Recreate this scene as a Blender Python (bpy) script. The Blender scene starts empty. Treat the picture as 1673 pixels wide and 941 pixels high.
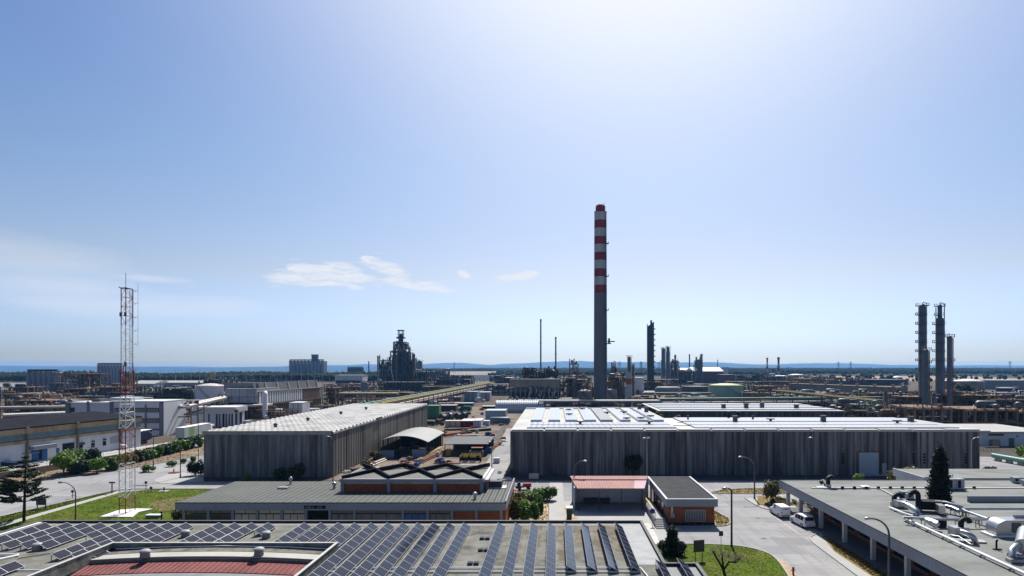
import bpy, math, random
import numpy as np
from mathutils import Vector, Matrix

R = math.radians
rnd = random.Random(7)
scene = bpy.context.scene
COL = scene.collection

# ---- camera geometry: level camera 22 m up, looking along +Y, lens shifted
F, H, VX, VY = 1000.0, 22.0, 908.0, 598.0
def gp(px, py, z=0.0):
    Y = F * (H - z) / (py - VY)
    return ((px - VX) * Y / F, Y)
def wx(px, Y): return (px - VX) * Y / F
def wz(py, Y): return H - (py - VY) * Y / F
def yb(py, z=0.0): return F * (H - z) / (py - VY)

# ---- mesh builder
class MB:
    def __init__(s):
        s.v = []; s.f = []; s.sm = []; s.mi = []
    def add(s, vs, fs, smooth=False, mi=0):
        b = len(s.v)
        s.v.extend([tuple(p) for p in vs])
        for f in fs:
            s.f.append(tuple(i + b for i in f)); s.sm.append(smooth); s.mi.append(mi)
        return s
    def box(s, x0, x1, y0, y1, z0, z1, mi=0):
        if x0 > x1: x0, x1 = x1, x0
        if y0 > y1: y0, y1 = y1, y0
        if z0 > z1: z0, z1 = z1, z0
        return s.add([(x0,y0,z0),(x1,y0,z0),(x1,y1,z0),(x0,y1,z0),(x0,y0,z1),(x1,y0,z1),(x1,y1,z1),(x0,y1,z1)],
              [(3,2,1,0),(4,5,6,7),(0,1,5,4),(1,2,6,5),(2,3,7,6),(3,0,4,7)], False, mi)
    def obox(s, c, d, rot=(0,0,0), mi=0):
        m = Matrix.Translation(c) @ Matrix.Rotation(rot[2],4,'Z') @ Matrix.Rotation(rot[1],4,'Y') @ Matrix.Rotation(rot[0],4,'X')
        q = MB().box(-d[0]/2,d[0]/2,-d[1]/2,d[1]/2,-d[2]/2,d[2]/2)
        return s.add([m @ Vector(p) for p in q.v], q.f, False, mi)
    def poly(s, pts, mi=0):
        return s.add(pts, [tuple(range(len(pts)))], False, mi)
    def prism(s, pts, z0, z1, mi=0):
        a = sum(pts[i][0]*pts[(i+1)%len(pts)][1]-pts[(i+1)%len(pts)][0]*pts[i][1] for i in range(len(pts)))
        if a < 0: pts = pts[::-1]
        n = len(pts)
        vs = [(p[0],p[1],z0) for p in pts] + [(p[0],p[1],z1) for p in pts]
        fs = [tuple(range(n-1,-1,-1)), tuple(range(n,2*n))] + [(i,(i+1)%n,n+(i+1)%n,n+i) for i in range(n)]
        return s.add(vs, fs, False, mi)
    def tube(s, pts, r, n=8, caps=True, mi=0, smooth=True):
        pts = [Vector(p) for p in pts]
        rs = r if isinstance(r, (list, tuple)) else [r]*len(pts)
        rings = []; up = None
        for i, p in enumerate(pts):
            if i == 0: d = pts[1]-p
            elif i == len(pts)-1: d = p-pts[i-1]
            else: d = (pts[i+1]-p).normalized() + (p-pts[i-1]).normalized()
            if d.length < 1e-9: d = Vector((0,0,1))
            d.normalize()
            if up is None:
                up = Vector((0,0,1)) if abs(d.z) < .9 else Vector((1,0,0))
            u = up - d*up.dot(d)
            if u.length < 1e-4: u = Vector((0,1,0)) - d*d.y
            u.normalize(); up = u
            w = d.cross(u)
            rings.append([p + (u*math.cos(2*math.pi*k/n) + w*math.sin(2*math.pi*k/n))*rs[i] for k in range(n)])
        vs = [q for rg in rings for q in rg]; fs = []
        for i in range(len(rings)-1):
            for k in range(n):
                a, b = i*n+k, i*n+(k+1)%n
                fs.append((a, b, b+n, a+n))
        s.add(vs, fs, smooth, mi)
        if caps:
            m = len(rings)
            s.add(rings[0], [tuple(range(n-1,-1,-1))], False, mi)
            s.add(rings[-1], [tuple(range(n))], False, mi)
        return s
    def cyl(s, p0, p1, r0, r1=None, n=12, caps=True, mi=0):
        return s.tube([p0, p1], [r0, r0 if r1 is None else r1], n, caps, mi)
    def lathe(s, cx, cy, prof, n=24, mi=0, smooth=True):
        vs = []; fs = []
        for r, z in prof:
            for k in range(n):
                a = 2*math.pi*k/n
                vs.append((cx+r*math.cos(a), cy+r*math.sin(a), z))
        for i in range(len(prof)-1):
            for k in range(n):
                a, b = i*n+k, i*n+(k+1)%n
                fs.append((a, b, b+n, a+n))
        s.add(vs, fs, smooth, mi)
        if prof[-1][0] > 1e-3: s.add(vs[-n:], [tuple(range(n))], False, mi)
        return s
    def quads(s, arr, mi=0):           # arr (n,4,3) numpy
        b = len(s.v); n = len(arr)
        s.v.extend(map(tuple, arr.reshape(-1,3).tolist()))
        s.f.extend([(b+4*i, b+4*i+1, b+4*i+2, b+4*i+3) for i in range(n)])
        s.sm.extend([False]*n); s.mi.extend([mi]*n)
        return s

XF = {}
def mesh_obj(name, mb, mats, xf=None):
    me = bpy.data.meshes.new(name)
    vs = mb.v
    if xf is not None:
        (lx,ly,lz), rz = xf
        c, sn = math.cos(-rz), math.sin(-rz)
        vs = [((x-lx)*c-(y-ly)*sn, (x-lx)*sn+(y-ly)*c, z-lz) for x,y,z in vs]
    me.from_pydata(vs, [], mb.f)
    me.polygons.foreach_set('use_smooth', mb.sm)
    if not isinstance(mats, (list,tuple)): mats = [mats]
    for m in mats: me.materials.append(m)
    if len(mats) > 1: me.polygons.foreach_set('material_index', mb.mi)
    me.update()
    o = bpy.data.objects.new(name, me); COL.objects.link(o)
    return o
def tag(o, label, cat, group=None):
    o['label'] = label; o['category'] = cat
    if group: o['group'] = group
    return o
def thing(name, label, cat, loc=(0,0,0), rz=0.0, group=None):
    o = bpy.data.objects.new(name, None); COL.objects.link(o)
    loc = (loc[0], loc[1], loc[2] if len(loc) > 2 else 0.0)
    o.location = loc; o.rotation_euler = (0,0,rz); o.empty_display_size = .5
    XF[o.name] = (loc, rz)
    return tag(o, label, cat, group)
def part(root, name, mb, mats, local=False, label=None):
    xf = XF[root.name]
    o = mesh_obj(name, mb, mats, None if local else xf)
    o.parent = root; XF[o.name] = xf
    if label: o['label'] = label
    return o
def single(name, mb, mats, label, cat, group=None, loc=None):
    """one-mesh thing built in world coordinates, origin at its base"""
    if loc is None:
        xs=[p[0] for p in mb.v]; ys=[p[1] for p in mb.v]; zs=[p[2] for p in mb.v]
        loc=((min(xs)+max(xs))/2,(min(ys)+max(ys))/2,min(zs))
    o = mesh_obj(name, mb, mats, (loc,0.0)); o.location = loc
    return tag(o, label, cat, group)
def struct(name, mb, mats, kind='structure'):
    o = mesh_obj(name, mb, mats); o['kind'] = kind
    return o
def dup(root, loc, rz=0.0, label=None, group=None, scale=None):
    r = root.copy(); COL.objects.link(r); r.location = loc; r.rotation_euler = (0,0,rz)
    if scale: r.scale = scale
    if label: r['label'] = label
    if group: r['group'] = group
    for ch in list(root.children):
        c = ch.copy(); COL.objects.link(c); c.parent = r
        for g in ch.children:
            d = g.copy(); COL.objects.link(d); d.parent = c
    return r
ORD = ['first','second','third','fourth','fifth','sixth','seventh','eighth','ninth','tenth','eleventh','twelfth','thirteenth','fourteenth','fifteenth','sixteenth']

# ---- materials
MATS = {}
def _nodes(name):
    m = bpy.data.materials.new(name); m.use_nodes = True
    nt = m.node_tree; nt.nodes.clear()
    out = nt.nodes.new('ShaderNodeOutputMaterial')
    return m, nt, out
def _mix(nt, a, b, fac, typ='MIX'):
    n = nt.nodes.new('ShaderNodeMix'); n.data_type = 'RGBA'; n.blend_type = typ
    for k, v in ((6,a),(7,b),(0,fac)):
        if hasattr(v, 'is_output'): nt.links.new(v, n.inputs[k])
        else: n.inputs[k].default_value = v if k == 0 else (*v[:3], 1)
    return n.outputs[2]
def _noise(nt, vec, scale, detail=4, rough=.6):
    n = nt.nodes.new('ShaderNodeTexNoise'); n.inputs['Scale'].default_value = scale
    n.inputs['Detail'].default_value = detail; n.inputs['Roughness'].default_value = rough
    nt.links.new(vec, n.inputs['Vector']); return n.outputs['Fac']
def _map(nt, src, sc=(1,1,1), rot=(0,0,0)):
    m = nt.nodes.new('ShaderNodeMapping'); m.inputs['Scale'].default_value = sc; m.inputs['Rotation'].default_value = rot
    nt.links.new(src, m.inputs['Vector']); return m.outputs['Vector']
def _range(nt, v, a, b, c=0.0, d=1.0):
    n = nt.nodes.new('ShaderNodeMapRange'); n.inputs[1].default_value=a; n.inputs[2].default_value=b
    n.inputs[3].default_value=c; n.inputs[4].default_value=d; nt.links.new(v, n.inputs[0]); return n.outputs[0]
def _math(nt, op, a, b=None):
    n = nt.nodes.new('ShaderNodeMath'); n.operation = op
    for i, v in enumerate((a,b)):
        if v is None: continue
        if hasattr(v,'is_output'): nt.links.new(v, n.inputs[i])
        else: n.inputs[i].default_value = v
    return n.outputs[0]
def mat(name, col, rough=.75, var=.3, scale=.6, metal=0.0, spec=.16, stretch=(1,1,1), alt=None, altfac=(.45,.65), altscale=.25,
        bump=0.0, stripe=None, coord='Object'):
    """procedural surface: base colour varied by two noises, optional second colour in patches, optional ribs"""
    if name in MATS: return MATS[name]
    m, nt, out = _nodes(name)
    tc = nt.nodes.new('ShaderNodeTexCoord').outputs[coord]
    v = _map(nt, tc, stretch)
    n1 = _noise(nt, v, scale); n2 = _noise(nt, v, scale*9, 3)
    base = col
    if alt is not None:
        na = _noise(nt, v, altscale, 5, .65)
        base = _mix(nt, col, alt, _range(nt, na, altfac[0], altfac[1]))
    k = _range(nt, n1, .25, .75, 1-var, 1+var)
    k2 = _range(nt, n2, .25, .75, 1-var*.45, 1+var*.45)
    kk = _math(nt, 'MULTIPLY', k, k2)
    c = nt.nodes.new('ShaderNodeVectorMath'); c.operation = 'SCALE'
    if hasattr(base,'is_output'): nt.links.new(base, c.inputs[0])
    else: c.inputs[0].default_value = base[:3]
    nt.links.new(kk, c.inputs['Scale'])
    b = nt.nodes.new('ShaderNodeBsdfPrincipled')
    nt.links.new(c.outputs[0], b.inputs['Base Color'])
    b.inputs['Roughness'].default_value = rough; b.inputs['Metallic'].default_value = metal
    b.inputs['Specular IOR Level'].default_value = spec
    h = None
    if stripe:                                  # (axis, period, strength) ribs as bump
        sx = nt.nodes.new('ShaderNodeSeparateXYZ'); nt.links.new(tc, sx.inputs[0])
        h = _math(nt,'SINE', _math(nt,'MULTIPLY', sx.outputs[stripe[0]], 2*math.pi/stripe[1]))
        bm = nt.nodes.new('ShaderNodeBump'); bm.inputs['Distance'].default_value = stripe[1]*.2; bm.inputs['Strength'].default_value = stripe[2]
        nt.links.new(h, bm.inputs['Height']); nt.links.new(bm.outputs[0], b.inputs['Normal'])
    elif bump:
        bm = nt.nodes.new('ShaderNodeBump'); bm.inputs['Distance'].default_value = bump; bm.inputs['Strength'].default_value = .8
        nt.links.new(n2, bm.inputs['Height']); nt.links.new(bm.outputs[0], b.inputs['Normal'])
    nt.links.new(b.outputs[0], out.inputs[0])
    MATS[name] = m; return m
def leaf_mat(name, col, col2, scale=.8):
    if name in MATS: return MATS[name]
    m, nt, out = _nodes(name)
    tc = nt.nodes.new('ShaderNodeTexCoord').outputs['Object']
    n1 = _noise(nt, tc, scale, 2); n2 = _noise(nt, tc, scale*8, 2)
    c = _mix(nt, col, col2, _range(nt, n1, .35, .65))
    c2 = nt.nodes.new('ShaderNodeVectorMath'); c2.operation='SCALE'; nt.links.new(c, c2.inputs[0])
    nt.links.new(_range(nt, n2, .3, .7, .6, 1.4), c2.inputs['Scale'])
    d = nt.nodes.new('ShaderNodeBsdfPrincipled'); d.inputs['Roughness'].default_value=.55; d.inputs['Specular IOR Level'].default_value=.25
    t = nt.nodes.new('ShaderNodeBsdfTranslucent')
    nt.links.new(c2.outputs[0], d.inputs['Base Color']); nt.links.new(c2.outputs[0], t.inputs['Color'])
    mx = nt.nodes.new('ShaderNodeMixShader'); mx.inputs[0].default_value = .3
    nt.links.new(d.outputs[0], mx.inputs[1]); nt.links.new(t.outputs[0], mx.inputs[2])
    nt.links.new(mx.outputs[0], out.inputs[0]); MATS[name]=m; return m
def brick_mat(name, c1, c2, mortar, sc=(1,1,1), rough=.8, w=.5, h=.25, ms=.02, rot=(0,0,0), offset=.5, var=.25, spec=.3, metal=0):
    if name in MATS: return MATS[name]
    m, nt, out = _nodes(name)
    tc = nt.nodes.new('ShaderNodeTexCoord').outputs['Object']
    v = _map(nt, tc, sc, rot)
    br = nt.nodes.new('ShaderNodeTexBrick'); nt.links.new(v, br.inputs['Vector'])
    br.offset = offset
    br.inputs['Color1'].default_value=(*c1,1); br.inputs['Color2'].default_value=(*c2,1); br.inputs['Mortar'].default_value=(*mortar,1)
    br.inputs['Scale'].default_value=1; br.inputs['Mortar Size'].default_value=ms
    br.inputs['Brick Width'].default_value=w; br.inputs['Row Height'].default_value=h
    n = _noise(nt, tc, .7)
    c = nt.nodes.new('ShaderNodeVectorMath'); c.operation='SCALE'; nt.links.new(br.outputs['Color'], c.inputs[0])
    nt.links.new(_range(nt, n, .25,.75,1-var,1+var), c.inputs['Scale'])
    b = nt.nodes.new('ShaderNodeBsdfPrincipled'); b.inputs['Roughness'].default_value=rough; b.inputs['Specular IOR Level'].default_value=spec; b.inputs['Metallic'].default_value=metal
    nt.links.new(c.outputs[0], b.inputs['Base Color']); nt.links.new(b.outputs[0], out.inputs[0])
    MATS[name]=m; return m

def asphalt_mat(name, col, worn):
    m, nt, out = _nodes(name)
    tc = nt.nodes.new('ShaderNodeTexCoord').outputs['Object']
    c=_mix(nt,col,worn,_range(nt,_noise(nt,tc,.05,5,.65),.42,.62))
    st=_noise(nt,_map(nt,tc,(.9,.045,1)),1.0,5,.6); c=_mix(nt,c,tuple(v*.62 for v in col),_range(nt,st,.52,.74,0,.6))
    st2=_noise(nt,_map(nt,tc,(.05,.6,1)),1.0,4,.6); c=_mix(nt,c,tuple(v*1.22 for v in worn),_range(nt,st2,.52,.72,0,.6))
    sp=_noise(nt,tc,.35,3,.7); c=_mix(nt,c,tuple(v*.38 for v in col),_range(nt,sp,.66,.74,0,.8))
    vo=nt.nodes.new('ShaderNodeTexVoronoi'); vo.feature='DISTANCE_TO_EDGE'; vo.inputs['Scale'].default_value=.16; nt.links.new(tc,vo.inputs['Vector'])
    ck=_math(nt,'MULTIPLY',_range(nt,vo.outputs['Distance'],0,.012,1,0),_range(nt,_noise(nt,tc,.09,3),.48,.6)); c=_mix(nt,c,tuple(v*.4 for v in col),_math(nt,'MULTIPLY',ck,.7))
    br=nt.nodes.new('ShaderNodeTexBrick'); nt.links.new(_map(nt,tc,(.11,.07,1)),br.inputs['Vector']); br.inputs['Color1'].default_value=(0,0,0,1); br.inputs['Color2'].default_value=(1,1,1,1); br.inputs['Mortar'].default_value=(0,0,0,1); br.inputs['Mortar Size'].default_value=.004; br.inputs['Scale'].default_value=1
    c=_mix(nt,c,tuple(v*.78 for v in col),_range(nt,br.outputs['Color'],.72,.9,0,.55))
    f=_range(nt,_noise(nt,tc,6,3),.3,.7,.9,1.1); sc=nt.nodes.new('ShaderNodeVectorMath'); sc.operation='SCALE'; nt.links.new(c,sc.inputs[0]); nt.links.new(f,sc.inputs['Scale'])
    b=nt.nodes.new('ShaderNodeBsdfPrincipled'); b.inputs['Roughness'].default_value=.92; b.inputs['Specular IOR Level'].default_value=.12
    nt.links.new(sc.outputs[0],b.inputs['Base Color']); nt.links.new(b.outputs[0],out.inputs[0]); MATS[name]=m; return m
asphalt = asphalt_mat('asphalt',(.23,.23,.235),(.29,.285,.28))
shaded_floor = mat('shaded_floor', (.12,.12,.125), .9, .2, .1)  # dark base colour standing for the shade on the arcade floor
concrete_pave = mat('concrete_paving', (.33,.325,.31), .85, .12, .3)
soil = mat('soil', (.17,.125,.085), .95, .3, .15, alt=(.26,.2,.135), altscale=.08, bump=.03)
sand = mat('sand', (.40,.31,.21), .95, .25, .5, alt=(.26,.18,.10), altscale=1.1, bump=.03)
dryverge = mat('dry_verge', (.19,.125,.045), .95, .3, .8, alt=(.10,.11,.03), altscale=.5, bump=.04)
grass_m = mat('grass', (.062,.095,.006), .95, .4, .35, spec=.06, alt=(.105,.088,.022), altfac=(.5,.72), altscale=.13, bump=.05)
white_pave = mat('white_concrete', (.62,.61,.58), .8, .08, .5)
dark_concrete = mat('weathered_concrete', (.18,.182,.183), .85, .45, 1.6, stretch=(1,1,.05), alt=(.062,.058,.058), altfac=(.40,.62), altscale=.7)
brown_concrete = mat('brown_concrete', (.19,.175,.15), .85, .35, 1.6, stretch=(1,1,.05), alt=(.07,.065,.06), altscale=.5)
roof_white = mat('white_roof_sheet', (.38,.375,.355), .5, .1, .2, alt=(.33,.32,.30), altscale=.12)
roof_cream = mat('cream_roof', (.37,.36,.325), .7, .12, .3)
roof_panel_blue = mat('translucent_roof_sheet', (.44,.47,.53), .3, .08, .3, spec=.5, stripe=(0,.35,.5))
roof_rib_grey = mat('ribbed_grey_roof', (.115,.12,.108), .7, .18, .15, stripe=(0,.9,1.0))
roof_felt = mat('roof_membrane', (.165,.165,.147), .92, .34, .5, spec=.1, alt=(.085,.078,.06), altfac=(.48,.70), altscale=.42)
roof_felt_r = mat('grey_roof_membrane', (.195,.205,.195), .9, .12, .3, spec=.12, alt=(.155,.158,.145), altscale=.4, stretch=(.4,1,1))
roof_dark = mat('dark_roof', (.018,.018,.023), .95, .35, .4, spec=.03)
shingle = brick_mat('dark_shingles', (.022,.024,.03), (.045,.045,.05), (.012,.012,.015), w=.9, h=.35, ms=.04, spec=.08)
brick = brick_mat('orange_brick', (.30,.085,.028), (.24,.062,.02), (.14,.06,.035), sc=(1,1,1), rot=(R(90),0,0), w=.5, h=.2, ms=.018)
brick_y = brick_mat('orange_brick_side', (.27,.075,.028), (.22,.058,.02), (.13,.06,.035), rot=(R(90),0,R(90)), w=.5, h=.2, ms=.018)
fascia = mat('pale_grey_fascia', (.25,.26,.285), .8, .1, .3, stretch=(1,1,.2))
fascia_lt = mat('light_fascia', (.5,.5,.5), .8, .1, .3)
white_paint = mat('white_paint', (.72,.72,.72), .5, .06, .4)
white_wall = mat('white_wall', (.52,.54,.57), .75, .1, .3, stretch=(1,1,.2))
white_ribbed = mat('white_ribbed_cladding', (.60,.61,.61), .5, .06, .3, stripe=(0,.6,.5))
grey_clad = mat('grey_cladding', (.30,.32,.34), .6, .12, .2, stretch=(1,1,.2))
bluegrey_clad = mat('blue_grey_cladding', (.28,.34,.40), .55, .1, .3)
dark_glass = mat('dark_glass', (.012,.014,.018), .12, .2, .5, spec=.6)
dark_void = mat('dark_interior', (.012,.012,.013), .9, .2, .5)
blind = mat('cream_blind', (.50,.46,.33), .8, .1, .8)
curtain = mat('grey_curtain', (.20,.19,.17), .8, .3, 2.0, stretch=(2,1,.1))
bluewin = mat('blue_window_film', (.06,.13,.26), .3, .1, .5)
teal_glaz = brick_mat('teal_glazing', (.15,.21,.24), (.12,.18,.21), (.08,.10,.11), rot=(R(90),0,R(90)), w=.9, h=4, ms=.05, offset=0, rough=.3)
tan_conc = mat('tan_concrete', (.36,.27,.16), .85, .2, .3, alt=(.22,.15,.08), altscale=.4, stretch=(1,1,.4))
blue_door = mat('blue_paint', (.025,.10,.30), .5, .15, .5)
red_paint = mat('red_paint', (.26,.04,.028), .6, .15, .6)
red_roof = mat('red_corrugated_sheet', (.235,.078,.072), .7, .28, .4, stripe=(0,.5,1.0))
pink_roof = mat('pink_red_sheet', (.34,.18,.16), .65, .2, .3, stripe=(0,.4,.6))
pink_pale = mat('pale_pink_sheet', (.50,.34,.36), .55, .08, .3, stripe=(0,.4,.6))
chim_red = mat('chimney_red', (.25,.036,.026), .8, .4, .5, stretch=(1,1,.12), alt=(.13,.035,.028), altscale=.3)
chim_white = mat('chimney_white', (.42,.45,.46), .8, .25, .5, stretch=(1,1,.12), alt=(.27,.27,.26), altfac=(.5,.7), altscale=.3)
chim_grey = mat('chimney_concrete', (.155,.165,.175), .85, .3, .5, stretch=(1,1,.06), alt=(.10,.105,.115), altscale=.25)
steel_dark = mat('dark_steel', (.058,.058,.062), .6, .3, .2, metal=.2)
steel_grey = mat('grey_steel', (.105,.112,.122), .5, .25, .3, metal=.3)
steel_blue = mat('blue_grey_steel', (.135,.155,.18), .5, .2, .3, metal=.2)
galv = mat('galvanised_steel', (.36,.37,.38), .4, .15, .8, metal=.6)
silver = mat('silver_cladding', (.40,.41,.43), .34, .15, .9, metal=.85)
pipe_white = mat('pale_pipe', (.60,.58,.52), .5, .12, .3)
pipe_yellow = mat('yellow_pipe', (.27,.20,.055), .55, .2, .4)
pipe_green = mat('green_pipe', (.10,.24,.17), .5, .2, .4)
pipe_teal = mat('teal_pipe', (.15,.29,.25), .45, .12, .4)
rust = mat('rust', (.17,.075,.035), .9, .4, .5, alt=(.10,.05,.03))
rust_lt = mat('rusty_steel', (.18,.115,.075), .85, .35, .4, alt=(.09,.065,.05))
brown_frame = mat('brown_concrete_frame', (.20,.14,.09), .85, .3, .3, alt=(.12,.08,.055))
tank_green = mat('pale_green_tank', (.30,.44,.33), .55, .1, .1, stretch=(1,1,.2))
tank_green_top = mat('yellow_green_tank_roof', (.50,.50,.24), .6, .1, .1)
tank_white = mat('white_tank', (.68,.66,.66), .5, .08, .1, stretch=(1,1,.2))
tank_tan = mat('tan_tank', (.26,.24,.21), .7, .15, .15, stretch=(1,1,.2))
tank_grey = mat('grey_tank', (.22,.23,.24), .6, .12, .1, stretch=(1,1,.2))
green_box = mat('green_container_paint', (.09,.24,.11), .55, .15, .4)
silo_m = mat('grey_silo', (.27,.28,.30), .6, .18, .12, stretch=(1,1,.1))
black_rubber = mat('black_rubber', (.012,.012,.013), .8, .2, .5)
black_duct = mat('black_duct', (.018,.018,.02), .45, .2, 2, stripe=(2,.12,.8))
bark = mat('bark', (.045,.032,.024), .95, .3, 3)
yellow_paint = mat('yellow_paint', (.55,.42,.03), .5, .12, .5)
navy = mat('navy_tarpaulin', (.012,.014,.045), .6, .15, .5)
glass_car = mat('car_glass', (.015,.018,.022), .08, .1, .5, spec=.7)
tyre_m = mat('tyre', (.02,.02,.02), .85, .1, 1)
lamp_red = mat('tail_lamp_red', (.35,.01,.01), .25, .05, 1)
green_bin = mat('green_bin', (.02,.06,.03), .5, .15, .8)
leaf_a = leaf_mat('leaves_bright', (.09,.17,.015), (.15,.24,.03))
leaf_b = leaf_mat('leaves_mid', (.05,.11,.016), (.09,.155,.022))
leaf_c = leaf_mat('leaves_dark', (.018,.034,.014), (.032,.052,.016))
leaf_d = leaf_mat('leaves_olive', (.10,.10,.025), (.14,.12,.03))
leaf_e = leaf_mat('leaves_cypress', (.006,.011,.006), (.013,.019,.008), 1.5)
EXPOSURE = 0.6
SKY_STR = 0.066
AUR_P, AUR_K = 10, 1.38
CLOUD_COL = (8.6, 8.8, 9.2)
HAZE = 6e-5; HAZE_COL = (.20,.50,1.0); HAZE_TOP = 160.0
AIR = (.1, 2.4, 7.2)
TINT = [(.037,(.84,1.12,1.82)),(.26,(.95,.96,1.07)),(.556,(.74,.90,1.09)),(1.0,(.47,.72,1.10))]
# ================= ground, roads, paths =================
def ground_mat():
    m, nt, out = _nodes('industrial_ground')
    tc = nt.nodes.new('ShaderNodeTexCoord').outputs['Object']
    n1=_noise(nt,tc,.012,6,.7); n2=_noise(nt,tc,.06,5,.65); n3=_noise(nt,tc,.0012,4)
    c=_mix(nt,(.085,.066,.050),(.22,.175,.122),_range(nt,n1,.5,.68))
    c=_mix(nt,c,(.055,.05,.044),_range(nt,n2,.45,.62,0,.85))
    sx=nt.nodes.new('ShaderNodeSeparateXYZ'); nt.links.new(tc,sx.inputs[0])
    far=_range(nt,sx.outputs[1],900,1500)
    c2=_mix(nt,(.014,.022,.011),(.05,.045,.028),_range(nt,n3,.56,.7))
    c=_mix(nt,c,c2,far)
    b=nt.nodes.new('ShaderNodeBsdfPrincipled'); b.inputs['Roughness'].default_value=.95; b.inputs['Specular IOR Level'].default_value=.1
    nt.links.new(c,b.inputs['Base Color']); nt.links.new(b.outputs[0],out.inputs[0]); return m
g = MB(); xs=[-20000,-10000,-5000,-3200,-2400,-1700,-1300,-1000,-700,-400,-200,-100,0,100,200,400,1000,2200,5000,10000,18000]; ys=[-200,0,60,100,140,200,300,450,700,1100,1450,1800,2300,3000,3700,4300,5000,5700,6500,9000,17000]
def sstep(a,b,v): t=min(1,max(0,(v-a)/(b-a))); return t*t*(3-2*t)
def terrain(x,y):                         # the works stand on a plateau; the land falls away beyond it
    if y<1400: return 0.0
    return -80*max(sstep(1450,4000,y)*sstep(.26,.36,-x/y), sstep(4300,6500,y))
vs=[(x,y,terrain(x,y)) for y in ys for x in xs]; n=len(xs)
g.add(vs,[(j*n+i,j*n+i+1,(j+1)*n+i+1,(j+1)*n+i) for j in range(len(ys)-1) for i in range(n-1)])
struct('ground', g, ground_mat())

def sheet(name, pts, z, m, kind='structure'):
    mb=MB(); a=sum(pts[i][0]*pts[(i+1)%len(pts)][1]-pts[(i+1)%len(pts)][0]*pts[i][1] for i in range(len(pts)))
    if a<0: pts=pts[::-1]
    mb.poly([(x,y,z) for x,y in pts]); return struct(name,mb,m,kind)
def curb(name, pts, closed=False, w=.16, h=.13, m=None):
    mb=MB(); pts=[Vector((p[0],p[1],0)) for p in pts]; k=len(pts)
    for i in range(k if closed else k-1):
        a,b=pts[i],pts[(i+1)%k]; d=(b-a); L=d.length
        if L<.01: continue
        d/=L; c=(a+b)/2
        mb.obox((c.x,c.y,h/2),(L+w*.9,w,h+.0017*(i%3)),(0,0,math.atan2(d.y,d.x)))
    return struct(name,mb,m or concrete_pave)
def smooth(pts, n=3):
    for _ in range(n):
        q=[]
        for i in range(len(pts)-1):
            a,b=pts[i],pts[i+1]
            q+=[(a[0]*.75+b[0]*.25,a[1]*.75+b[1]*.25),(a[0]*.25+b[0]*.75,a[1]*.25+b[1]*.75)]
        pts=[pts[0]]+q+[pts[-1]]
    return pts

# transverse road in front of the warehouses + access road on the right
sheet('road', [(-78,99),(104,99),(104,116.4),(-78,116.4)], .010, asphalt)
sheet('service_road', [(9.5,45),(35.2,45),(35.2,99.5),(9.5,99.5)], .016, asphalt)
sheet('forecourt', [(1.2,72),(14.9,72),(14.9,99.5),(1.2,99.5)], .022, concrete_pave)
# left main road
sheet('main_road', [(-86,60),(-81.6,86),(-77.8,108),(-73.5,125),(-71.5,150),(-71,240),(-83,240),(-86.8,153),(-90.6,132),(-97,121),(-101,108),(-108,60)], .020, asphalt)
sheet('hall_apron', [(-136,60),(-120,128),(-113.5,166),(-104,215),(-92,215),(-99,166),(-104.5,140),(-111,120),(-122,60)], .008, concrete_pave)
# pavement strip before the right warehouse, colour darkened for the wall's cast shadow
sheet('pavement', [(-10,116.5),(100,116.5),(100,123.2),(-10,123.2)], .030, mat('shaded_pavement',(.07,.068,.068),.95,.25,.3,spec=.1))
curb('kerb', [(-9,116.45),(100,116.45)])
sheet('yard_track', [(-15.5,117),(-10.2,117),(-9.8,215),(-17,215)], .014, asphalt)
sheet('yard', [(-44,118),(-10,118),(-10,330),(-44,330)], .006, mat('yard_ground',(.165,.13,.098),.95,.3,.2,alt=(.07,.06,.053),altscale=.12,bump=.02))
# lane in the strip left of the forecourt
sheet('footpath', [(-.9,72),(1.3,72),(1.3,116.3),(-1.2,116.3)], .026, concrete_pave)
sheet('cross_path', [(-1,89.9),(3.2,89.9),(3.2,90.9),(-1,90.9)], .031, concrete_pave)
sheet('sand_bed', [(-7.2,72),(-.95,72),(-1.25,105),(-7.2,105)], .020, sand)
sheet('gravel_bed', [(1.25,84),(3.1,84),(3.1,89.9),(1.25,89.9)], .034, sand)
sheet('gravel_bed', [(1.25,90.9),(2.9,90.9),(2.9,96.5),(1.25,96.5)], .034, sand)
# right lawn
lawn=[gp(*p) for p in [(1085,889.5),(1140,889.2),(1199,891.6),(1228,896),(1257,904.5),(1272,917),(1281,930),(1288,941),(1297,960),(1320,1010)]]
lawn_e=smooth(lawn,2); LX=lawn_e[-1]
sheet('lawn', lawn_e+[(10.3,LX[1]),(10.3,lawn[0][1])], .060, grass_m)
curb('lawn_kerb', lawn_e, h=.12, w=.14)
sheet('bare_soil', [gp(*p) for p in [(1268,914),(1278,915),(1292,928),(1303,941),(1318,970),(1300,975),(1287,941),(1278,926)]], .066, sand)
# slab path between the solar roof and the brick block
sheet('slab_path', [(10.2,73),(12.9,73),(13.2,85.5),(10.2,85.5)], .030, brick_mat('paving_slabs',(.52,.51,.48),(.46,.45,.42),(.16,.15,.14),w=2.4,h=.62,ms=.05,offset=0))
# verge beside the brick block
vg=[(22.6,101),(24.2,92),(24.9,88),(24.5,85.6),(23.6,84.3),(22.5,83.9),(14,83.4),(14,84.5),(22.4,84.6)]
sheet('verge', vg, .050, dryverge); curb('verge_kerb', smooth(vg[:7],1), h=.14)
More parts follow.
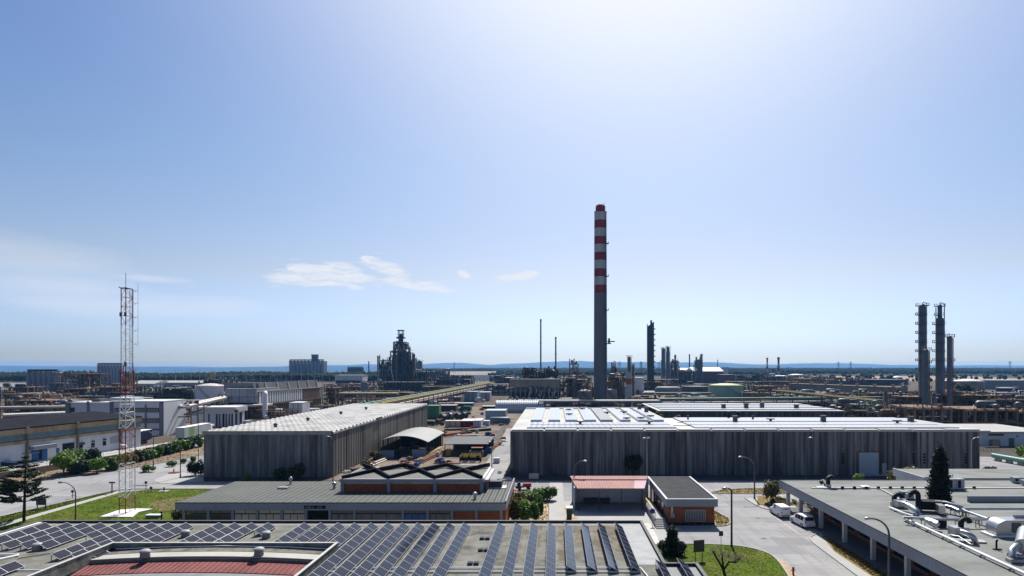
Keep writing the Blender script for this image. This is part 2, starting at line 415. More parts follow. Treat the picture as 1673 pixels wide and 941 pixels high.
# island at the junction with the tree
isl=[gp(*p) for p in [(1205,805),(1222,799),(1250,797),(1290,797)]]+[(40,104.5),(40,98.8)]
isl=[(26.6,105.8),(29.5,108.6),(34,109.6),(48,109.6),(48,105.4),(30,105.2)]
sheet('island', isl, .050, dryverge); curb('island_kerb', isl, True)
sw=[gp(*p) for p in [(1217,814),(1228,822),(1246,831),(1262,834),(1276,836)]]
sw2=smooth(sw,2)
sheet('corner_pavement', sw2+[(37.5,92.6),(37.5,101),(32.5,101.8)], .050, concrete_pave)
curb('pavement_kerb', sw2)
sheet('planting_strip', [gp(1238,811),(37.6,103),(37.6,96.3),(33.6,95.4),(31.9,97)], .080, dryverge)
# kerbside pavement in front of the brick building on the right
kp=[gp(*p) for p in [(1345,870),(1331,874),(1322,879),(1326,886),(1345,900),(1372,920),(1400,941),(1470,993)]]
kp2=smooth(kp,2)
sheet('kerbside_pavement', kp2+[(33.0,kp2[-1][1]),(33.0,72),(34.6,79.5)], .055, concrete_pave)
curb('kerbside_kerb', kp2)
sheet('grass_strip', [(33.0,45),(34.9,45),(34.9,79.2),(34.4,79.2),(33.0,72.5)], .070, dryverge)
sheet('arcade_floor', [(34.9,45),(38.6,45),(38.6,95),(34.9,95)], .075, shaded_floor)
# left lawn, path and verge
sheet('left_lawn', [(-75.6,60),(-75.7,84),(-75.6,106.6),(-72,109),(-62,109.2),(-50.2,109),(-50.2,60)], .040, grass_m)
sheet('left_path', [(-79.2,60),(-77.2,84),(-76.9,107.4),(-75.6,107.0),(-75.7,84),(-77.2,60)], .046, concrete_pave)
sheet('road_verge', [(-85.7,60),(-81.4,86),(-77.7,107.9),(-76.9,107.4),(-77.2,84),(-79.2,60)], .040, grass_m)
curb('road_kerb', [(-85.8,60),(-81.5,86),(-77.7,108.2),(-75,109.3),(-50.2,109.4)])
pad=[gp(*p) for p in [(163,845.5),(216,846),(226,838),(250,832.8),(222,832.2),(195,834.5)]]
mb=MB().prism(pad,.04,.16); struct('mast_pad', mb, white_pave)
sheet('bare_patch', [gp(*p) for p in [(240,823),(275,815),(315,812),(330,822),(300,832),(262,836)]], .045, mat('worn_grass',(.13,.10,.04),.95,.35,.5,alt=(.09,.10,.02),altscale=.4))
# verge behind the left road
vb=[(-101.5,108),(-97.4,121),(-91,132),(-87.2,153),(-83.4,240),(-92,240),(-99,166),(-104.5,140),(-111,120),(-117,98)]
sheet('shrub_verge', vb, .030, soil)
curb('verge_edge', [(-101.3,108),(-97.2,121),(-90.8,132),(-87,153),(-83.2,240)])
sheet('corner_island', [gp(*p) for p in [(250,785),(262,790),(290,789),(333,787),(333,777),(300,772),(270,777)]], .05, concrete_pave)
# pale dry fields and tank farm ground in the far right, pale water basin far left
sheet('field', [(380,900),(760,900),(900,1350),(470,1350)], .02, mat('dry_field',(.30,.215,.16),.95,.15,.02,alt=(.20,.15,.11),altscale=.01))
sheet('settling_basin', [(-880,610),(-560,610),(-560,790),(-880,790)], .02, mat('basin_water',(.17,.185,.19),.4,.08,.02))
sheet('pale_clearing', [(-330,1500),(-60,1500),(-80,2700),(-620,2700)], .02, mat('pale_earth',(.27,.21,.17),.95,.2,.01,alt=(.12,.10,.08),altscale=.008))

# faint painted lines
rm=mat('worn_road_paint',(.45,.44,.42),.8,.3,1.5)
def mark(pts,w=.12,z=.024):
    mb=MB()
    for a,b in zip(pts[:-1],pts[1:]):
        d=Vector((b[0]-a[0],b[1]-a[1],0)); L=d.length; n=Vector((-d.y,d.x,0))/L*w/2
        mb.poly([(a[0]-n.x,a[1]-n.y,z),(b[0]-n.x,b[1]-n.y,z),(b[0]+n.x,b[1]+n.y,z),(a[0]+n.x,a[1]+n.y,z)])
    return struct('road_marking',mb,rm)
for k in range(3): mark([(31.9,80.2+k*5.6),(34.6,80.2+k*5.6)])
mark([(31.9,80.2),(31.9,85.5)]); mark([(31.9,85.9),(31.9,91.2)])
for k in range(7): mark([(-88.5+k*.95,108+k*6),(-88.0+k*.95,111+k*6)],.14,.028)
mark([(-78,109.6),(-70,111.5)],.15,.03); mark([(-76,112.2),(-69,114.2)],.15,.03); mark([(-60,109.7),(-50.5,109.7)],.12,.018)
for k in range(9): mark([(36+k*1.6,100.2),(36.8+k*1.6,104.4)],.1,.018)
# steel covers in the carriageway
mb=MB()
for x,y in ((26.5,78),(29.2,88.5),(24.8,95.4),(28,104.5),(12,106),(-20,107),(-84,118),(-82,104)):
    mb.add([(x+.35*math.cos(2*math.pi*k/14),y+.35*math.sin(2*math.pi*k/14),.032) for k in range(14)],[tuple(range(14))])
struct('road_covers',mb,steel_dark)
# ================= solar roof building (nearest) =================
ZR=3.8
XL,XR,YF,YN=-60.0,10.0,71.1,44.0
b=thing('flat_roof_building','long low building whose flat stained roof carries rows of solar panels','building',(-25,58,0))
mb=MB().box(XL+.3,XR-.25,YN,YF-.25,0,2.9).box(XL+.3,-43.3,YN,YF-.25,2.903,ZR-.35).box(-21.1,XR-.25,YN,YF-.25,2.903,ZR-.35); part(b,'wall',mb,grey_clad)
mb=MB().box(XL+.3,-43.25,YN,YF-.26,ZR-.3,ZR).box(-21.15,XR-.26,YN,YF-.26,ZR-.3,ZR).box(-43.25,-21.15,59.62,YF-.26,ZR-.3,ZR); part(b,'roof',mb,roof_felt)
mb=MB(); mb.box(XL,XR,YF-.22,YF,ZR-.8,ZR+.27); mb.box(XR-.22,XR,55.8,YF-.23,ZR-.8,ZR+.27); mb.box(XR-.2,12.9,55.58,55.8,ZR-.8,ZR+.27); mb.box(12.7,12.92,YN,55.57,ZR-.8,ZR+.26); mb.box(XL-.02,XL+.28,YN,YF-.24,ZR-.8,ZR+.25)
part(b,'parapet',mb,mat('dark_parapet',(.05,.054,.064),.8,.25,.6))
mb=MB(); mb.box(XL-.05,XR+.03,YF-.27,YF+.03,ZR+.273,ZR+.30); mb.box(XR-.27,XR+.03,55.85,YF-.28,ZR+.273,ZR+.30); mb.box(XR-.2,12.97,55.53,55.83,ZR+.273,ZR+.30); mb.box(12.65,12.97,YN,55.5,ZR+.265,ZR+.295); mb.box(XL-.07,XL+.33,YN,YF-.3,ZR+.255,ZR+.285)
part(b,'coping',mb,mat('dull_coping',(.10,.105,.115),.7,.2,.6))
mb=MB().box(10.0,12.68,YN,55.57,ZR-.4,ZR+.02); part(b,'roof_extension',mb,mat('pale_sheet_roof',(.20,.207,.207),.7,.12,.4))
pale_strip=brick_mat('pale_walkway_sheet',(.20,.21,.212),(.18,.19,.196),(.10,.10,.104),w=6,h=.62,ms=.03,offset=0,rough=.6)
mb=MB().box(7.25,9.75,56.0,70.8,ZR+.003,ZR+.02); part(b,'walkway_strip',mb,pale_strip)
mb=MB(); mb.box(XL+.4,7.2,69.7,70.85,ZR+.003,ZR+.024); part(b,'edge_strip',mb,mat('edge_flashing',(.22,.205,.175),.8,.2,.5))
# dark and light bands of old felt between the rows
mb=MB()
for x,m_ in ((-4.35,1),(-2.4,0),(.25,1),(2.1,0),(4.0,0),(5.9,0)):
    mb.box(x,x+.85,56.6 if m_ else 60+rnd.random()*3,69.6,ZR+.003,ZR+.009+rnd.random()*.003)
part(b,'felt_band',mb,mat('old_brown_felt',(.125,.105,.075),.95,.3,.6,alt=(.19,.18,.15),altscale=.5))
# skylight hatches
sk=thing('roof_skylight','pair of low dark roof skylights by the third panel row gap, farthest back','skylight',(0,0,ZR),group='dark skylights on the flat solar roof')
mb=MB().box(-.52,-.04,-.3,.3,0,.2); mb.box(.04,.52,-.3,.3,0,.2); part(sk,'upstand',mb,steel_dark,True)
mb=MB().box(-.48,-.08,-.26,.26,.203,.23); mb.box(.08,.48,-.26,.26,.203,.23); part(sk,'pane',mb,dark_glass,True)
sk.location=(*gp(792,881,ZR),ZR)
for (px,py),lb in (((790,900),'dark roof skylight in the middle of the gap between panel rows'),((773,922),'pair of dark roof skylights nearest the white pipes')):
    dup(sk,(*gp(px,py,ZR),ZR),label=lb)
# domed roof vents
vt=thing('roof_vent','squat domed roof vent between the left and middle panel blocks','roof vent',(0,0,0),group='domed vents on the solar roof')
mb=MB().lathe(0,0,[(.46,0),(.5,.08),(.46,.3),(.46,.62)],20); part(vt,'drum',mb,mat('dull_drum',(.20,.20,.195),.6,.25,2),True)
mb=MB().lathe(0,0,[(.56,.63),(.54,.70),(.42,.84),(.2,.92),(0.0,.95)],20); part(vt,'cap',mb,mat('dull_dome',(.33,.33,.32),.5,.2,2),True)
vt.location=(*gp(303,877,ZR),ZR); vt.scale=(.88,.88,.82)
dup(vt,(*gp(435,879,ZR),ZR),label='squat domed roof vent right of the short panel row')
dup(vt,(*gp(61,899,ZR),ZR),label='dark sided domed vent beside the far left panels')
dup(vt,(*gp(600,1000,ZR),ZR),label='domed vent at the near edge of the panel roof')

# ---- panel rows
panel_cells=brick_mat('solar_cells',(.007,.009,.020),(.009,.011,.026),(.075,.085,.115),sc=(1,1,1),w=.165,h=.168,ms=.006,offset=0,rough=.07,var=.15,spec=.2)
alu=mat('aluminium_frame',(.30,.31,.33),.5,.08,1,metal=.2)
TILT=R(30); PWID=1.02; PL=1.65
def panel_proto():
    m=MB(); # slab along local y, tilted about y: left edge high
    c,s=math.cos(TILT),math.sin(TILT)
    def q(u,y,h): return (u*c+h*s, y, -u*s+h*c)      # u from 0 (left, high) to PWID (right, low)
    def slab(u0,u1,y0,y1,h0,h1,mi):
        vs=[q(u,y,h) for h in (h0,h1) for u,y in ((u0,y0),(u1,y0),(u1,y1),(u0,y1))]
        m.add(vs,[(3,2,1,0),(4,5,6,7),(0,1,5,4),(1,2,6,5),(2,3,7,6),(3,0,4,7)],False,mi)
    slab(.024,PWID-.024,.024,PL-.036,.0,.042,0)
    for a in ((0,.0235,0,PL-.012),(PWID-.0235,PWID,0,PL-.012),(.0237,PWID-.0237,0,.0235),(.0237,PWID-.0237,PL-.0355,PL-.012)): slab(*a,0,.05,1)
    return m
PANEL=None; n_rows=0
def solar_row(x,yfar,ynear,label,group,zb=ZR):
    global PANEL
    n=max(1,int(round((yfar-ynear)/PL))); y0=yfar-n*PL
    r=thing('solar_panel_row',label,'solar panels',(x,y0,zb),0,group)
    hh=PWID*math.sin(TILT)+.16
    fr=MB(); c=math.cos(TILT)*PWID
    for k in range(n+1):
        y=min(k*PL,n*PL-.08)+.02
        fr.box(.06,.11,y,y+.06,0,hh-.06); fr.box(c-.1,c-.05,y,y+.06,0,.17); fr.box(.112,c-.102,y,y+.06,.02,.07)
    fr.box(.065,.105,.01,n*PL-.01,hh-.1,hh-.05); fr.box(c-.098,c-.055,.01,n*PL-.01,.12,.165)
    part(r,'mounting_frame',fr,alu,True)
    for k in range(n):
        if PANEL is None:
            o=part(r,'panel',panel_proto(),[panel_cells,alu],True); PANEL=o
        else:
            o=PANEL.copy(); COL.objects.link(o); o.parent=r
        o.location=(0,k*PL,hh)
    return r
px_of=lambda px: (px-VX)*68.4/1000
gr='tilted solar panel rows on the flat roof'
right=[1004,976,949,921.5,895,867,841,813]
for i,px in enumerate(right):
    near=54.3 if i<4 else 46.0
    where='counting from the right end of the flat roof' 
    lb=['rightmost solar panel row, beside the pale walkway strip','second solar panel row from the pale walkway strip','third solar panel row from the pale walkway strip','last short solar panel row stopping before the white pipes','fifth solar panel row from the walkway, running past the pipes','sixth solar panel row from the pale walkway strip','seventh solar panel row from the pale walkway strip','solar panel row just right of the dark skylights'][i]
    solar_row(px_of(px),68.5,near,lb,gr)
mid=[756.5,731,706,681,656,631.5,605,578]
for i,px in enumerate(mid):
    lb='solar panel row just left of the dark skylights' if i==0 else '%s solar panel row left of the dark skylights'%ORD[i]
    solar_row(px_of(px),68.5,46 if px_of(px)>-20.9 else 60.3,lb,gr)
for i,px in enumerate([551,523,496]):
    solar_row(px_of(px),68.5,60.3,'%s panel row right of the pair of vents, ending at the vault parapet'%ORD[2-i],gr)
for i,(px,n) in enumerate([(437,2),(410,5),(382.5,5),(357,5)]):
    solar_row(px_of(px),68.5,68.5-n*PL,['very short panel row behind the right domed vent','panel row left of the short one, by the right domed vent','middle panel row between the two domed vents','panel row just right of the left domed vent'][i],gr)
for i,(px,ye) in enumerate([(303,60.4),(274,56.4),(247,57.0),(220,57.0),(193,63.0),(163,61.0),(135.6,60.5),(109,60),(72.6,62)]):
    solar_row(px_of(px),68.5,ye,'%s panel row left of the left domed vent'%ORD[i] if i<8 else 'leftmost panel row along the white roof kerb',gr)
for i,x in enumerate((-48.6,-50.6,-52.6)):
    solar_row(x,55.0,46.5,'%s panel row at the near left corner behind the white conduit'%['right','middle','left'][i],gr)
for i,(px,py) in enumerate(((1070,926),(1105,924))):
    x,y=gp(px,py,ZR); solar_row(x,y,y-6.6,['left short panel row on the near right roof step','right short panel row on the near right roof step'][i],gr)
# white conduits and rails lying on the roof
def conduit(pts,r,label,m=white_paint,cat='pipe',group='white conduits on the solar roof'):
    mb=MB().tube(pts,r,8); return single('roof_conduit',mb,m,label,cat,group)
X0=-20.3
conduit([(X0,gp(0,930,ZR)[1],ZR+.14),(7.6,gp(0,930,ZR)[1],ZR+.14),(7.9,52.5,ZR+.14)],.06,'farther of two white pipes crossing the ends of the panel rows')
conduit([(X0,gp(0,936,ZR)[1],ZR+.1),(7.5,gp(0,936,ZR)[1],ZR+.1)],.075,'nearer of two white pipes crossing the ends of the panel rows')
conduit([(-60,58.6,ZR+.15),(-51.5,58.6,ZR+.15),(-51.3,58.4,ZR+.15),(-53.2,55.2,ZR+.15),(-55,52,ZR+.15)],.09,'white conduit bent at a sharp angle on the far left roof')
conduit([(-57,54.2,ZR+.12),(-45.3,54.2,ZR+.12)],.07,'straight white conduit ending at the vault wall')
conduit([(-50.6,57.6,ZR+.1),(-47,60.8,ZR+.1),(-43.2,64.2,ZR+.1)],.05,'thin rusty conduit running between the left panel rows',rust_lt)
mb=MB().box(-59.6,-59.2,50,70.6,ZR+.003,ZR+.22); single('roof_kerb',mb,white_pave,'long white kerb along the left edge of the solar roof','roof kerb')
# ---- raised vaulted hall in the lower left
VB=thing('vaulted_hall','raised roof bay with red corrugated strip inside a grey parapet','building',(-31.5,50,0))
zt=4.8; xl,xr,yb_,yn=-43.2,-21.2,59.6,44.0
mb=MB(); mb.box(xl,xr,yb_-.18,yb_,3.6,zt); mb.box(xl,xl+.18,yn,yb_-.19,3.6,zt-.003); mb.box(xr-.18,xr,yn,yb_-.19,3.6,zt-.003)
part(VB,'parapet_wall',mb,mat('mottled_concrete',(.19,.195,.175),.85,.35,1.5,alt=(.10,.105,.08),altscale=.9))
mb=MB(); mb.box(xl-.05,xr+.05,yb_-.23,yb_+.05,zt+.003,zt+.06); mb.box(xl-.05,xl+.23,yn,yb_-.24,zt+.001,zt+.055); mb.box(xr-.23,xr+.05,yn,yb_-.24,zt+.001,zt+.055)
part(VB,'coping',mb,mat('pale_coping',(.42,.41,.38),.8,.1,.5))
def vault(y0,y1,z0a,z1a,th=.2,rise=.55,n=20):
    m=MB(); a=[]
    for i in range(n+1):
        t=i/n; x=xl+.25+(xr-xl-.5)*t; dz=rise*(1-(2*t-1)**2); a.append((x,dz))
    vs=[];fs=[]
    for x,dz in a: vs+=[(x,y0,z0a+dz),(x,y1,z1a+dz),(x,y1,z1a+dz-th),(x,y0,z0a+dz-th)]
    for i in range(n):
        k=4*i
        for j in range(4): fs.append((k+j,k+4+j,k+4+(j+1)%4,k+(j+1)%4))
    fs.append((0,1,2,3)); fs.append((4*n+3,4*n+2,4*n+1,4*n)); m.add(vs,fs); return m
part(VB,'rear_slab',vault(57.95,59.4,4.13,4.13,rise=.35),mat('stained_slab',(.17,.165,.135),.9,.35,.8,alt=(.075,.075,.068),altscale=.7))
part(VB,'cream_step',vault(56.45,57.85,4.12,4.12,.12,rise=.35),roof_cream)
part(VB,'clerestory',vault(56.3,56.9,3.97,3.97,.3,rise=.35),mat('dark_stained_slab',(.13,.13,.12),.9,.3,.8))
part(VB,'red_strip',vault(54.05,56.2,3.45,3.72,.1,rise=.35),red_roof)
part(VB,'lower_slab',vault(44.0,53.9,3.42,3.42,.3,rise=.35),mat('grey_slab',(.2,.2,.2),.9,.2,.8))
mb=MB().tube([(-42.5,59.2,4.3),(-38,59.2,4.5),(-32,59.2,4.62),(-26,59.2,4.5),(-21.6,59.2,4.3)],.05,6); part(VB,'cable_conduit',mb,white_paint)
dup(vt,(*gp(423,906,4.5),4.45),label='round domed vent on the cream step of the vault, right')
dup(vt,(*gp(237,909,4.5),4.42),label='round domed vent on the cream step of the vault, left')
# ================= low office/workshop building with folded roof =================
def window_bay(root,x0,x1,y,z0,z1,n,m,frame=steel_dark,face=-1):
    w=part(root,'window',MB().box(x0,x1,y,y+.05,z0,z1),frame)
    mb=MB(); W=(x1-x0)/n
    for i in range(n): mb.box(x0+i*W+.05,x0+(i+1)*W-.05,y-.02,y-.003,z0+.06,z1-.06)
    p=mesh_obj('pane',mb,m,XF[root.name]); p.parent=w
    return w
xl,xr,yf=-50.0,-6.5,80.4
B=thing('workshop_office','long low office with grey ribbed roof and a brick folded roof block','building',(-28,88,0))
def mono(x0,x1,y0,y1,z0,z1): 
    m=MB(); m.add([(x0,y0,z0),(x1,y0,z0),(x1,y1,z1),(x0,y1,z1),(x0,y0,z0-.25),(x1,y0,z0-.25),(x1,y1,z1-.25),(x0,y1,z1-.25)],[(0,1,2,3),(7,6,5,4),(0,4,5,1),(1,5,6,2),(2,6,7,3),(3,7,4,0)]); return m
part(B,'roof',mono(xl+.1,xr-.1,yf+.2,95.4,4.02,4.02),roof_rib_grey)
mb=MB(); mb.box(xl,xr,yf-.05,yf+.15,3.05,3.98); mb.box(xl-.003,xl+.15,yf+.16,95.5,3.4,3.99); mb.box(xr-.18,xr+.003,yf+.16,97,3.05,4.25); part(B,'fascia',mb,fascia)
mb=MB().box(xl-.02,xr+.02,yf-.07,yf+.19,3.985,4.06); part(B,'gutter',mb,roof_dark)
mb=MB().box(xl+1.2,xr-.6,yf+1.2,95.2,0,3.7); part(B,'wall',mb,mat('rear_wall',(.25,.25,.25),.8,.2,.5))
mb=MB().box(xr-2.2,xr-.12,yf+.75,96.8,0,3.7); part(B,'end_wall',mb,brick_y)
pil=[(v*.2136+280) for v in (88,275,462,650,838,1022,1207,1397)]+[(v*.2136+560) for v in (455,645,833,1020,1210)]
pil=[(p-908)*.0806 for p in pil]
for x in pil: part(B,'pillar',MB().box(x-.17,x+.17,yf+.35,yf+.75,0,3.045),fascia)
mats=[dark_glass,dark_glass,blind,blind,blind,None,curtain,curtain,bluewin,curtain,curtain]
mats=['d','d','b','b','b','v','c','c','u','c','c','r','r']
for i in range(12):
    x0,x1=pil[i]+.2,pil[i+1]-.2; k=mats[i if i<8 else i]
    if k=='v': part(B,'entrance',MB().box(x0,x1,yf+.9,yf+1.1,0,3.0),dark_void); continue
    if i>=10: k='r'
    if k=='r':
        part(B,'brick_panel',MB().box(x0,x1,yf+.5,yf+.7,0,2.7),brick); part(B,'window_strip',MB().box(x0,x1,yf+.55,yf+.65,2.703,3.04),dark_glass); continue
    m={'d':dark_glass,'b':blind,'c':curtain,'u':bluewin}[k]
    part(B,'sill_panel',MB().box(x0,x1,yf+.5,yf+.65,0,.75),fascia)
    window_bay(B,x0,x1,yf+.52,.76,2.45,3,m)
    window_bay(B,x0,x1,yf+.53,2.5,3.03,2,dark_glass if k!='b' else blind)
# name plate over the entrance: pale lettering too small to read in the photograph, kept as worn strokes
xa,xb=wx(497,yf),wx(532,yf)
npl=part(B,'name_plate',MB().box(xa,xb,yf-.1,yf-.053,3.28,3.66),roof_dark)
mb=MB(); x=xa+.2; rr=random.Random(3)
while x<xb-.25:
    wl=.09+.05*rr.random()
    if rr.random()<.87:
        mb.box(x,x+.03,yf-.112,yf-.103,3.39,3.54); mb.box(x+.034,x+wl,yf-.112,yf-.103,3.51 if rr.random()<.5 else 3.39,3.54 if rr.random()<.5 else 3.42)
    x+=wl+.05
o=mesh_obj('lettering',mb,mat('worn_lettering',(.3,.3,.3),.7,.1,1),XF[B.name]); o.parent=npl
# upper brick block with three folded bays
ux0,ux1,uy0,uy1=-30.4,-10.6,87.4,97.0
mb=MB().box(ux0,ux1,uy0,uy1,3.9,5.15); part(B,'upper_wall',mb,brick)
mb=MB().box(ux1+.003,ux1+.2,uy0+.3,uy1,3.9,5.6); part(B,'upper_end_wall',mb,brick_y)
mb=MB().box(ux0+.2,ux1-.2,uy0+.06,uy1-.2,5.152,5.55)
cl=part(B,'clerestory',mb,mat('pale_clerestory',(.42,.40,.36),.6,.3,.8,stretch=(1,1,.2)))
mb=MB().box(ux0-.35,ux1+.35,uy0-.5,uy0-.05,5.56,5.95); mb.box(ux0-.35,ux0-.03,uy0-.045,uy1+.3,5.56,5.94); part(B,'upper_fascia',mb,fascia)
mb=MB().box(ux1+.02,ux1+.4,uy0-.045,uy1+.3,5.4,6.0); mb.box(ux1+.41,ux1+.9,uy0+.5,uy1+.2,5.45,5.7); part(B,'end_fascia',mb,fascia_lt)
W=(ux1-ux0)/3
for i in range(4): part(B,'upper_pillar',MB().box(ux0+i*W-.22,ux0+i*W+.22,uy0-.32,uy0-.004,3.9,5.555),fascia)
mb=MB(); rb=MB()
for i in range(3):
    a,c=ux0+i*W,ux0+(i+1)*W; mx,my,zc=(a+c)/2,(uy0+uy1)/2,6.12; z0=5.93
    P=[(a,uy0,z0),(c,uy0,z0),(c,uy1,z0),(a,uy1,z0),(mx,my,zc)]
    mb.add(P,[(0,1,4),(1,2,4),(2,3,4),(3,0,4)])
    for p in P[:4]:
        p0,p1=Vector((p[0],p[1],6.08 if p[1]<my else 6.36)),Vector((mx,my,6.36)); d=p1-p0
        c0=(p0+p1)/2; L=math.hypot(d.x,d.y)
        rb.obox(c0,(d.length+.2,.34,.56),(0,-math.atan2(d.z,L),math.atan2(d.y,d.x)))
part(B,'folded_roof',mb,mat('folded_roof_felt',(.15,.15,.135),.85,.2,.4))
part(B,'ridge_upstand',rb,roof_dark)
# roof bits
rv=thing('roof_cowl','small grey roof cowl beside the brick block','roof vent',(0,0,0),group='small cowls on the office roof')
part(rv,'pipe',MB().cyl((0,0,0),(0,0,.55),.2),galv,True); part(rv,'hood',MB().lathe(0,0,[(.32,.56),(.36,.68),(.26,.86),(.02,.95)],14),silver,True)
rv.location=(*gp(546,798,4.05),4.05)
dup(rv,(*gp(776,815,4.05),4.05),label='silver roof cowl at the right end of the office roof')
dup(rv,(*gp(475,791,4.05),4.05),label='dark roof cowl behind the flat hatch on the grey roof',scale=(.8,.8,1.2))
x,y=gp(463,798,4.05); single('roof_hatch',MB().box(x-.75,x+.75,y-.4,y+.4,4.05,4.28),galv,'flat grey hatch lying on the ribbed office roof','hatch')
bx=thing('roof_tank_box','dark open topped box beside the brick block end wall','roof unit',(*gp(810,796,4.03),4.03)); part(bx,'casing',MB().box(-.95,.95,-.7,.7,0,1.0),steel_dark,True); part(bx,'base',MB().box(-1.3,1.6,-1.1,1.1,0,.1),fascia_lt,True)
# ================= orange brick block =================
K=thing('brick_block','small orange brick block with dark shingle roof and pale fascia','building',(18.7,92,0))
kx0,kx1,ky0,ky1=15.2,22.3,84.2,101.5
part(K,'roof',MB().box(kx0+.22,kx1-.22,ky0+.25,ky1-.25,3.4,3.58),shingle)
mb=MB(); mb.box(kx0,kx1,ky0,ky0+.2,2.65,3.66); mb.box(kx0,kx0+.2,ky0+.203,ky1,2.65,3.655); mb.box(kx1-.2,kx1,ky0+.203,ky1,2.65,3.655); mb.box(kx0+.203,kx1-.203,ky1-.2,ky1,2.65,3.65); part(K,'fascia',mb,fascia)
mb=MB(); mb.box(kx0-.04,kx1+.04,ky0-.04,ky0+.26,3.663,3.72); mb.box(kx0-.04,kx0+.26,ky0+.263,ky1,3.658,3.715); mb.box(kx1-.26,kx1+.04,ky0+.263,ky1,3.658,3.715); part(K,'coping',mb,fascia_lt)
part(K,'wall',MB().box(kx0+.35,kx1-.35,ky0+.5,ky1-.5,0,3.3),brick)
part(K,'side_wall',MB().box(kx0+.31,kx0+.345,ky0+.6,ky1-.6,0,3.3),brick_y)
sh=part(K,'shutter',MB().box(17.9,20.7,ky0+.44,ky0+.497,0.5,2.1),galv)
mb=MB(); 
for i in range(12): mb.box(17.98+i*.225,18.13+i*.225,ky0+.40,ky0+.437,.58,2.02)
o=mesh_obj('slat_panel',mb,steel_grey,XF[K.name]); o.parent=sh
mb=MB(); 
for y in (88,91,94,97): mb.box(kx0+.27,kx0+.305,y,y+1.4,0.2,2.4)
part(K,'side_window',mb,dark_glass)
part(K,'downpipe',MB().box(15.95,16.2,ky0+.3,ky0+.49,1.7,2.64),blind)
part(K,'meter_box',MB().box(15.85,16.4,ky0+.2,ky0+.44,1.05,1.7),fascia)
part(K,'plinth',MB().box(kx0+.3,kx1-.3,ky0+.35,ky0+.49,0,.32),roof_dark)
# side stair with railing along the brick block
S=thing('side_stair','concrete steps with tan handrail beside the brick block','stairs',(14.6,85,0))
mb=MB()
for i in range(6): mb.box(13.6,15.1,82.6+i*.42,83.05+i*.42,0,.15*(i+1))
part(S,'steps',mb,concrete_pave); part(S,'ramp',MB().box(13.75,15.1,85.15,99,0,.75),mat('stair_wall',(.3,.3,.3),.85,.15,.5))
mb=MB()
for i in range(12): mb.box(13.8,13.88,85.2+i*1.2,85.28+i*1.2,.75,1.6)
mb.box(13.76,13.92,85.1,99,1.603,1.72); part(S,'handrail',mb,mat('tan_timber',(.45,.33,.18),.7,.2,1))
# ================= carport with pink roof =================
Cp=thing('carport','open carport with salmon pink sheet roof and white rear wall','carport',(8,96.5,0))
f0,f1=gp(943,797.7,3.5),gp(1053,797.7,3.5); r0,r1=gp(931,778.4,4.0),gp(1058,778.4,4.0)
def slope(a,b,c,d,za,zc,th=.12):
    P=[(a[0],a[1],za),(b[0],b[1],za),(c[0],c[1],zc),(d[0],d[1],zc)]
    return MB().add(P+[(p[0],p[1],p[2]-th) for p in P],[(0,1,2,3),(7,6,5,4),(0,4,5,1),(1,5,6,2),(2,6,7,3),(3,7,4,0)])
lerp=lambda p,q,t:(p[0]+(q[0]-p[0])*t,p[1]+(q[1]-p[1])*t)
m0,m1=lerp(f0,r0,.66),lerp(f1,r1,.66)
s0,s1=lerp(f0,f1,.84),lerp(m0,m1,.84)
part(Cp,'roof_sheet',slope(f0,s0,s1,m0,3.5,3.83),pink_roof)
part(Cp,'pale_roof_sheet',slope(s0,f1,m1,s1,3.5,3.83),pink_pale,label='paler faded pink sheet')
part(Cp,'rear_roof_sheet',slope(lerp(m0,r0,.02),lerp(m1,r1,.02),r1,r0,3.98,4.1),pink_roof)
part(Cp,'rear_wall',MB().box(r0[0]+.3,r1[0],r0[1]-.9,r0[1]-.7,0,3.75),white_wall)
part(Cp,'side_wall',MB().box(r0[0]+.5,r0[0]+.65,93.5,r0[1]-1,0,3.4),bluegrey_clad)
for t in (.02,.33,.66,.97):
    p=lerp(f0,f1,t); part(Cp,'post',MB().box(p[0]-.07,p[0]+.07,p[1]+.3,p[1]+.44,0,3.4),steel_dark)
mb=MB()
for i in range(4): mb.box(4.4+i*2.2,6.0+i*2.2,r0[1]-.95,r0[1]-.91,.1,2.6)
part(Cp,'panel_door',mb,mat('pale_door',(.5,.55,.6),.6,.1,.5))
part(Cp,'bench_block',MB().box(4.5,8.6,r0[1]-2.2,r0[1]-1.2,0,.8),steel_dark)
# wheelie bin
G=thing('wheelie_bin','dark green wheelie bin with pale lid beside the forecourt','bin',gp(930,849))
mb=MB().add([(-.28,-.3,.1),(.28,-.3,.1),(.28,.3,.1),(-.28,.3,.1),(-.36,-.38,1.15),(.36,-.38,1.15),(.36,.38,1.15),(-.36,.38,1.15)],[(3,2,1,0),(4,5,6,7),(0,1,5,4),(1,2,6,5),(2,3,7,6),(3,0,4,7)]); part(G,'tub',mb,green_bin,True)
part(G,'lid',MB().obox((0,0,1.22),(.78,.82,.1),(R(6),0,0)),mat('pale_lid',(.42,.46,.43),.5,.05,1),True)
for s in (-.26,.26): part(G,'wheel',MB().cyl((s-.03,.34,.1),(s+.03,.34,.1),.1,None,12),tyre_m,True)
G.scale=(1.25,1.25,1.45)
# round blue sign
sg=thing('round_sign','round blue road sign on a thin post by the steps','sign',gp(1066,858))
part(sg,'post',MB().cyl((0,0,0),(0,0,2.2),.035,None,8),galv,True); part(sg,'disc',MB().cyl((0,-.06,1.95),(0,-.03,1.95),.36,None,24),mat('sign_blue',(.02,.02,.25),.5,.05,1),True)
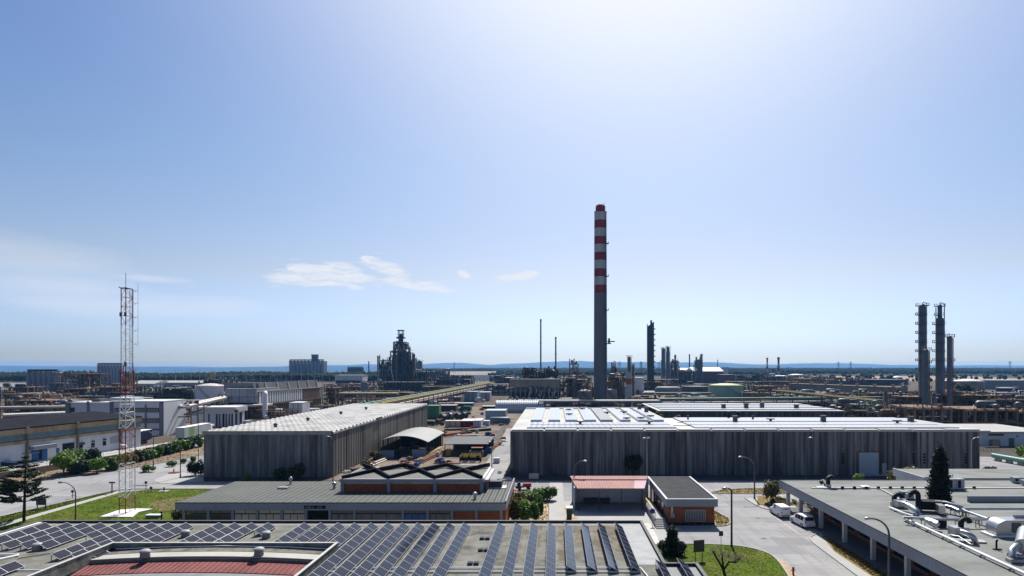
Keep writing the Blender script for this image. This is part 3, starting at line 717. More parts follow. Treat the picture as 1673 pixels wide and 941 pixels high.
# lawn signs
sb=thing('notice_board','brown backed notice board on two legs on the right lawn','sign board',gp(1142,916),R(14))
part(sb,'board',MB().box(-.85,.85,-.04,.04,1.15,2.55),mat('board_back',(.10,.075,.05),.7,.2,1.5,stretch=(4,1,1)),True); part(sb,'frame',MB().box(-.9,-.852,-.06,.06,1.1,2.6).box(.852,.9,-.06,.06,1.1,2.6).box(-.85,.85,-.06,.06,2.552,2.6).box(-.85,.85,-.06,.06,1.1,1.148),steel_dark,True)
for s in (-.6,.6): part(sb,'leg',MB().box(s-.05,s+.05,.045,.12,0,1.6),steel_dark,True)
sb.scale=(.72,.72,.9)
gs=thing('small_green_sign','small dark green square sign on a thin pole at the lawn edge','sign',gp(1178,899))
part(gs,'pole',MB().cyl((0,0,0),(0,0,2.0),.03,None,8),galv,True); part(gs,'plate',MB().box(-.25,.25,-.03,.03,1.7,2.3),mat('sign_green',(.02,.09,.07),.5,.2,1),True)
hy=thing('red_hydrant','short red hydrant post at the lawn edge','hydrant',gp(1296,940)); part(hy,'body',MB().lathe(0,0,[(.12,0),(.13,.05),(.1,.08),(.1,.7),(.14,.72),(.12,.82),(.03,.9)],12),red_paint,True); part(hy,'outlet',MB().cyl((-.2,0,.55),(.2,0,.55),.06),red_paint,True)
# ================= brick building on the right with deep flat roof =================
Q=thing('arcade_building','long brick building with deep pale fascia and arcade columns','building',(45,75,0))
zt=4.3; qx=34.5; qb=94.6
mb=MB(); mb.box(qx+.2,95,44,qb-.2,zt-.3,zt); 
part(Q,'roof',mb,roof_felt_r)
mb=MB(); mb.box(qx,qx+.2,44,qb,zt-1.1,zt+.06); mb.box(qx+.203,95,qb-.2,qb,zt-1.1,zt+.057); part(Q,'fascia',mb,fascia)
mb=MB(); mb.box(qx-.03,qx+.1,44,qb+.03,zt+.063,zt+.1); part(Q,'edge_trim',mb,roof_dark)
part(Q,'soffit',MB().box(qx+.21,38.5,44,qb-.21,zt-.5,zt-.304),fascia)
part(Q,'wall',MB().box(38.5,95,44,qb-2.0,0,zt-.32),brick_y)
i=0
for y in (48.9,55.7,62.5,69.3,76.1,82.9,89.7): part(Q,'column',MB().box(35.7,36.15,y-.22,y+.22,0,zt-.505),fascia_lt)
part(Q,'column',MB().box(35.4,35.85,93.6,94.05,0,zt-.505),fascia_lt)
for y in range(47,92,4):
    wn=part(Q,'window',MB().box(38.40,38.495,y,y+2.6,.62,1.75),steel_dark); o=mesh_obj('pane',MB().box(38.37,38.398,y+.08,y+1.25,.70,1.67).box(38.37,38.398,y+1.35,y+2.52,.70,1.67),dark_glass,XF[Q.name]); o.parent=wn
    o=mesh_obj('sill',MB().box(38.28,38.495,y-.1,y+2.7,.50,.615),fascia,XF[Q.name]); o.parent=wn
# low wing behind with slightly higher roof, plus pale wall of the inner court
Wg=thing('rear_wing','flat grey roofed wing behind the arcade building','building',(75,103,0))
part(Wg,'roof',MB().box(57.2,100,94.9,103.5,4.45,4.62),roof_felt_r); part(Wg,'wall',MB().box(57.4,100,95,103.2,0,4.44),fascia_lt); part(Wg,'parapet',MB().box(57.0,57.18,94.9,103.5,3.5,4.75).box(57.2,61.5,94.75,94.88,4.0,4.9),fascia_lt)
cw=single('court_parapet',MB().box(53.6,95,79.5,79.75,4.3,5.1),fascia,'long pale lilac grey parapet across the arcade roof behind the cypress','parapet')
single('walkway_strip',MB().box(37,92,gp(0,798,4.3)[1]-.25,gp(0,798,4.3)[1]+.25,4.303,4.42),roof_cream,'long pale cable duct crossing the far part of the arcade roof','duct')
mb=MB()
# ================= ventilation plant on the arcade roof =================
zr=4.3
def rp(px,py,dz=0): 
    x,y=gp(px,py,zr); return Vector((x,y,zr+dz))
def rpz(px,py,dz):                        # point whose own height is zr+dz
    x,y=gp(px,py,zr+dz); return Vector((x,y,zr+dz))
def arc(p,r,a0,a1,dirv,n=8):
    return [p+dirv*(r*math.cos(a0+(a1-a0)*i/n))+Vector((0,0,r*math.sin(a0+(a1-a0)*i/n))) for i in range(n+1)]
def goose(name,label,p,h,r,rad,dx,box=True):
    t=thing(name,label,'duct',p,0,'black goosenecks on the arcade roof'); d=Vector((dx,0,0)).normalized() if not isinstance(dx,Vector) else dx
    c=Vector(p)+Vector((0,0,h))+d*rad
    pts=[Vector(p)+Vector((0,0,.3)),Vector(p)+Vector((0,0,h*.6))]+[c-d*(rad*math.cos(a))+Vector((0,0,rad*math.sin(a))) for a in [math.pi*k/9*.95 for k in range(10)]]
    part(t,'flexible_hose',MB().tube(pts,r,14),black_duct)
    part(t,'base_box',MB().box(p[0]-r*1.1,p[0]+r*1.1,p[1]-r*1.1,p[1]+r*1.1,p[2],p[2]+.55),galv if box else silver)
    return t
goose('gooseneck_duct','black gooseneck hose left of the cypress, bending right',rp(1461,827),1.0,.30,.50,1)
goose('gooseneck_duct','tall black gooseneck hose beside the cypress, bending left',rp(1500,834),1.8,.30,.5,-1)
goose('gooseneck_duct','black gooseneck hose above the silver unit right of the cypress',rp(1570,876),1.35,.28,.45,1)
goose('gooseneck_duct','small black gooseneck at the far left corner of the arcade roof',rp(1353,797),1.2,.30,.40,1)
t=thing('roof_fan','dark crouched extract fan at the far left roof corner','fan',rp(1345,795),0)
part(t,'motor',MB().tube([rp(1340,794,.5),rp(1346,794,.7),rp(1350,796,.35)],.33,12),black_duct); part(t,'skid',MB().obox(rp(1347,797,.08),(2.2,1.1,.15)),galv)
# tapering silver air handler with elbow
def run(name,label,pts,r,m=silver,legs=0,cat='duct',group=None,n=12):
    p0=pts[0]; t=thing(name,label,cat,(p0[0],p0[1],zr),0,group)
    part(t,'duct_run',MB().tube(pts,r,n),m)
    rr_=r if not isinstance(r,(list,tuple)) else r[0]
    for k in range(legs):
        f=(k+.5)/legs*(len(pts)-1); i=min(int(f),len(pts)-2); q=Vector(pts[i]).lerp(Vector(pts[i+1]),f-i)
        m2=MB(); 
        for s in (-.2,.2): m2.box(q.x+s-.03,q.x+s+.03,q.y-.03,q.y+.03,zr,q.z-rr_*.7)
        m2.box(q.x-.27,q.x+.27,q.y-.05,q.y+.05,q.z-rr_-.06,q.z-rr_+.02); part(t,'support_leg',m2,steel_grey)
    return t
t=run('tapered_duct','bright silver tapering duct with elbow below the left gooseneck',[rpz(1466,822,.9),rpz(1478,823,.85),rpz(1490,829,.75),rpz(1498,835,.6),rpz(1500,842,.15)],[.26,.30,.33,.31,.28])
part(t,'filter_box',MB().obox(rp(1470,829,.55),(1.2,1.1,.8)),galv)
t=thing('intake_box','long black louvred intake box beside the cypress','intake box',rp(1522,838),0)
part(t,'casing',MB().obox(rp(1520,836,.85),(2.6,1.5,1.0),(0,0,R(-14))),black_rubber); part(t,'silver_end',MB().obox(rp(1536,841,.75),(.7,1.35,.95),(0,0,R(-14))),silver)
run('twin_duct','upper fat silver duct right of the cypress',[rpz(1527,821,1.1),rpz(1545,822,1.1),rpz(1562,827,1.0),rpz(1572,830,.8)],.28,silver,2)
run('twin_duct','lower fat silver duct right of the cypress with dark shade under it',[rpz(1540,826,.8),rpz(1556,830,.75),rpz(1567,835,.6)],.24,silver,1)
run('roof_header','long silver header crossing the roof below the cypress',[rpz(1476,845,.75),rpz(1530,848.5,.9),rpz(1614,848.5,.9)],.16,silver,5)
run('roof_header','silver pipe on hoops running right from the cypress ducts',[rpz(1614,848,.92),rpz(1577,835,.85),rpz(1573,832,.85),rpz(1580,831.5,.85),rpz(1760,831.5,.85)],.15,silver,6)
run('cable_tray','long pale cable tray running diagonally down the arcade roof',[rpz(1476,846,.32),rpz(1500,857,.32),rpz(1545,877.5,.32),rpz(1600,903,.32),rpz(1690,944,.32),rpz(1760,978,.32)],.15,white_paint,9,n=4,cat='cable tray')
run('cable_tray','short white pipe rail in front of the left gooseneck',[rpz(1453,829,.2),rpz(1475,838,.2),rpz(1492,843,.2)],.12,white_paint,2,cat='pipe')
run('cable_tray','thin dark conduit running from the far corner to the gooseneck',[rpz(1439,799,.1),rpz(1456,808,.1),rpz(1470,817,.1)],.1,galv,0,cat='pipe')
t=thing('duct_box','square silver duct branch with black mouth under the header','duct',rp(1528,860),0)
part(t,'branch',MB().tube([rpz(1512,849,.9),rpz(1524,854,.75),rpz(1531,858,.6)],[.3,.42,.5],4),silver); part(t,'mouth',MB().obox(rp(1537,861,.42),(.9,.7,.75),(0,0,R(10))),black_rubber)
t=thing('supply_fan','bright silver supply fan unit below the cypress ducts','fan',rp(1575,880),0)
part(t,'housing',MB().obox(rp(1566,876,.55),(1.5,1.2,.9)),silver); part(t,'outlet_elbow',MB().tube([rpz(1570,868,1.0),rpz(1582,872,.95),rpz(1590,878,.7),rpz(1594,886,.12)],[.24,.28,.3,.26],12),silver)
part(t,'skid',MB().obox(rp(1580,885,.1),(3.2,.9,.14),(0,0,R(-12))),galv); part(t,'guard_rail',MB().tube([rpz(1547,880,.35),rpz(1552,874,.5),rpz(1566,876,.5),rpz(1586,889,.3)],.06,6),galv)
# big rounded air handling unit at the right edge
t=thing('air_handler','large rounded silver air handling unit at the right roof edge','air handler',rp(1655,876),0)
prof=[]
mbx=MB(); a=rp(1628,878); r_=1.1
pts=[]
for k in range(9): 
    an=math.pi-(math.pi/2)*k/8; pts.append((a.x+r_+r_*math.cos(an), zr+.25+ .55+ r_*math.sin(an)*.86))
pts=[(a.x,zr+.25)]+pts+[(a.x+7,zr+1.75),(a.x+7,zr+.25)]
y0,y1=a.y,a.y+1.6
vs=[(x,y0,z) for x,z in pts]+[(x,y1,z) for x,z in pts]; n=len(pts)
mbx.add(vs,[tuple(range(n)),tuple(range(2*n-1,n-1,-1))]+[(i,n+i,n+(i+1)%n,(i+1)%n) for i in range(n)])
part(t,'casing',mbx,silver); part(t,'skid',MB().box(a.x-.5,a.x+7,a.y-.1,a.y+1.7,zr+.02,zr+.22),white_paint); part(t,'dark_grille',MB().box(a.x+1.6,a.x+2.5,a.y-.06,a.y-.004,zr+.5,zr+1.5),steel_grey)
part(t,'top_duct',MB().tube([(a.x+2.5,a.y+.9,zr+1.95),(a.x+8,a.y+.9,zr+1.95)],.18,10),silver)
t=thing('coil_elbow','fat silver elbow ducts at the near right roof edge','duct',rp(1655,915),0)
part(t,'elbow',MB().tube([rpz(1672,890,1.2),rpz(1660,893,1.2),rpz(1653,900,1.0),rpz(1655,911,.5)],.32,14),silver); part(t,'cross_pipe',MB().tube([rpz(1645,905,.5),rpz(1660,908,.45),rpz(1690,912,.45)],.2,10),galv); part(t,'foot',MB().obox(rp(1662,918,.15),(1.6,.8,.25)),galv)
t=thing('big_round_duct','large round silver duct cut by the right picture edge','duct',rp(1672,895),0); part(t,'duct_run',MB().tube([rpz(1672,893,1.2),rpz(1676,870,1.4)],.7,16),silver)
t=thing('stub_pipe','short black stub pipe on a foot near the right edge','pipe',rp(1628,898),0); p=rp(1628,898); part(t,'stub',MB().tube([p,p+Vector((0,0,.8)),p+Vector((.12,0,.95))],.09,8),black_rubber); part(t,'foot',MB().obox(p+Vector((.05,-.05,.05)),(.75,.3,.1)),black_rubber)
def ac(label,px,py,w,d,h):
    p=rp(px,py); t=thing('condenser_unit',label,'air conditioner',p,0,'grey condenser boxes on the arcade roof')
    part(t,'casing',MB().box(p.x-w/2,p.x+w/2,p.y-d/2,p.y+d/2,p.z+.15,p.z+h),grey_clad)
    part(t,'grille',MB().box(p.x-w*.32,p.x+w*.05,p.y-d/2-.03,p.y-d/2-.003,p.z+.35,p.z+h-.2),black_rubber)
    part(t,'foot',MB().box(p.x-w*.55,p.x+w*.8,p.y-d*.5,p.y-d*.2,p.z,p.z+.147),steel_dark)
ac('left half of the tall grey condenser pair beside the cypress',1552,800,1.15,.9,1.6); ac('right half of the tall grey condenser pair beside the cypress',1566,800,1.15,.9,1.6)
ac('small dark condenser at the far right roof edge',1660,789,1.2,.8,.9); ac('low condenser cut by the far right picture edge',1678,793,1.5,.9,.8)
ac('small dark box behind the left gooseneck',1477,812,1.0,.6,.8); ac('second small dark box behind the left gooseneck',1486,816,.9,.6,.8)
p=rp(1413,798); single('roof_hatch',MB().box(p.x-.55,p.x+.55,p.y-.5,p.y+.5,zr,zr+.35),white_paint,'small pale hatch along the far cable duct','hatch')
for i in range(12):
    px=1375+i*19.5
    if abs(px-1535)<12 or px>1672: continue
    p=rp(px,798.6); single('duct_clip',MB().box(p.x-.22,p.x+.22,p.y-.32,p.y-.22,zr+.05,zr+.4),black_rubber,'small black clip along the far pale cable duct on the arcade roof','clip','black clips on the far pale cable duct')
p=rp(1345,799); q=rp(1420,799); single('roof_conduit',MB().tube([p+Vector((0,0,.1)),q+Vector((0,0,.1))],.1,8),galv,'thin silver conduit from the far left fan','pipe')
# ================= big warehouses with folded concrete walls =================
def folded(x0,x1,y0,y1,z0,z1,period,depth,nrm):
    """folded-plate wall from (x0,y0) to (x1,y1); nrm = outward unit (nx,ny)"""
    L=math.hypot(x1-x0,y1-y0); n=max(2,int(round(L/period))); ux,uy=(x1-x0)/L,(y1-y0)/L; p=L/n
    pts=[]
    for i in range(n):
        for t,o in ((0,0),(.14,0),(.24,depth),(.9,depth)): pts.append((x0+ux*p*(i+t)+nrm[0]*o, y0+uy*p*(i+t)+nrm[1]*o))
    pts.append((x1,y1))
    m=MB(); vs=[]
    for q in pts: vs+=[(q[0],q[1],z0),(q[0],q[1],z1)]
    m.add(vs,[(2*i,2*i+2,2*i+3,2*i+1) for i in range(len(pts)-1)]); return m
# --- right warehouse
zt=9.0; x0,x1,y0,y1=-9.0,85.6,123.6,153
Wr=thing('right_warehouse','very long dark ribbed concrete warehouse with white roof on the right','warehouse',(38,138,0))
part(Wr,'front_wall',folded(x0,x1,y0,y0,0,zt-.25,1.35,.22,(0,-1)),dark_concrete)
part(Wr,'side_wall',folded(x1,x1,y0,y1,0,zt-.25,1.35,.2,(1,0)),dark_concrete); part(Wr,'left_side_wall',folded(x0,x0,188,y0,0,zt-.25,1.35,.2,(-1,0)),dark_concrete)
part(Wr,'core',MB().box(x0+.3,x1-.3,y0+.3,y1-.2,0,zt-.4),dark_void)
part(Wr,'rear_core',MB().box(x0+.3,24,y1,188,0,zt-.4),dark_void)
part(Wr,'roof',MB().box(x0-.15,x1+2.0,y0-.3,y1,zt-.25,zt),roof_white); part(Wr,'rear_roof',MB().box(x0-.15,27.0,y1+.003,188,zt-.25,zt+.02),roof_cream)
m=MB(); n=14
for i in range(n): 
    a=x0+(x1-x0)*i/n; m.box(a+.1,a+(x1-x0)/n-.25,y0-.42,y0+1.3,zt+.04,zt+.22+.05*(i%2))
part(Wr,'edge_sheet',m,mat('bright_edge_sheet',(.48,.47,.45),.45,.06,.3))
m=MB().box(x0+.6,x1-.3,y0+2.0,y0+3.0,zt+.003,zt+.05); m.box(x0+3,x1-2,y0+9.2,y0+9.9,zt+.003,zt+.05); m.box(28,x1-1,y0+17,y0+17.5,zt+.003,zt+.05); part(Wr,'gutter',m,roof_dark)
m=MB(); m.box(x0+3,25,y0+3.2,y0+8.9,zt+.003,zt+.3); m.box(29,x1-2,y0+3.2,y0+8.9,zt+.003,zt+.3); m.box(x0+3.5,25,y0+10.2,y0+16,zt+.003,zt+.25); m.box(29,x1-2,y0+10.2,y0+16.6,zt+.003,zt+.25); m.box(29,x1-2,y0+18,y0+28,zt+.003,zt+.28); part(Wr,'roof_sheet',m,mat('pale_blue_sheet',(.30,.32,.345),.35,.08,.15,spec=.5,stripe=(0,1.2,.3)))
for i,(a,b_) in enumerate([(-5.8,-3.2),(-1.7,1.05),(2.3,5.1),(6.6,9.4),(10.4,13.3),(15,17.4),(19.2,21.6),(22.7,25.1)]):
    part(Wr,'skylight_strip',MB().box(a,b_,142,183,zt+.023,zt+.55),roof_panel_blue if i!=4 else mat('older_grey_sheet',(.30,.31,.33),.4,.15,.3,stripe=(0,.35,.5)))
m=MB().box(x0,25.5,184.5,186.5,zt+.023,zt+.3); part(Wr,'ridge_sheet',m,roof_panel_blue)
d=part(Wr,'roller_door',MB().box(wx(1402,y0),wx(1434,y0),y0-.36,y0-.24,.2,wz(739,y0)),bluegrey_clad); 
o=mesh_obj('frame',MB().box(wx(1402,y0)-.2,wx(1402,y0)-.003,y0-.4,y0-.23,.2,wz(739,y0)+.2).box(wx(1434,y0)+.003,wx(1434,y0)+.2,y0-.4,y0-.23,.2,wz(739,y0)+.2).box(wx(1402,y0),wx(1434,y0),y0-.4,y0-.23,wz(739,y0)+.003,wz(739,y0)+.2),rust,XF[Wr.name]); o.parent=d
part(Wr,'small_door',MB().box(wx(1440,y0),wx(1447,y0),y0-.34,y0-.24,.2,2.4),grey_clad)
part(Wr,'wall_flood_light',MB().box(wx(1056,y0),wx(1061,y0),y0-.5,y0-.24,wz(716,y0),wz(713,y0)),white_paint)
for px in (1376,1492,1509,1543,1577):
    m=MB()
    for k in range(4): z=wz(741+k*4.6,y0); m.box(wx(px-2,y0),wx(px+2.2,y0),y0-.31,y0-.235,z-.3,z+.05)
    part(Wr,'louvre_vent',m,black_rubber)
part(Wr,'door_step',MB().box(wx(1395,y0),wx(1450,y0),y0-1.3,y0-.41,.03,.2),concrete_pave)
# roof furniture
def stack(label,px,py,w,h,m=steel_grey,name='roof_stack'):
    x,y=gp(px,py,zt); t=thing(name,label,'roof vent',(x,y,zt),0,'vent stacks on the warehouse roof')
    part(t,'shaft',MB().box(x-w/2,x+w/2,y-w/2,y+w/2,zt,zt+h),m); part(t,'cap',MB().box(x-w*.65,x+w*.65,y-w*.65,y+w*.65,zt+h+.003,zt+h+.18),steel_dark)
stack('grey square vent stack left of the roof junction, farther',1044.5,671,1.0,1.7); stack('grey square vent stack left of the roof junction, nearer',1056,676,1.0,1.7)
stack('square vent stack on the long roof left of the roller door',1201,690.5,.9,1.4); stack('square vent stack above the roller door',1345,690.5,.95,1.5); stack('square vent stack at the right end of the long roof',1488,690.5,1.0,1.3)
stack('slim pipe stack on the left of the long roof',1124,687,.35,1.0); stack('slim pipe stack right of the first square stack',1230,686.5,.4,.9)
stack('slim black stack at the back edge of the long roof, left',1190,684,.5,1.6,black_rubber); stack('slim black stack at the back edge of the long roof, right',1206,684,.5,1.6,black_rubber)
def cowl(label,px,py,s=1.0):
    x,y=gp(px,py,zt); t=thing('roof_extractor',label,'roof vent',(x,y,zt+.3),0,'low dark extractors on the warehouse roof')
    part(t,'neck',MB().cyl((x,y,zt+.3),(x,y,zt+.7*s),.3*s),steel_dark); part(t,'hood',MB().obox((x,y,zt+.3+.5*s),(1.7*s,.9*s,.22)),steel_dark)
for lb,px,py in (('dark extractor on the front roof strip, left of centre',948,694.5),('dark extractor on the front roof strip near the roof junction',1060.6,694.5),('dark extractor beside the third square stack',1259,690),('dark extractor near the right end of the long roof',1466,693),('dark extractor on the third skylight strip, nearer',930,681),('dark extractor on the third skylight strip, farther',929,673),('dark extractor on the fourth skylight strip',951,671.5),('dark extractor on the fifth skylight strip',992,678),('dark extractor on the sixth skylight strip',1019,677),('dark extractor at the end of the sixth strip',1024,688),('dark extractor at the front of the seventh skylight strip',1047,687.5),('dark extractor at the front of the eighth skylight strip',1063,684),('dark extractor at the far edge of the skylight roof',961,664.5)):
    cowl(lb,px,py)
# --- second block behind
W2=thing('rear_warehouse','lower white roofed dark walled warehouse block behind the long roof','warehouse',(57,195,0))
part(W2,'front_wall',folded(30.2,83.7,178,178,0,8.75,1.35,.2,(0,-1)),dark_concrete); part(W2,'core',MB().box(30.4,83.5,178.3,212.8,0,8.7),dark_void); part(W2,'roof',MB().box(29.9,84,177.7,213,8.75,9.0),roof_white)
m=MB()
for k in range(4): m.box(31,83,181+k*8,186+k*8,9.003,9.25)
part(W2,'roof_sheet',m,MATS['pale_blue_sheet'])
for lb,px,py,h in (('first vent stack from the left on the rear block roof',1182,668,1.3),('second vent stack from the left on the rear block roof',1219,668,1.5),('third vent stack from the left on the rear block roof',1245,667,1.6),('rightmost vent stack on the rear block roof',1301,668,1.2)): stack(lb,px,py,1.1,h)
# --- left warehouse
y0=121.0; x0,x1=-69.6,-44.5; y1=210; zt2=8.95
Wl=thing('left_warehouse','dark ribbed concrete warehouse with rippled white roof on the left','warehouse',(-57,165,0))
part(Wl,'front_wall',folded(x0,x1,y0,y0,0,zt2-.3,2.0,.12,(0,-1)),dark_concrete)
part(Wl,'side_wall',folded(x1,x1,y0,y1,0,zt2-.1,1.55,.42,(1,0)),brown_concrete)
part(Wl,'core',MB().box(x0+.1,x1-.2,y0+.3,y1-.1,0,zt2-.5),dark_void)
m=MB(); vs=[]; nn=36; per=(y1-y0)/nn
for i in range(nn*4+1):
    y=y0-.15+(y1-y0+.3)*i/(nn*4); z=zt2+.24*math.cos(2*math.pi*i/4)
    vs+=[(x0-.25,y,z-.05),(x1+.35,y,z)]
m.add(vs,[(2*i,2*i+1,2*i+3,2*i+2) for i in range(nn*4)]); part(Wl,'roof',m,mat('rippled_roof',(.60,.585,.55),.75,.2,.3,spec=.1,alt=(.42,.41,.385),altscale=.2,stripe=(0,1.2,.6)))
part(Wl,'eaves_beam',MB().box(x0-.2,x1+.2,y0-.22,y0-.13,zt2-.5,zt2+.12).box(x1+.43,x1+.6,y0,y1,zt2-.4,zt2-.1),mat('pale_eaves',(.27,.27,.26),.8,.25,.8))
for i,(px,py) in enumerate(((450,698),(503,688),(557,677),(598,669.5))):
    x,y=gp(px,py,zt2); single('roof_cowl',MB().lathe(x,y,[(.3,zt2+.1),(.35,zt2+.5),(.55,zt2+.55),(.3,zt2+.85),(0,zt2+.9)],12),steel_dark,'%s small black cowl from the near end of the rippled roof'%ORD[i],'roof vent','black cowls on the rippled roof')
part(Wl,'fin_clutter',MB().box(x1+.5,x1+.8,150,154,zt2-.1,zt2+.35),rust_lt)
# ================= lattice mast =================
mx,my=-64.4,91.3
Mt=thing('lattice_mast','tall red and white lattice radio mast on the left lawn','mast',(mx,my,.16))
legs0=[Vector((wx(194.8,90.9),90.9,.16)),Vector((wx(205,90.4),90.4,.16)),Vector((wx(220.6,92.9),92.9,.16))]
Y=91.4; ztop=wz(471,Y); cen=sum(legs0,Vector())/3
legs1=[Vector((cen.x+(l.x-cen.x)*.74,cen.y+(l.y-cen.y)*.74,ztop)) for l in legs0]
bands=[(838,812,'r'),(812,757,'w'),(757,700,'r'),(700,647,'w'),(647,594,'r'),(594,531,'w'),(531,471,'r')]
segs={'r':red_paint,'w':white_paint}
nb=28
def leg_at(i,z): 
    t=(z-.16)/(ztop-.16); t2=min(1,max(0,(t-.42)/.2)) ; k=1-.26*t2
    return Vector((cen.x+(legs0[i].x-cen.x)*k,cen.y+(legs0[i].y-cen.y)*k,z))
for a,b_,c in bands:
    za,zb=max(.16,wz(a,Y)),wz(b_,Y)
    m=MB(); steps=max(2,int(round((zb-za)/1.25)))
    for i in range(3): m.tube([leg_at(i,za),leg_at(i,zb)],.072,6)
    part(Mt,'leg_section',m,segs[c])
    m=MB()
    for s in range(steps):
        u,v=za+(zb-za)*s/steps,za+(zb-za)*(s+1)/steps
        for i in range(3):
            j=(i+1)%3
            m.tube([leg_at(i,v),leg_at(j,v)],.03,5)
            if a==838 and s==0: continue
            m.tube([leg_at(i,u),leg_at(j,v)] if (s+i)%2 else [leg_at(j,u),leg_at(i,v)],.028,5)
    part(Mt,'bracing',m,segs[c])
cc=cen+Vector((.35,.2,0)); m=MB(); m.tube([(cc.x,cc.y,.2),(cc.x,cc.y,ztop)],.04,5); m.tube([(cc.x+.3,cc.y,.2),(cc.x+.3,cc.y,ztop)],.03,5)
for k in range(int(ztop/.45)): m.tube([(cc.x,cc.y,.4+k*.45),(cc.x+.3,cc.y,.4+k*.45)],.02,4)
part(Mt,'ladder',m,galv)
part(Mt,'whip_antenna',MB().tube([leg_at(1,ztop),leg_at(1,wz(447,Y))],.035,5),steel_dark)
part(Mt,'top_frame',MB().tube([leg_at(0,ztop)+Vector((-.35,0,.15)),leg_at(0,ztop),leg_at(1,ztop),leg_at(2,ztop),leg_at(0,ztop)],.07,6),steel_dark)
for k,py in enumerate((474,495,518,540,562,604)):
    z=wz(py,Y); p=leg_at(2,z); m=MB(); m.tube([p,p+Vector((.75,0,0)),p+Vector((.75,0,.35))],.03,5); m.tube([p+Vector((.35,0,-.12)),p+Vector((.35,0,.2))],.03,5)
    part(Mt,'dipole_arm',m,galv)
p=leg_at(2,wz(566,Y)); part(Mt,'dipole_rod',MB().tube([p+Vector((.78,0,0)),p+Vector((.78,0,wz(460,Y)-p.z))],.02,5),galv)
for px,py in ((199,514),(203,514),(203,595)): 
    z=wz(py,Y); q=leg_at(0 if px<200 else 1,z); part(Mt,'junction_box',MB().box(q.x-.12,q.x+.12,q.y-.2,q.y,z-.3,z+.3),steel_dark)
bx=thing('utility_box','low white and green utility box on the left lawn','utility box',gp(252,846)); part(bx,'casing',MB().box(-1.0,1.0,-.4,.4,0,.42),mat('box_green',(.16,.22,.17),.7,.1,1),True); part(bx,'lid',MB().box(-1.05,1.05,-.45,.45,.423,.5),white_pave,True)
bo=thing('bollard','short dark bollard with round head beside the utility box','bollard',gp(264,849)); part(bo,'post',MB().cyl((0,0,0),(0,0,.95),.1),steel_dark,True); part(bo,'head',MB().lathe(0,0,[(.13,.953),(.16,1.05),(.12,1.18),(0,1.22)],12),steel_dark,True)
# boards and posts on the lawn edge
def board(name,label,px,pyb,w,h,zb,m):
    t=thing(name,label,'sign board',gp(px,pyb)); part(t,'board',MB().box(-w/2,w/2,-.05,.05,zb,zb+h),m,True)
    for s in (-w*.45,w*.45): part(t,'leg',MB().box(s-.06,s+.06,.053,.14,0,zb+h),steel_dark,True)
    return t
board('notice_board','dark blank notice board on two legs by the left road verge',67,832,1.45,.95,.65,steel_dark)
t=thing('road_sign','dark T shaped sign post at the edge of the left road','sign',gp(183,806)); part(t,'post',MB().cyl((0,0,0),(0,0,1.9),.09),steel_dark,True); part(t,'plate',MB().box(-.5,.5,-.06,.06,1.75,2.0),steel_dark,True)
for lb,px,pyb,h in (('small round headed sign post by the road corner',238.5,801,1.6),('short dark post on the lawn by the road corner',246.7,804,.95),('small round sign behind the left lamp post',118.5,814,1.35)):
    t=thing('sign_post',lb,'sign',gp(px,pyb)); part(t,'post',MB().cyl((0,0,0),(0,0,h),.05),steel_dark,True); part(t,'plate',MB().cyl((0,-.05,h-.2),(0,.05,h-.2),.24,None,14),steel_dark,True)
t=thing('valve_cover','red valve stand on a pale slab on the lawn','valve',gp(268,803)); part(t,'slab',MB().box(-.8,.8,-.6,.6,.04,.14),concrete_pave,True); part(t,'stem',MB().lathe(0,0,[(.12,.143),(.12,.6),(.2,.65),(.05,.75)],10),red_paint,True)
t=thing('red_kerb_slab','red painted slab with post on the corner island','kerb slab',gp(284,773)); part(t,'slab',MB().box(-.9,.9,-.5,.5,.05,.2),red_paint,True); part(t,'post',MB().box(-.08,.08,-.08,.08,.203,.9),red_paint,True)
# ================= street lamps =================
def lamp(label,px,pyb,pyt,pxt,Y=None,m=steel_grey,r=.085,straight=.62):
    Y=Y or yb(pyb); x=wx(px,Y); zt=wz(pyt,Y); dx=wx(pxt,Y)-x
    t=thing('street_lamp',label,'street lamp',(x,Y,0),0,'street lamps')
    sg=1 if dx>=0 else -1; R_=abs(dx); zc=max(zt-R_*.9,zt*straight)
    pts=[(0,0,.0),(0,0,zc*.5),(0,0,zc)]
    for k in range(1,9):
        a=math.pi/2*k/8; pts.append((sg*R_*(1-math.cos(a)),0,zc+(zt-zc)*math.sin(a)))
    part(t,'pole',MB().tube(pts,[r*1.15,r]+[r*.9]+[r*(.85-.04*k) for k in range(8)],8),m,True)
    part(t,'lamp_head',MB().tube([(dx-sg*.1,0,zt-.02),(dx+sg*.15,0,zt+.02),(dx+sg*.5,0,zt-.02),(dx+sg*.62,0,zt-.06)],[.06,.13,.14,.05],8),galv,True)
    part(t,'base',MB().lathe(0,0,[(.2,0),(.2,.12),(.13,.16),(.12,.6),(.1,.65)],10),m,True)
lamp('curved street lamp on the left lawn beside the path',123.5,851,788,102)
lamp('tall grey street lamp at the corner island near the dark shrub',294.7,780,717,283)
lamp('grey street lamp standing in the hedge right of the mast',250.5,762,704,238)
lamp('grey street lamp by the right front edge of the left warehouse',544,787,713,537)
lamp('pale street lamp at the corner of the pink carport',938.6,819,753,953,r=.1)
lamp('straight grey lamp pole behind the pink carport roof',1057,784,716,1055,m=galv)
lamp('dark curved lamp post at the edge of the right lawn',1195.3,892.7,797.5,1188,m=steel_dark,r=.12,straight=.8)
lamp('curved lamp post on the junction pavement beside the island tree',1232.7,815,746.5,1212,r=.12,straight=.75)
lamp('thin grey lamp against the long warehouse wall, middle',1316.6,784,715,1323)
lamp('pale curved lamp at the right end of the long warehouse',1586.5,779,714.5,1597,m=galv)
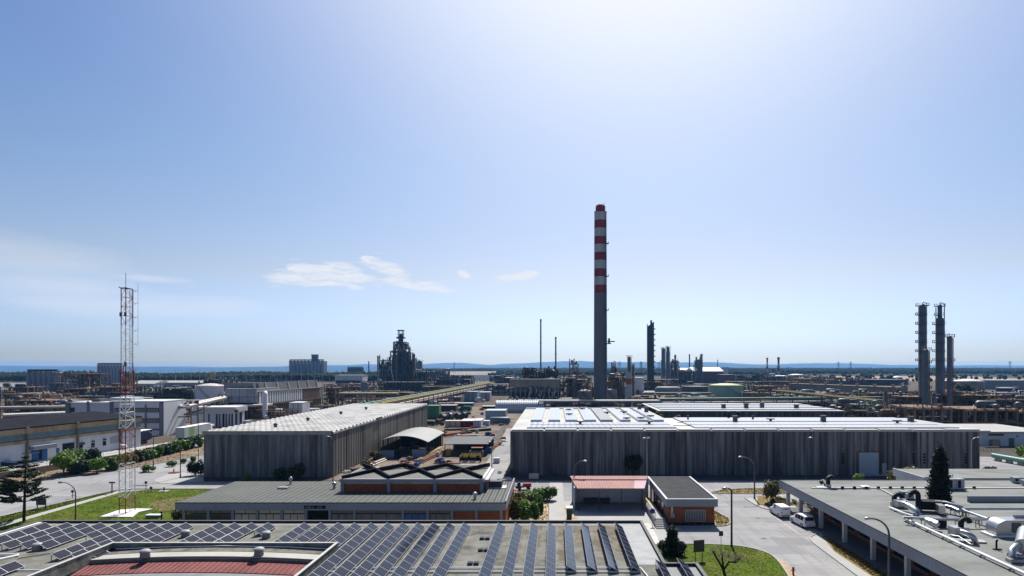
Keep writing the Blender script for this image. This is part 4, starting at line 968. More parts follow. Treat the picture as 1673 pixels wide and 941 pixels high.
lamp('curved lamp post in front of the arcade building fascia',1452.6,953,847,1422,r=.13,straight=.7)
lamp('thin dark pole in the yard left of the long warehouse',803.5,764,722,801)
# windsock
Yw=125; x=wx(324,Yw); t=thing('windsock','red and white windsock on a slim dark mast','windsock',(x,Yw,0))
part(t,'mast',MB().cyl((0,0,0),(0,0,wz(654,Yw)),.07,.05,8),steel_dark,True)
zc=wz(657,Yw); L=2.75; q0=Vector((-.05,0,zc)); 
for k in range(5):
    a,b_=k/5,(k+1)/5; ra,rb_=.36-.2*a,.36-.2*b_
    part(t,'sock_band',MB().tube([(-.08-L*a,0,zc-.35*a*a),(-.08-L*b_,0,zc-.35*b_*b_)],[ra,rb_],14,caps=(k==4)),chim_red if k%2==0 else white_paint,True)
# ================= long hall on the left =================
ang=-math.atan2(5.1,28.9)
HB=thing('long_hall','long white hall with tan concrete beams, teal glazing and dark roof','hall',(-119.6,131.7,0),ang)
# local: +Y along the facade (away), -X into the building
L0,L1=-40,36; D=30
part(HB,'wall',MB().box(-D,0,L0,L1,0,8.0),white_wall,True)
for z0,z1,nm,m_,o in ((6.9,8.3,'eaves_beam',tan_conc,.35),(4.7,5.35,'lower_beam',tan_conc,.3)): part(HB,nm,MB().box(-.1,o,L0,L1,z0,z1),m_,True)
part(HB,'glazing_band',MB().box(-.05,.06,L0,L1,5.353,6.897),teal_glaz,True)
part(HB,'roof',MB().add([(.4,L0,8.32),(.4,L1,8.32),(-15,L1,9.5),(-15,L0,9.5),(-D,L1,8.3),(-D,L0,8.3),(.4,L0,8.05),(.4,L1,8.05)],[(0,1,2,3),(3,2,4,5),(6,7,1,0)]),roof_dark,True)
for y in (-31,-18.5,-6.5,5.5,17.5,29.5): part(HB,'pilaster',MB().box(.05,.55,y-.2,y+.2,0,6.9),mat('dark_tan_pilaster',(.17,.14,.11),.85,.2,.5),True); part(HB,'beam_head',MB().box(.352,.6,y-.35,y+.35,6.903,8.35),tan_conc,True)
def hall_px(px,py): # pixel on facade -> local y,z
    # intersect ray with facade plane x_local=0
    dx,dz=(px-VX)/F,-(py-VY)/F; c,s=math.cos(ang),math.sin(ang)
    # world point t*(dx,1): local x = (X-lx)*c+(Y-ly)*s  (rot -ang)
    lx,ly=-119.6,131.7; cc,ss=math.cos(-ang),math.sin(-ang)
    t=(lx*cc-ly*ss)/(dx*cc-ss); X,Yv=dx*t,t
    return ((X-lx)*ss+(Yv-ly)*cc, H+dz*t)
def hall_box(nm,px0,py0,px1,py1,m,d0=.003,d1=.1):
    ya,za=hall_px(px0,py0); yb2,zb2=hall_px(px1,py1); zb=max(0.02,min(za,zb2)); zt_=max(za,zb2)
    return part(HB,nm,MB().box(d0,d1,ya,yb2,zb,zt_),m,True)
hall_box('blue_door',51,731,77,751,blue_door); hall_box('dark_doorway',63,732,68,750,dark_void,.104,.13); hall_box('small_blue_door',92,732,96.5,745,blue_door)
for a in ((102,725,121,736),(128,727,135,734),(149,724,154.5,731),(168,721,173,727.5)): 
    w_=hall_box('window',*a,dark_glass)
hall_box('canopy',46,729,84,730.5,fascia,.1,1.6); hall_box('roller_shutter',180,714,199,722,grey_clad)
for a in ((128,724,137,726),(150,720,153,722),(168.5,717,172,719)): hall_box('wall_unit',*a,steel_dark,.003,.4)
t=thing('gate_kiosk','small pale kiosk with dark opening beside the blue door','kiosk',gp(41,757),ang); part(t,'body',MB().box(-1.6,1.6,-1.5,1.5,0,2.3),fascia_lt,True); part(t,'roof',MB().box(-1.9,1.9,-1.8,1.8,2.303,2.45),tan_conc,True); part(t,'opening',MB().box(.2,1.3,-1.52,-1.503,.3,1.9),dark_void,True)
t=thing('skip_container','dark blue skip beside the white hall wall','skip',gp(20,764),ang); part(t,'tub',MB().add([(-1.6,-.8,.1),(1.6,-.8,.1),(1.6,.8,.1),(-1.6,.8,.1),(-2.1,-1,1.3),(2.1,-1,1.3),(2.1,1,1.3),(-2.1,1,1.3)],[(3,2,1,0),(4,5,6,7),(0,1,5,4),(1,2,6,5),(2,3,7,6),(3,0,4,7)]),navy,True); part(t,'lip',MB().box(-2.2,2.2,-1.08,-1.0,1.2,1.32),blue_door,True)
t=thing('waste_bin','bright blue waste bin right of the dark skip','bin',gp(22.5,764.5),ang); part(t,'tub',MB().box(2.2,3.0,-.4,.4,.1,1.1),blue_door,True); part(t,'lid',MB().box(2.15,3.05,-.45,.45,1.103,1.2),blue_door,True)
# low retaining wall with fence
rw=[gp(*p) for p in ((-30,800),(15,794),(60,783),(100,772),(150,761),(230,748),(330,731))]
rw=[(-112.5,104),(-109.5,114),(-106.5,125),(-103.5,140),(-98.5,165)]
Rw=thing('retaining_wall','low sandy stone retaining wall below the white hall','wall',(-107,122,0)); m=MB()
for a,b_ in zip(rw[:-1],rw[1:]):
    d=Vector((b_[0]-a[0],b_[1]-a[1],0)); m.obox(((a[0]+b_[0])/2,(a[1]+b_[1])/2,.65),(d.length+.05,.35,1.3),(0,0,math.atan2(d.y,d.x)))
part(Rw,'stonework',m,brick_mat('sandstone',(.30,.24,.18),(.25,.20,.15),(.18,.15,.12),w=.8,h=.3,rot=(R(90),0,0)))
m=MB()
for a,b_ in zip(rw[:-1],rw[1:]):
    for k in range(6): q=lerp(a,b_,k/6); m.tube([(q[0],q[1],1.3),(q[0],q[1],2.2)],.03,5)
    m.tube([(a[0],a[1],2.2),(b_[0],b_[1],2.2)],.025,5); m.tube([(a[0],a[1],1.75),(b_[0],b_[1],1.75)],.02,5)
part(Rw,'railing',m,galv)
# ================= white office block behind =================
Yo=193; f=lambda px: wx(px,Yo)
O=thing('white_office','white three storey office block with dark window bands and white end wing','office',(f(200),Yo,0))
h=wz(657,Yo)
part(O,'end_wall',MB().box(f(266.85),f(267.2),Yo+.1,Yo+11.7,0,wz(656,Yo)),white_ribbed)
part(O,'main_block',MB().box(f(184),f(259),Yo+.4,Yo+11.5,0,h),white_wall)
part(O,'dark_pier',MB().box(f(259.2),f(266.8),Yo+.2,Yo+11.6,0,h-.2),steel_blue); part(O,'dark_pier',MB().box(f(178.2),f(183.8),Yo+.2,Yo+11.6,0,h+.1),steel_blue)
for py0,py1 in ((666.5,674),(683.5,691.5),(700.5,703)):
    w_=part(O,'window',MB().box(f(186),f(258.6),Yo+.22,Yo+.395,wz(py1,Yo),wz(py0,Yo)),steel_dark); m=MB()
    for k in range(16): a=186.4+k*4.5; m.box(f(a),f(a+3.8),Yo+.18,Yo+.215,wz(py1-.6,Yo),wz(py0+1.2,Yo))
    o=mesh_obj('pane',m,curtain,XF[O.name]); o.parent=w_
part(O,'centre_rib',MB().box(f(236.3),f(238.3),Yo+.0,Yo+.175,wz(705,Yo),wz(661,Yo)),steel_blue)
part(O,'left_wing',MB().box(f(107),f(178),Yo+2,Yo+13,0,wz(658.5,Yo)),white_wall)
part(O,'dark_corner',MB().box(f(100),f(106.8),Yo+1.6,Yo+13,0,wz(658,Yo)),steel_blue); part(O,'dark_rib',MB().box(f(134.8),f(138.2),Yo+1.7,Yo+1.99,0,wz(656,Yo)),steel_blue)
part(O,'corner_window',MB().box(f(106.85),f(114),Yo+1.9,Yo+1.99,wz(674,Yo),wz(666.5,Yo)),dark_glass)
part(O,'flat_roof',MB().box(f(107),f(178),Yo+1.9,Yo+13.1,wz(658.5,Yo)+.003,wz(657.7,Yo)).box(f(178.2),f(267.4),Yo-.1,Yo+11.8,wz(656,Yo)+.003,wz(655.3,Yo)),fascia_lt)
part(O,'roof_box',MB().box(f(134),f(148),Yo+4,Yo+9,wz(658,Yo),wz(653,Yo)),steel_grey)
part(O,'penthouse',MB().box(f(168),f(203),Yo+3,Yo+9,wz(656,Yo),wz(650.5,Yo)),white_wall)
part(O,'penthouse_window',MB().box(f(190),f(200),Yo+2.9,Yo+2.99,wz(655,Yo),wz(652.5,Yo)),dark_glass)
# low white electrical building to its right
Y2=222; f=lambda px: wx(px,Y2)
E=thing('white_plant_room','low white plant room with tall blue and dark slots','plant room',(f(355),Y2,0))
part(E,'wall',MB().box(f(311),f(381),Y2,Y2+8,0,wz(667,Y2)),white_wall); part(E,'upper_block',MB().box(f(316),f(386),Y2-.3,Y2+8.2,wz(673,Y2),wz(665,Y2)),fascia_lt)
for px,w_,m_ in ((340.5,2,blue_door),(353,2.2,steel_dark),(358,1.5,steel_dark),(364,2.6,navy),(369,1.5,steel_dark),(374,1.5,steel_dark),(378.5,2,navy)):
    part(E,'slot',MB().box(f(px),f(px+w_),Y2-.2,Y2-.003,.1,wz(676,Y2)),m_)
part(E,'side_slot',MB().box(f(381)+.003,f(381)+.15,Y2+1.5,Y2+2.6,.1,wz(676,Y2)).box(f(381)+.003,f(381)+.15,Y2+4.5,Y2+6,.1,wz(676,Y2)),navy)
part(E,'condenser',MB().box(f(386),f(390),Y2-1.2,Y2-.31,wz(673,Y2)-.1,wz(669,Y2)),steel_dark); part(E,'meter_cabinet',MB().box(f(399),f(406),Y2-1,Y2+3,0,2.2),grey_clad)
# ================= vehicles =================
def car(name,label,cat,loc,rz,L=4.6,Wd=1.82,Ht=1.75,paint=white_paint,van=False):
    t=thing(name,label,cat,loc,rz); w=Wd/2; k=L/4.6; hs=Ht/1.75
    if van: st=[(-2.3,.4,.9,1.0,.88,.80),(-2.24,.26,1.0,1.62,.98,.84),(-2.1,.25,1.0,1.74,1,.84),(.3,.25,1.0,1.75,1,.84),(.85,.25,1.02,1.66,1,.82),(1.5,.25,1.0,1.1,.99,.78),(2.15,.27,.82,.9,.95,.72),(2.3,.42,.62,.66,.85,.62)]
    else: st=[(-2.3,.42,.85,.95,.9,.82),(-2.22,.27,.98,1.08,.98,.84),(-1.92,.25,1.0,1.66,1,.80),(-1.6,.25,1.0,1.73,1,.80),(-.1,.25,1.0,1.75,1,.80),(.6,.25,1.0,1.66,1,.78),(1.5,.25,.98,1.05,.99,.78),(2.12,.27,.82,.88,.95,.74),(2.3,.42,.62,.66,.85,.62)]
    vs=[]
    for y,zb,zl,zt_,a,b_ in st:
        zb*=hs;zl*=hs;zt_*=hs;y*=k
        vs+=[(-w*a*.93,y,zb),(-w*a,y,zb+.22),(-w*a,y,zl),(-w*b_,y,zt_),(w*b_,y,zt_),(w*a,y,zl),(w*a,y,zb+.22),(w*a*.93,y,zb)]
    fs=[]
    for i in range(len(st)-1):
        for j in range(8): fs.append((8*i+j,8*i+(j+1)%8,8*(i+1)+(j+1)%8,8*(i+1)+j))
    fs.append(tuple(range(7,-1,-1))); n=8*(len(st)-1); fs.append(tuple(range(n,n+8)))
    part(t,'body',MB().add(vs,fs,False),paint,True)
    def side(y0,y1,s):
        def pt(y,u):
            for a,b_ in zip(st[:-1],st[1:]):
                if a[0]<=y<=b_[0]:
                    f_=(y-a[0])/(b_[0]-a[0]); q=[a[i]+(b_[i]-a[i])*f_ for i in range(6)]
                    zl,zt_=q[2]*hs,q[3]*hs; return (s*(w*(q[4]+(q[5]-q[4])*u)+.012),y*k,zl+(zt_-zl)*u)
        return [pt(y0,.12),pt(y1,.12),pt(min(y1,y1-.0),.82),pt(y0,.82)]
    segs_=[(-.2,.5)] if van else [(-1.75,-1.0),(-.92,-.15),(-.07,.6)]
    for s in (-1,1):
        for a,b_ in segs_: 
            q=side(a,b_,s); part(t,'side_window',MB().poly(q if s>0 else q[::-1]),glass_car,True)
    i=3 if van else 5
    def cross(i0,i1,u0,u1,off):
        a,b_=st[i0],st[i1]
        def P(u,s): 
            y=a[0]+(b_[0]-a[0])*u; z=(a[3]+(b_[3]-a[3])*u)*hs; xx=w*(a[5]+(b_[5]-a[5])*u)*.93; return Vector((s*xx,y*k,z))
        q=[P(u0,-1),P(u0,1),P(u1,1),P(u1,-1)]; nrm=(q[1]-q[0]).cross(q[3]-q[0]).normalized()
        if nrm.z<0: nrm=-nrm; q=q[::-1]
        return [p+nrm*off for p in q]
    part(t,'windscreen',MB().poly(cross(4 if van else 5,5 if van else 6,.08,.95,.012)),glass_car,True)
    part(t,'rear_window',MB().poly(cross(1,2,.08,.9,.012) if not van else [(-.62*w,-2.27*k,1.05*hs),(.62*w,-2.27*k,1.05*hs),(.6*w,-2.262*k,1.5*hs),(-.6*w,-2.262*k,1.5*hs)]),glass_car,True)
    for s in (-1,1):
        part(t,'tail_lamp',MB().box(s*w*.86-.07,s*w*.86+.07,-2.31*k,-2.22*k,.82*hs,1.05*hs),lamp_red,True)
        part(t,'headlight',MB().box(s*w*.72-.16,s*w*.72+.16,2.13*k,2.24*k,.68*hs,.82*hs),galv,True)
        part(t,'mirror',MB().box(s*(w+.02),s*(w+.2),.72*k,.86*k,.98*hs,1.14*hs),paint,True)
        for y in (-1.45,1.4):
            wl=part(t,'wheel',MB().cyl((s*(w-.16),y*k,.32),(s*(w+.015),y*k,.32),.32,None,18),tyre_m,True)
            o=mesh_obj('rim',MB().cyl((s*(w+.005),y*k,.32),(s*(w+.025),y*k,.32),.19,None,12),galv); o.parent=wl
    part(t,'number_plate',MB().box(-.26,.26,-2.325*k,-2.305*k,.5,.62),white_pave,True)
    part(t,'bumper',MB().box(-w*.86,w*.86,-2.36*k,-2.31*k,.36,.49),paint if not van else steel_grey,True)
    return t
car('parked_van','white small delivery van parked farther up the kerb by the arcade','van',(33.0,90.1,.016),R(4),4.0,1.6,1.68,van=True)
car('parked_car','white people carrier parked nearest beside the arcade columns','car',(34.1,84.7,.016),R(8),4.1,1.64,1.62)
car('delivery_van','white delivery van parked against the long white hall','van',(*gp(187,735),.02),R(-64),5.4,1.95,2.25,van=True)
def trailer(label,px0,pyb0,px1,pyb1,m,hh=2.75,stripe=None,cab=None):
    a=Vector((*gp(px0,pyb0),0)); b_=Vector((*gp(px1,pyb1),0)); d=b_-a; L=d.length; rz=math.atan2(d.y,d.x); c=(a+b_)/2
    t=thing('semi_trailer',label,'trailer',(c.x,c.y,0),rz); l=L/2
    part(t,'box_body',MB().box(-l,l,-1.25,1.25,1.15,1.15+hh),m,True); part(t,'roof',MB().box(-l-.02,l+.02,-1.28,1.28,1.153+hh,1.25+hh),white_paint,True); part(t,'chassis',MB().box(-l+.4,l-.3,-.9,.9,.85,1.147),steel_dark,True)
    for x in (-l+1.6,-l+2.9,-l+4.2): part(t,'wheel',MB().cyl((x,-1.22,.5),(x,1.22,.5),.5,None,14),tyre_m,True)
    part(t,'landing_leg',MB().box(l*.45,l*.45+.15,-.7,.7,0,.85),steel_dark,True)
    if stripe: part(t,'colour_panel',MB().box(-l+2.4,-l+5.3,-1.27,-1.253,1.25,1.1+hh),stripe,True)
    if cab:
        part(t,'tractor_cab',MB().box(l+.3,l+2.3,-1.2,1.2,.9,3.6),cab,True); part(t,'cab_window',MB().box(l+1.2,l+2.32,-1.22,1.22,2.2,3.1),glass_car,True); part(t,'wheel',MB().cyl((l+1.3,-1.2,.5),(l+1.3,1.2,.5),.5,None,14),tyre_m,True)
    return t
t=trailer('long white curtain sided trailer with green panel and faded lettering',294,722,337.5,712.5,mat('shaded_white_curtain',(.30,.32,.32),.7,.12,.5),2.9,mat('trailer_green',(.13,.24,.09),.6,.1,1),white_paint)  # white curtain colour darkened for the shade on the trailer side
m=MB(); rr=random.Random(5)
for k in range(5):
    x=-2.0+k*.75; m.box(x,x+.12,-1.27,-1.253,2.1,3.0)
    if k!=3: m.box(x+.123,x+.45,-1.27,-1.253,2.85 if k%2 else 2.1,3.0 if k%2 else 2.25)
part(t,'faded_lettering',m,mat('faded_letter',(.24,.25,.27),.7,.1,1),True)
trailer('short dark navy trailer parked in front of the white office',217,728,241,723,navy,2.6)
# ================= yard between the warehouses =================
A=thing('arched_shelter','open sided shelter with pale curved sheet roof in the yard','shelter',(-36.5,157,0))
ax0,ax1,ay0,ay1=-42.6,-31.0,147.3,167.5; ez,cz=3.75,5.25
m=MB(); n=16; vs=[]
for i in range(n+1):
    t=i/n; x=ax0-.4+(ax1-ax0+.8)*t; z=ez+(cz-ez)*(1-(2*t-1)**2)
    vs+=[(x,ay0-.4,z),(x,ay1+.4,z),(x,ay1+.4,z-.1),(x,ay0-.4,z-.1)]
fs=[]
for i in range(n):
    for j in range(4): fs.append((4*i+j,4*i+4+j,4*i+4+(j+1)%4,4*i+(j+1)%4))
m.add(vs,fs+[(0,1,2,3),(4*n+3,4*n+2,4*n+1,4*n)]); part(A,'curved_roof',m,mat('pale_curved_sheet',(.27,.27,.26),.6,.08,.3))
for k in range(6):
    y=ay0+(ay1-ay0)*k/5
    for x in (ax0,ax1): part(A,'post',MB().box(x-.1,x+.1,y-.1,y+.1,0,ez-.05),steel_dark)
part(A,'front_panel',MB().box(ax0+.15,ax0+3.7,ay0-.05,ay0+.1,0,1.7),bluegrey_clad,label='left blue grey front panel'); part(A,'front_panel',MB().box(ax1-3.6,ax1-.15,ay0-.05,ay0+.1,0,1.9),bluegrey_clad,label='right blue grey front panel')
part(A,'rear_wall',MB().box(ax0+.2,ax1-.2,ay1-.3,ay1-.1,0,3.4),dark_void); part(A,'side_wall',MB().box(ax0+.05,ax0+.2,ay0+1,ay1-.4,0,2.2),steel_dark)
for k in range(9):
    gx,gy=ax0+1+rnd.random()*9,ay0+3+k*1.5; part(A,'stored_crate',MB().box(gx,gx+1.2,gy,gy+.9,0,.5+rnd.random()*1.4),steel_dark)

x0,y0=gp(733,737,2.2)[0],150; Sh=thing('flat_shelter','low dark flat roofed shelter beside the gas cylinders','shelter',(-22,156,0))
part(Sh,'roof',MB().add([(-27.5,150,2.9),(-16.6,150,2.9),(-16.2,163,3.3),(-27.3,163,3.3),(-27.5,150,2.75),(-16.6,150,2.75),(-16.2,163,3.15),(-27.3,163,3.15)],[(0,1,2,3),(7,6,5,4),(0,4,5,1),(1,5,6,2),(2,6,7,3),(3,7,4,0)]),mat('dark_grey_sheet',(.085,.088,.095),.7,.2,.3))
for x in (-27.2,-21.9,-16.9):
    for y in (150.2,162.5): part(Sh,'post',MB().box(x-.09,x+.09,y-.09,y+.09,0,2.74),steel_dark)
part(Sh,'rear_wall',MB().box(-27.1,-16.5,162.8,162.95,0,2.9),steel_dark)
def crate(name,label,cat,px,pyb,w,d,h,m,parts=None,rz=0,group=None):
    x,y=gp(px,pyb); t=thing(name,label,cat,(x,y,0),rz,group); part(t,'body',MB().box(-w/2,w/2,0,d,.08,h),m,True); part(t,'base_rail',MB().box(-w*.48,-w*.38,.02,d*.98,0,.077).box(w*.38,w*.48,.02,d*.98,0,.077),steel_dark,True)
    return t
t=crate('fork_lift','dark blue machine with red canopy under the flat shelter','machine',778,747,3.2,2.2,1.5,steel_blue); part(t,'canopy',MB().box(-1.3,1.5,.2,2,2.1,2.25),red_paint,True); part(t,'mast',MB().box(-1.2,-1.1,.3,.4,1.5,2.1).box(1.3,1.4,.3,.4,1.5,2.1).box(1.3,1.4,1.8,1.9,1.5,2.1),steel_dark,True)
crate('blue_drum_crate','bright blue crate right of the flat shelter','crate',797,741,1.6,1.5,1.5,blue_door); crate('yellow_cabinet','dark yellow cabinet left of the flat shelter','cabinet',732,746,1.1,1.0,1.9,pipe_yellow)
# gas cylinders
gc=thing('gas_cylinder','leftmost gas cylinder of the row in front of the shelter','gas cylinder',(0,0,0),0,'gas cylinders in front of the flat shelter')
part(gc,'lower_body',MB().lathe(0,0,[(.16,0),(.17,.03),(.17,.95)],12),navy,True); part(gc,'upper_body',MB().lathe(0,0,[(.17,.953),(.17,1.25),(.13,1.4),(.06,1.46)],12),yellow_paint,True); part(gc,'valve_cap',MB().lathe(0,0,[(.06,1.463),(.07,1.5),(.07,1.6),(0,1.63)],10),steel_grey,True)
nth=0
for i in range(12):
    for j in range(2):
        if rnd.random()<.2: continue
        px=752+i*2.95; x,y=gp(px+rnd.uniform(-.6,.6),752+j*2.6)
        o=gc if nth==0 else dup(gc,(x,y,0),rnd.random(),label='yellow topped gas cylinder, %s along the %s row of the rack'%(ORD[i],'back' if j==0 else 'front'))
        if nth==0: gc['label']='yellow topped gas cylinder, %s along the %s row of the rack'%(ORD[i],'back' if j==0 else 'front')
        o.location=(x,y,0); o.scale=(1.35,1.35,1.1); nth+=1
t=thing('cylinder_rack','grey tubular rack in front of the yellow gas cylinders','rack',gp(768,760)); m=MB()
for k in range(10): m.tube([(-2.2+k*.48,0,0),(-2.2+k*.48,0,.9)],.03,5)
for z in (.3,.88): m.tube([(-2.2,0,z),(2.15,0,z)],.03,5)
part(t,'rail_frame',m,galv,True); part(t,'base_tray',MB().box(-2.3,2.25,-.5,.5,0,.08),galv,True)
t=thing('rubble_tray','flat pinkish tray lying in front of the gas cylinder rack','tray',gp(742,757)); part(t,'tray',MB().box(-1.4,1.4,-.5,.5,0,.12),pink_roof,True); part(t,'rim',MB().box(-1.42,1.42,-.56,-.503,0,.2),red_paint,True)
# pipe piles
def pile(label,pa,pb,n,r,m,jit=.5,name='pipe_pile',layers=2):
    a,b_=Vector((*gp(*pa),0)),Vector((*gp(*pb),0)); d=(b_-a).normalized(); nn=Vector((-d.y,d.x,0)); t=thing(name,label,'pipe pile',((a.x+b_.x)/2,(a.y+b_.y)/2,0),0,'rusty pipe piles in the yard')
    mm=[m,rust_lt,rust]
    for k in range(n):
        l=k%layers; o=(k//layers-n/layers/2)*r*2.15+(l*r); s,e=rnd.uniform(0,jit),rnd.uniform(0,jit)
        z=r+l*r*1.75
        p=a+nn*o+d*s; q=b_+nn*o-d*e
        part(t,'pipe',MB().tube([(p.x,p.y,z),(q.x,q.y,z)],r,7),mm[k%3 if rnd.random()<.5 else 0])
    return t
pile('long rusty pipe pile against the left warehouse side wall',(563,763),(600,748),9,.16,rust_lt)
pile('pale pipe pile right of the long rusty one',(603,762),(628,752),7,.16,pipe_white)
pile('rusty pipe pile in front of the curved shelter',(682,757),(724,738),10,.18,rust)
pile('yellowish pipe pile beside the curved shelter posts',(697,745),(722,733),6,.18,pipe_yellow)
pile('dark pipe bundle at the shelter mouth',(655,757),(668,745),8,.17,steel_dark)
pile('short rusty bundle behind the office folded roof',(570,771),(604,766),8,.2,rust_lt)
pile('heap of mixed steel right of the flat shelter',(795,738),(815,724),8,.2,rust)
pile('dark steel lengths beside the yard track',(806,729),(822,700),6,.22,steel_dark)
pile('reddish beams lying beyond the flat shelter',(724,713),(760,708),8,.22,chim_red)
pile('dark girders lying in the middle of the yard',(762,706),(800,703),8,.25,steel_dark)
pile('grey girders in front of the dark girders',(742,715),(782,714),5,.2,steel_grey)
pile('brown beams across the sandy yard',(725,704),(770,702),6,.2,rust_lt)
# containers and vessels in the yard
def contain(label,px0,px1,pyt,pyb,m,depth=6,roof=None,name='shipping_container',cat='container',door=True):
    Y=yb(pyb); x0,x1=wx(px0,Y),wx(px1,Y); h=wz(pyt,Y); t=thing(name,label,cat,((x0+x1)/2,Y,0))
    part(t,'shell',MB().box(x0,x1,Y,Y+depth,.12,h),m); part(t,'roof',MB().box(x0-.05,x1+.05,Y-.05,Y+depth+.05,h+.003,h+.12),roof or m); part(t,'base_frame',MB().box(x0+.1,x1-.1,Y+.1,Y+depth-.1,0,.117),steel_dark)
    if door: part(t,'door_bar',MB().box(x0+(x1-x0)*.3,x0+(x1-x0)*.34,Y-.06,Y-.003,.2,h-.2).box(x0+(x1-x0)*.66,x0+(x1-x0)*.7,Y-.06,Y-.003,.2,h-.2),steel_grey)
    return t
contain('tall green container behind the left warehouse corner',698,717,663,684,green_box,5)
contain('small lilac tarpaulin box on top of a trailer behind the green container',700,713,656,663,mat('lilac_tarp',(.45,.45,.55),.7,.1,.5),4)
contain('red sided container end in the middle of the yard',752,773,688,698,mat('dark_red_paint',(.22,.015,.025),.5,.2,.5),9,mat('pale_top',(.5,.5,.52),.5,.1,.5))
contain('white grey container right of the red one',773.5,786,687.5,699,white_wall,9,mat('pale_top',(.5,.5,.52)))
contain('cream low container left of the red one',727,752,688,698,mat('cream_paint',(.55,.5,.38),.7,.15,.5),3)
contain('white small container beside the grey tank',787,799,688,696,white_wall,3)
contain('large blue grey curved cover hall in the yard',793,826,671,689,bluegrey_clad,9,mat('pale_blue_cover',(.36,.42,.47),.5,.1,.3),'cover_hall','cover hall',False)
contain('pale blue shed with dark slot beyond the yard',758,780,640,657,bluegrey_clad,10,None,'yard_shed','shed')
contain('second pale shed right of the slotted shed',781,800,641,655,grey_clad,12,None,'yard_shed','shed')
contain('small white upright cabin beyond the sheds',795,809,627.5,636,white_wall,8,None,'yard_cabin','cabin',False)
contain('long low pale building right of the sheds',790,829,636,646,grey_clad,10,roof_white,'low_building','building',False)
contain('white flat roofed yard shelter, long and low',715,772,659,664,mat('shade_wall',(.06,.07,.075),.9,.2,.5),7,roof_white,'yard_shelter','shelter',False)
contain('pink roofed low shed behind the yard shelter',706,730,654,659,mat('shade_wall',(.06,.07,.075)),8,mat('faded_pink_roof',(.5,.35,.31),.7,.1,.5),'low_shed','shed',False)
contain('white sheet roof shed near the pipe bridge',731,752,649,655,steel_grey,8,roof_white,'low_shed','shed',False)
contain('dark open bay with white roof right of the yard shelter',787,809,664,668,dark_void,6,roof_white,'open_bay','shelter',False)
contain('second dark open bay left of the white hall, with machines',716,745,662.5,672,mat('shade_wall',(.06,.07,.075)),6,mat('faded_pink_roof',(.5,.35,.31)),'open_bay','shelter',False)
def hvessel(label,px0,px1,pyc,Y,r,m,name='horizontal_tank',cat='tank',saddles=3,group=None,z=None):
    x0,x1=wx(px0,Y),wx(px1,Y); z=z if z is not None else max(r+.2,wz(pyc,Y)); t=thing(name,label,cat,((x0+x1)/2,Y,0),0,group)
    part(t,'shell',MB().tube([(x0,Y,z),(x0+r*.25,Y,z),(x0+r*.6,Y,z),(x1-r*.6,Y,z),(x1-r*.25,Y,z),(x1,Y,z)],[r*.35,r*.8,r,r,r*.8,r*.35],18),m)
    for k in range(saddles): x=x0+(x1-x0)*(k+.5)/saddles; part(t,'saddle',MB().box(x-.2,x+.2,Y-r*.7,Y+r*.7,0,z-r*.7),concrete_pave)
    return t
hvessel('long grey horizontal tank beside the yard track',799,834,691,230,1.35,mat('slate_tank',(.12,.15,.18),.5,.15,.3))
wh=thing('vault_shed','long white barrel roofed shed beyond the yard','shed',(-8,262,0)); 
Y=yb(675); x0,x1=wx(809,Y),wx(888,Y); hh=wz(655,Y)
m=MB(); vs=[]; n=12; D=10
for k in range(n+1):
    a=math.pi*k/n; vs+=[(x0,Y+D/2-D/2*math.cos(a),1.6+(hh-1.6)*math.sin(a)),(x1,Y+D/2-D/2*math.cos(a),1.6+(hh-1.6)*math.sin(a))]
m.add(vs,[(2*i,2*i+1,2*i+3,2*i+2) for i in range(n)],True); part(wh,'barrel_roof',m,mat('barrel_sheet',(.42,.44,.46),.55,.08,.2,stripe=(0,1,.3)))
part(wh,'gable_wall',MB().box(x0+.1,x0+.3,Y+.1,Y+D-.1,0,hh-.6).box(x1-.3,x1-.1,Y+.1,Y+D-.1,0,hh-.6).box(x0+.3,x1-.3,Y+.05,Y+.2,0,1.7),grey_clad)
for k in range(6): x=x0+(x1-x0)*(k+.5)/6; part(wh,'ridge_vent',MB().cyl((x,Y+D/2,hh-.05),(x,Y+D/2,hh+.5),.18),steel_dark)
# dark coils / reels
def reel(label,px,pyb,r,m,w=1.6,rz=0):
    x,y=gp(px,pyb); t=thing('cable_reel',label,'reel',(x,y,0),rz,'large dark drums in the yard'); part(t,'barrel',MB().cyl((-w/2,0,r),(w/2,0,r),r*.82,None,18),m,True)
    for s in (-1,1): part(t,'flange',MB().cyl((s*w/2-.08,0,r),(s*w/2+.08,0,r),r,None,22),steel_dark,True)
reel('leftmost large dark drum by the green container',725,690,1.7,steel_dark,2.5,R(50)); reel('blue grey drum second from the green container',735,686,1.6,steel_blue,2.5,R(60)); reel('dark drum in the middle of the yard drums',749,685,1.35,steel_dark,2,R(55)); reel('rightmost dark drum left of the cover hall',758,684,1.5,steel_dark,2.2,R(55)); reel('small dark drum nearest the left warehouse corner',717,694,1.2,rust,1.8,R(40))
crate('lime_tank','small lime green upright tank behind the drums','tank',738,683,1.2,1.2,3.0,mat('lime_paint',(.30,.42,.12),.6,.1,1))
car('parked_truck','dark green truck parked under the yard shelter','truck',(*gp(759,672),0),R(80),6.5,2.4,2.6,mat('truck_green',(.02,.12,.11),.5,.1,1),van=True)
car('parked_pickup','dark pickup left of the red container','pickup',(*gp(700,695),0),R(90),5.0,1.9,1.7,steel_dark,van=True)
car('tanker_truck','white cab truck beside the second pale shed','truck',(*gp(784,657),0),R(-70),6.5,2.4,2.8,white_paint,van=True)
car('yard_car','white car half hidden behind the yard shelter','car',(*gp(735,655),0),R(85),4.6,1.8,1.6,white_paint)
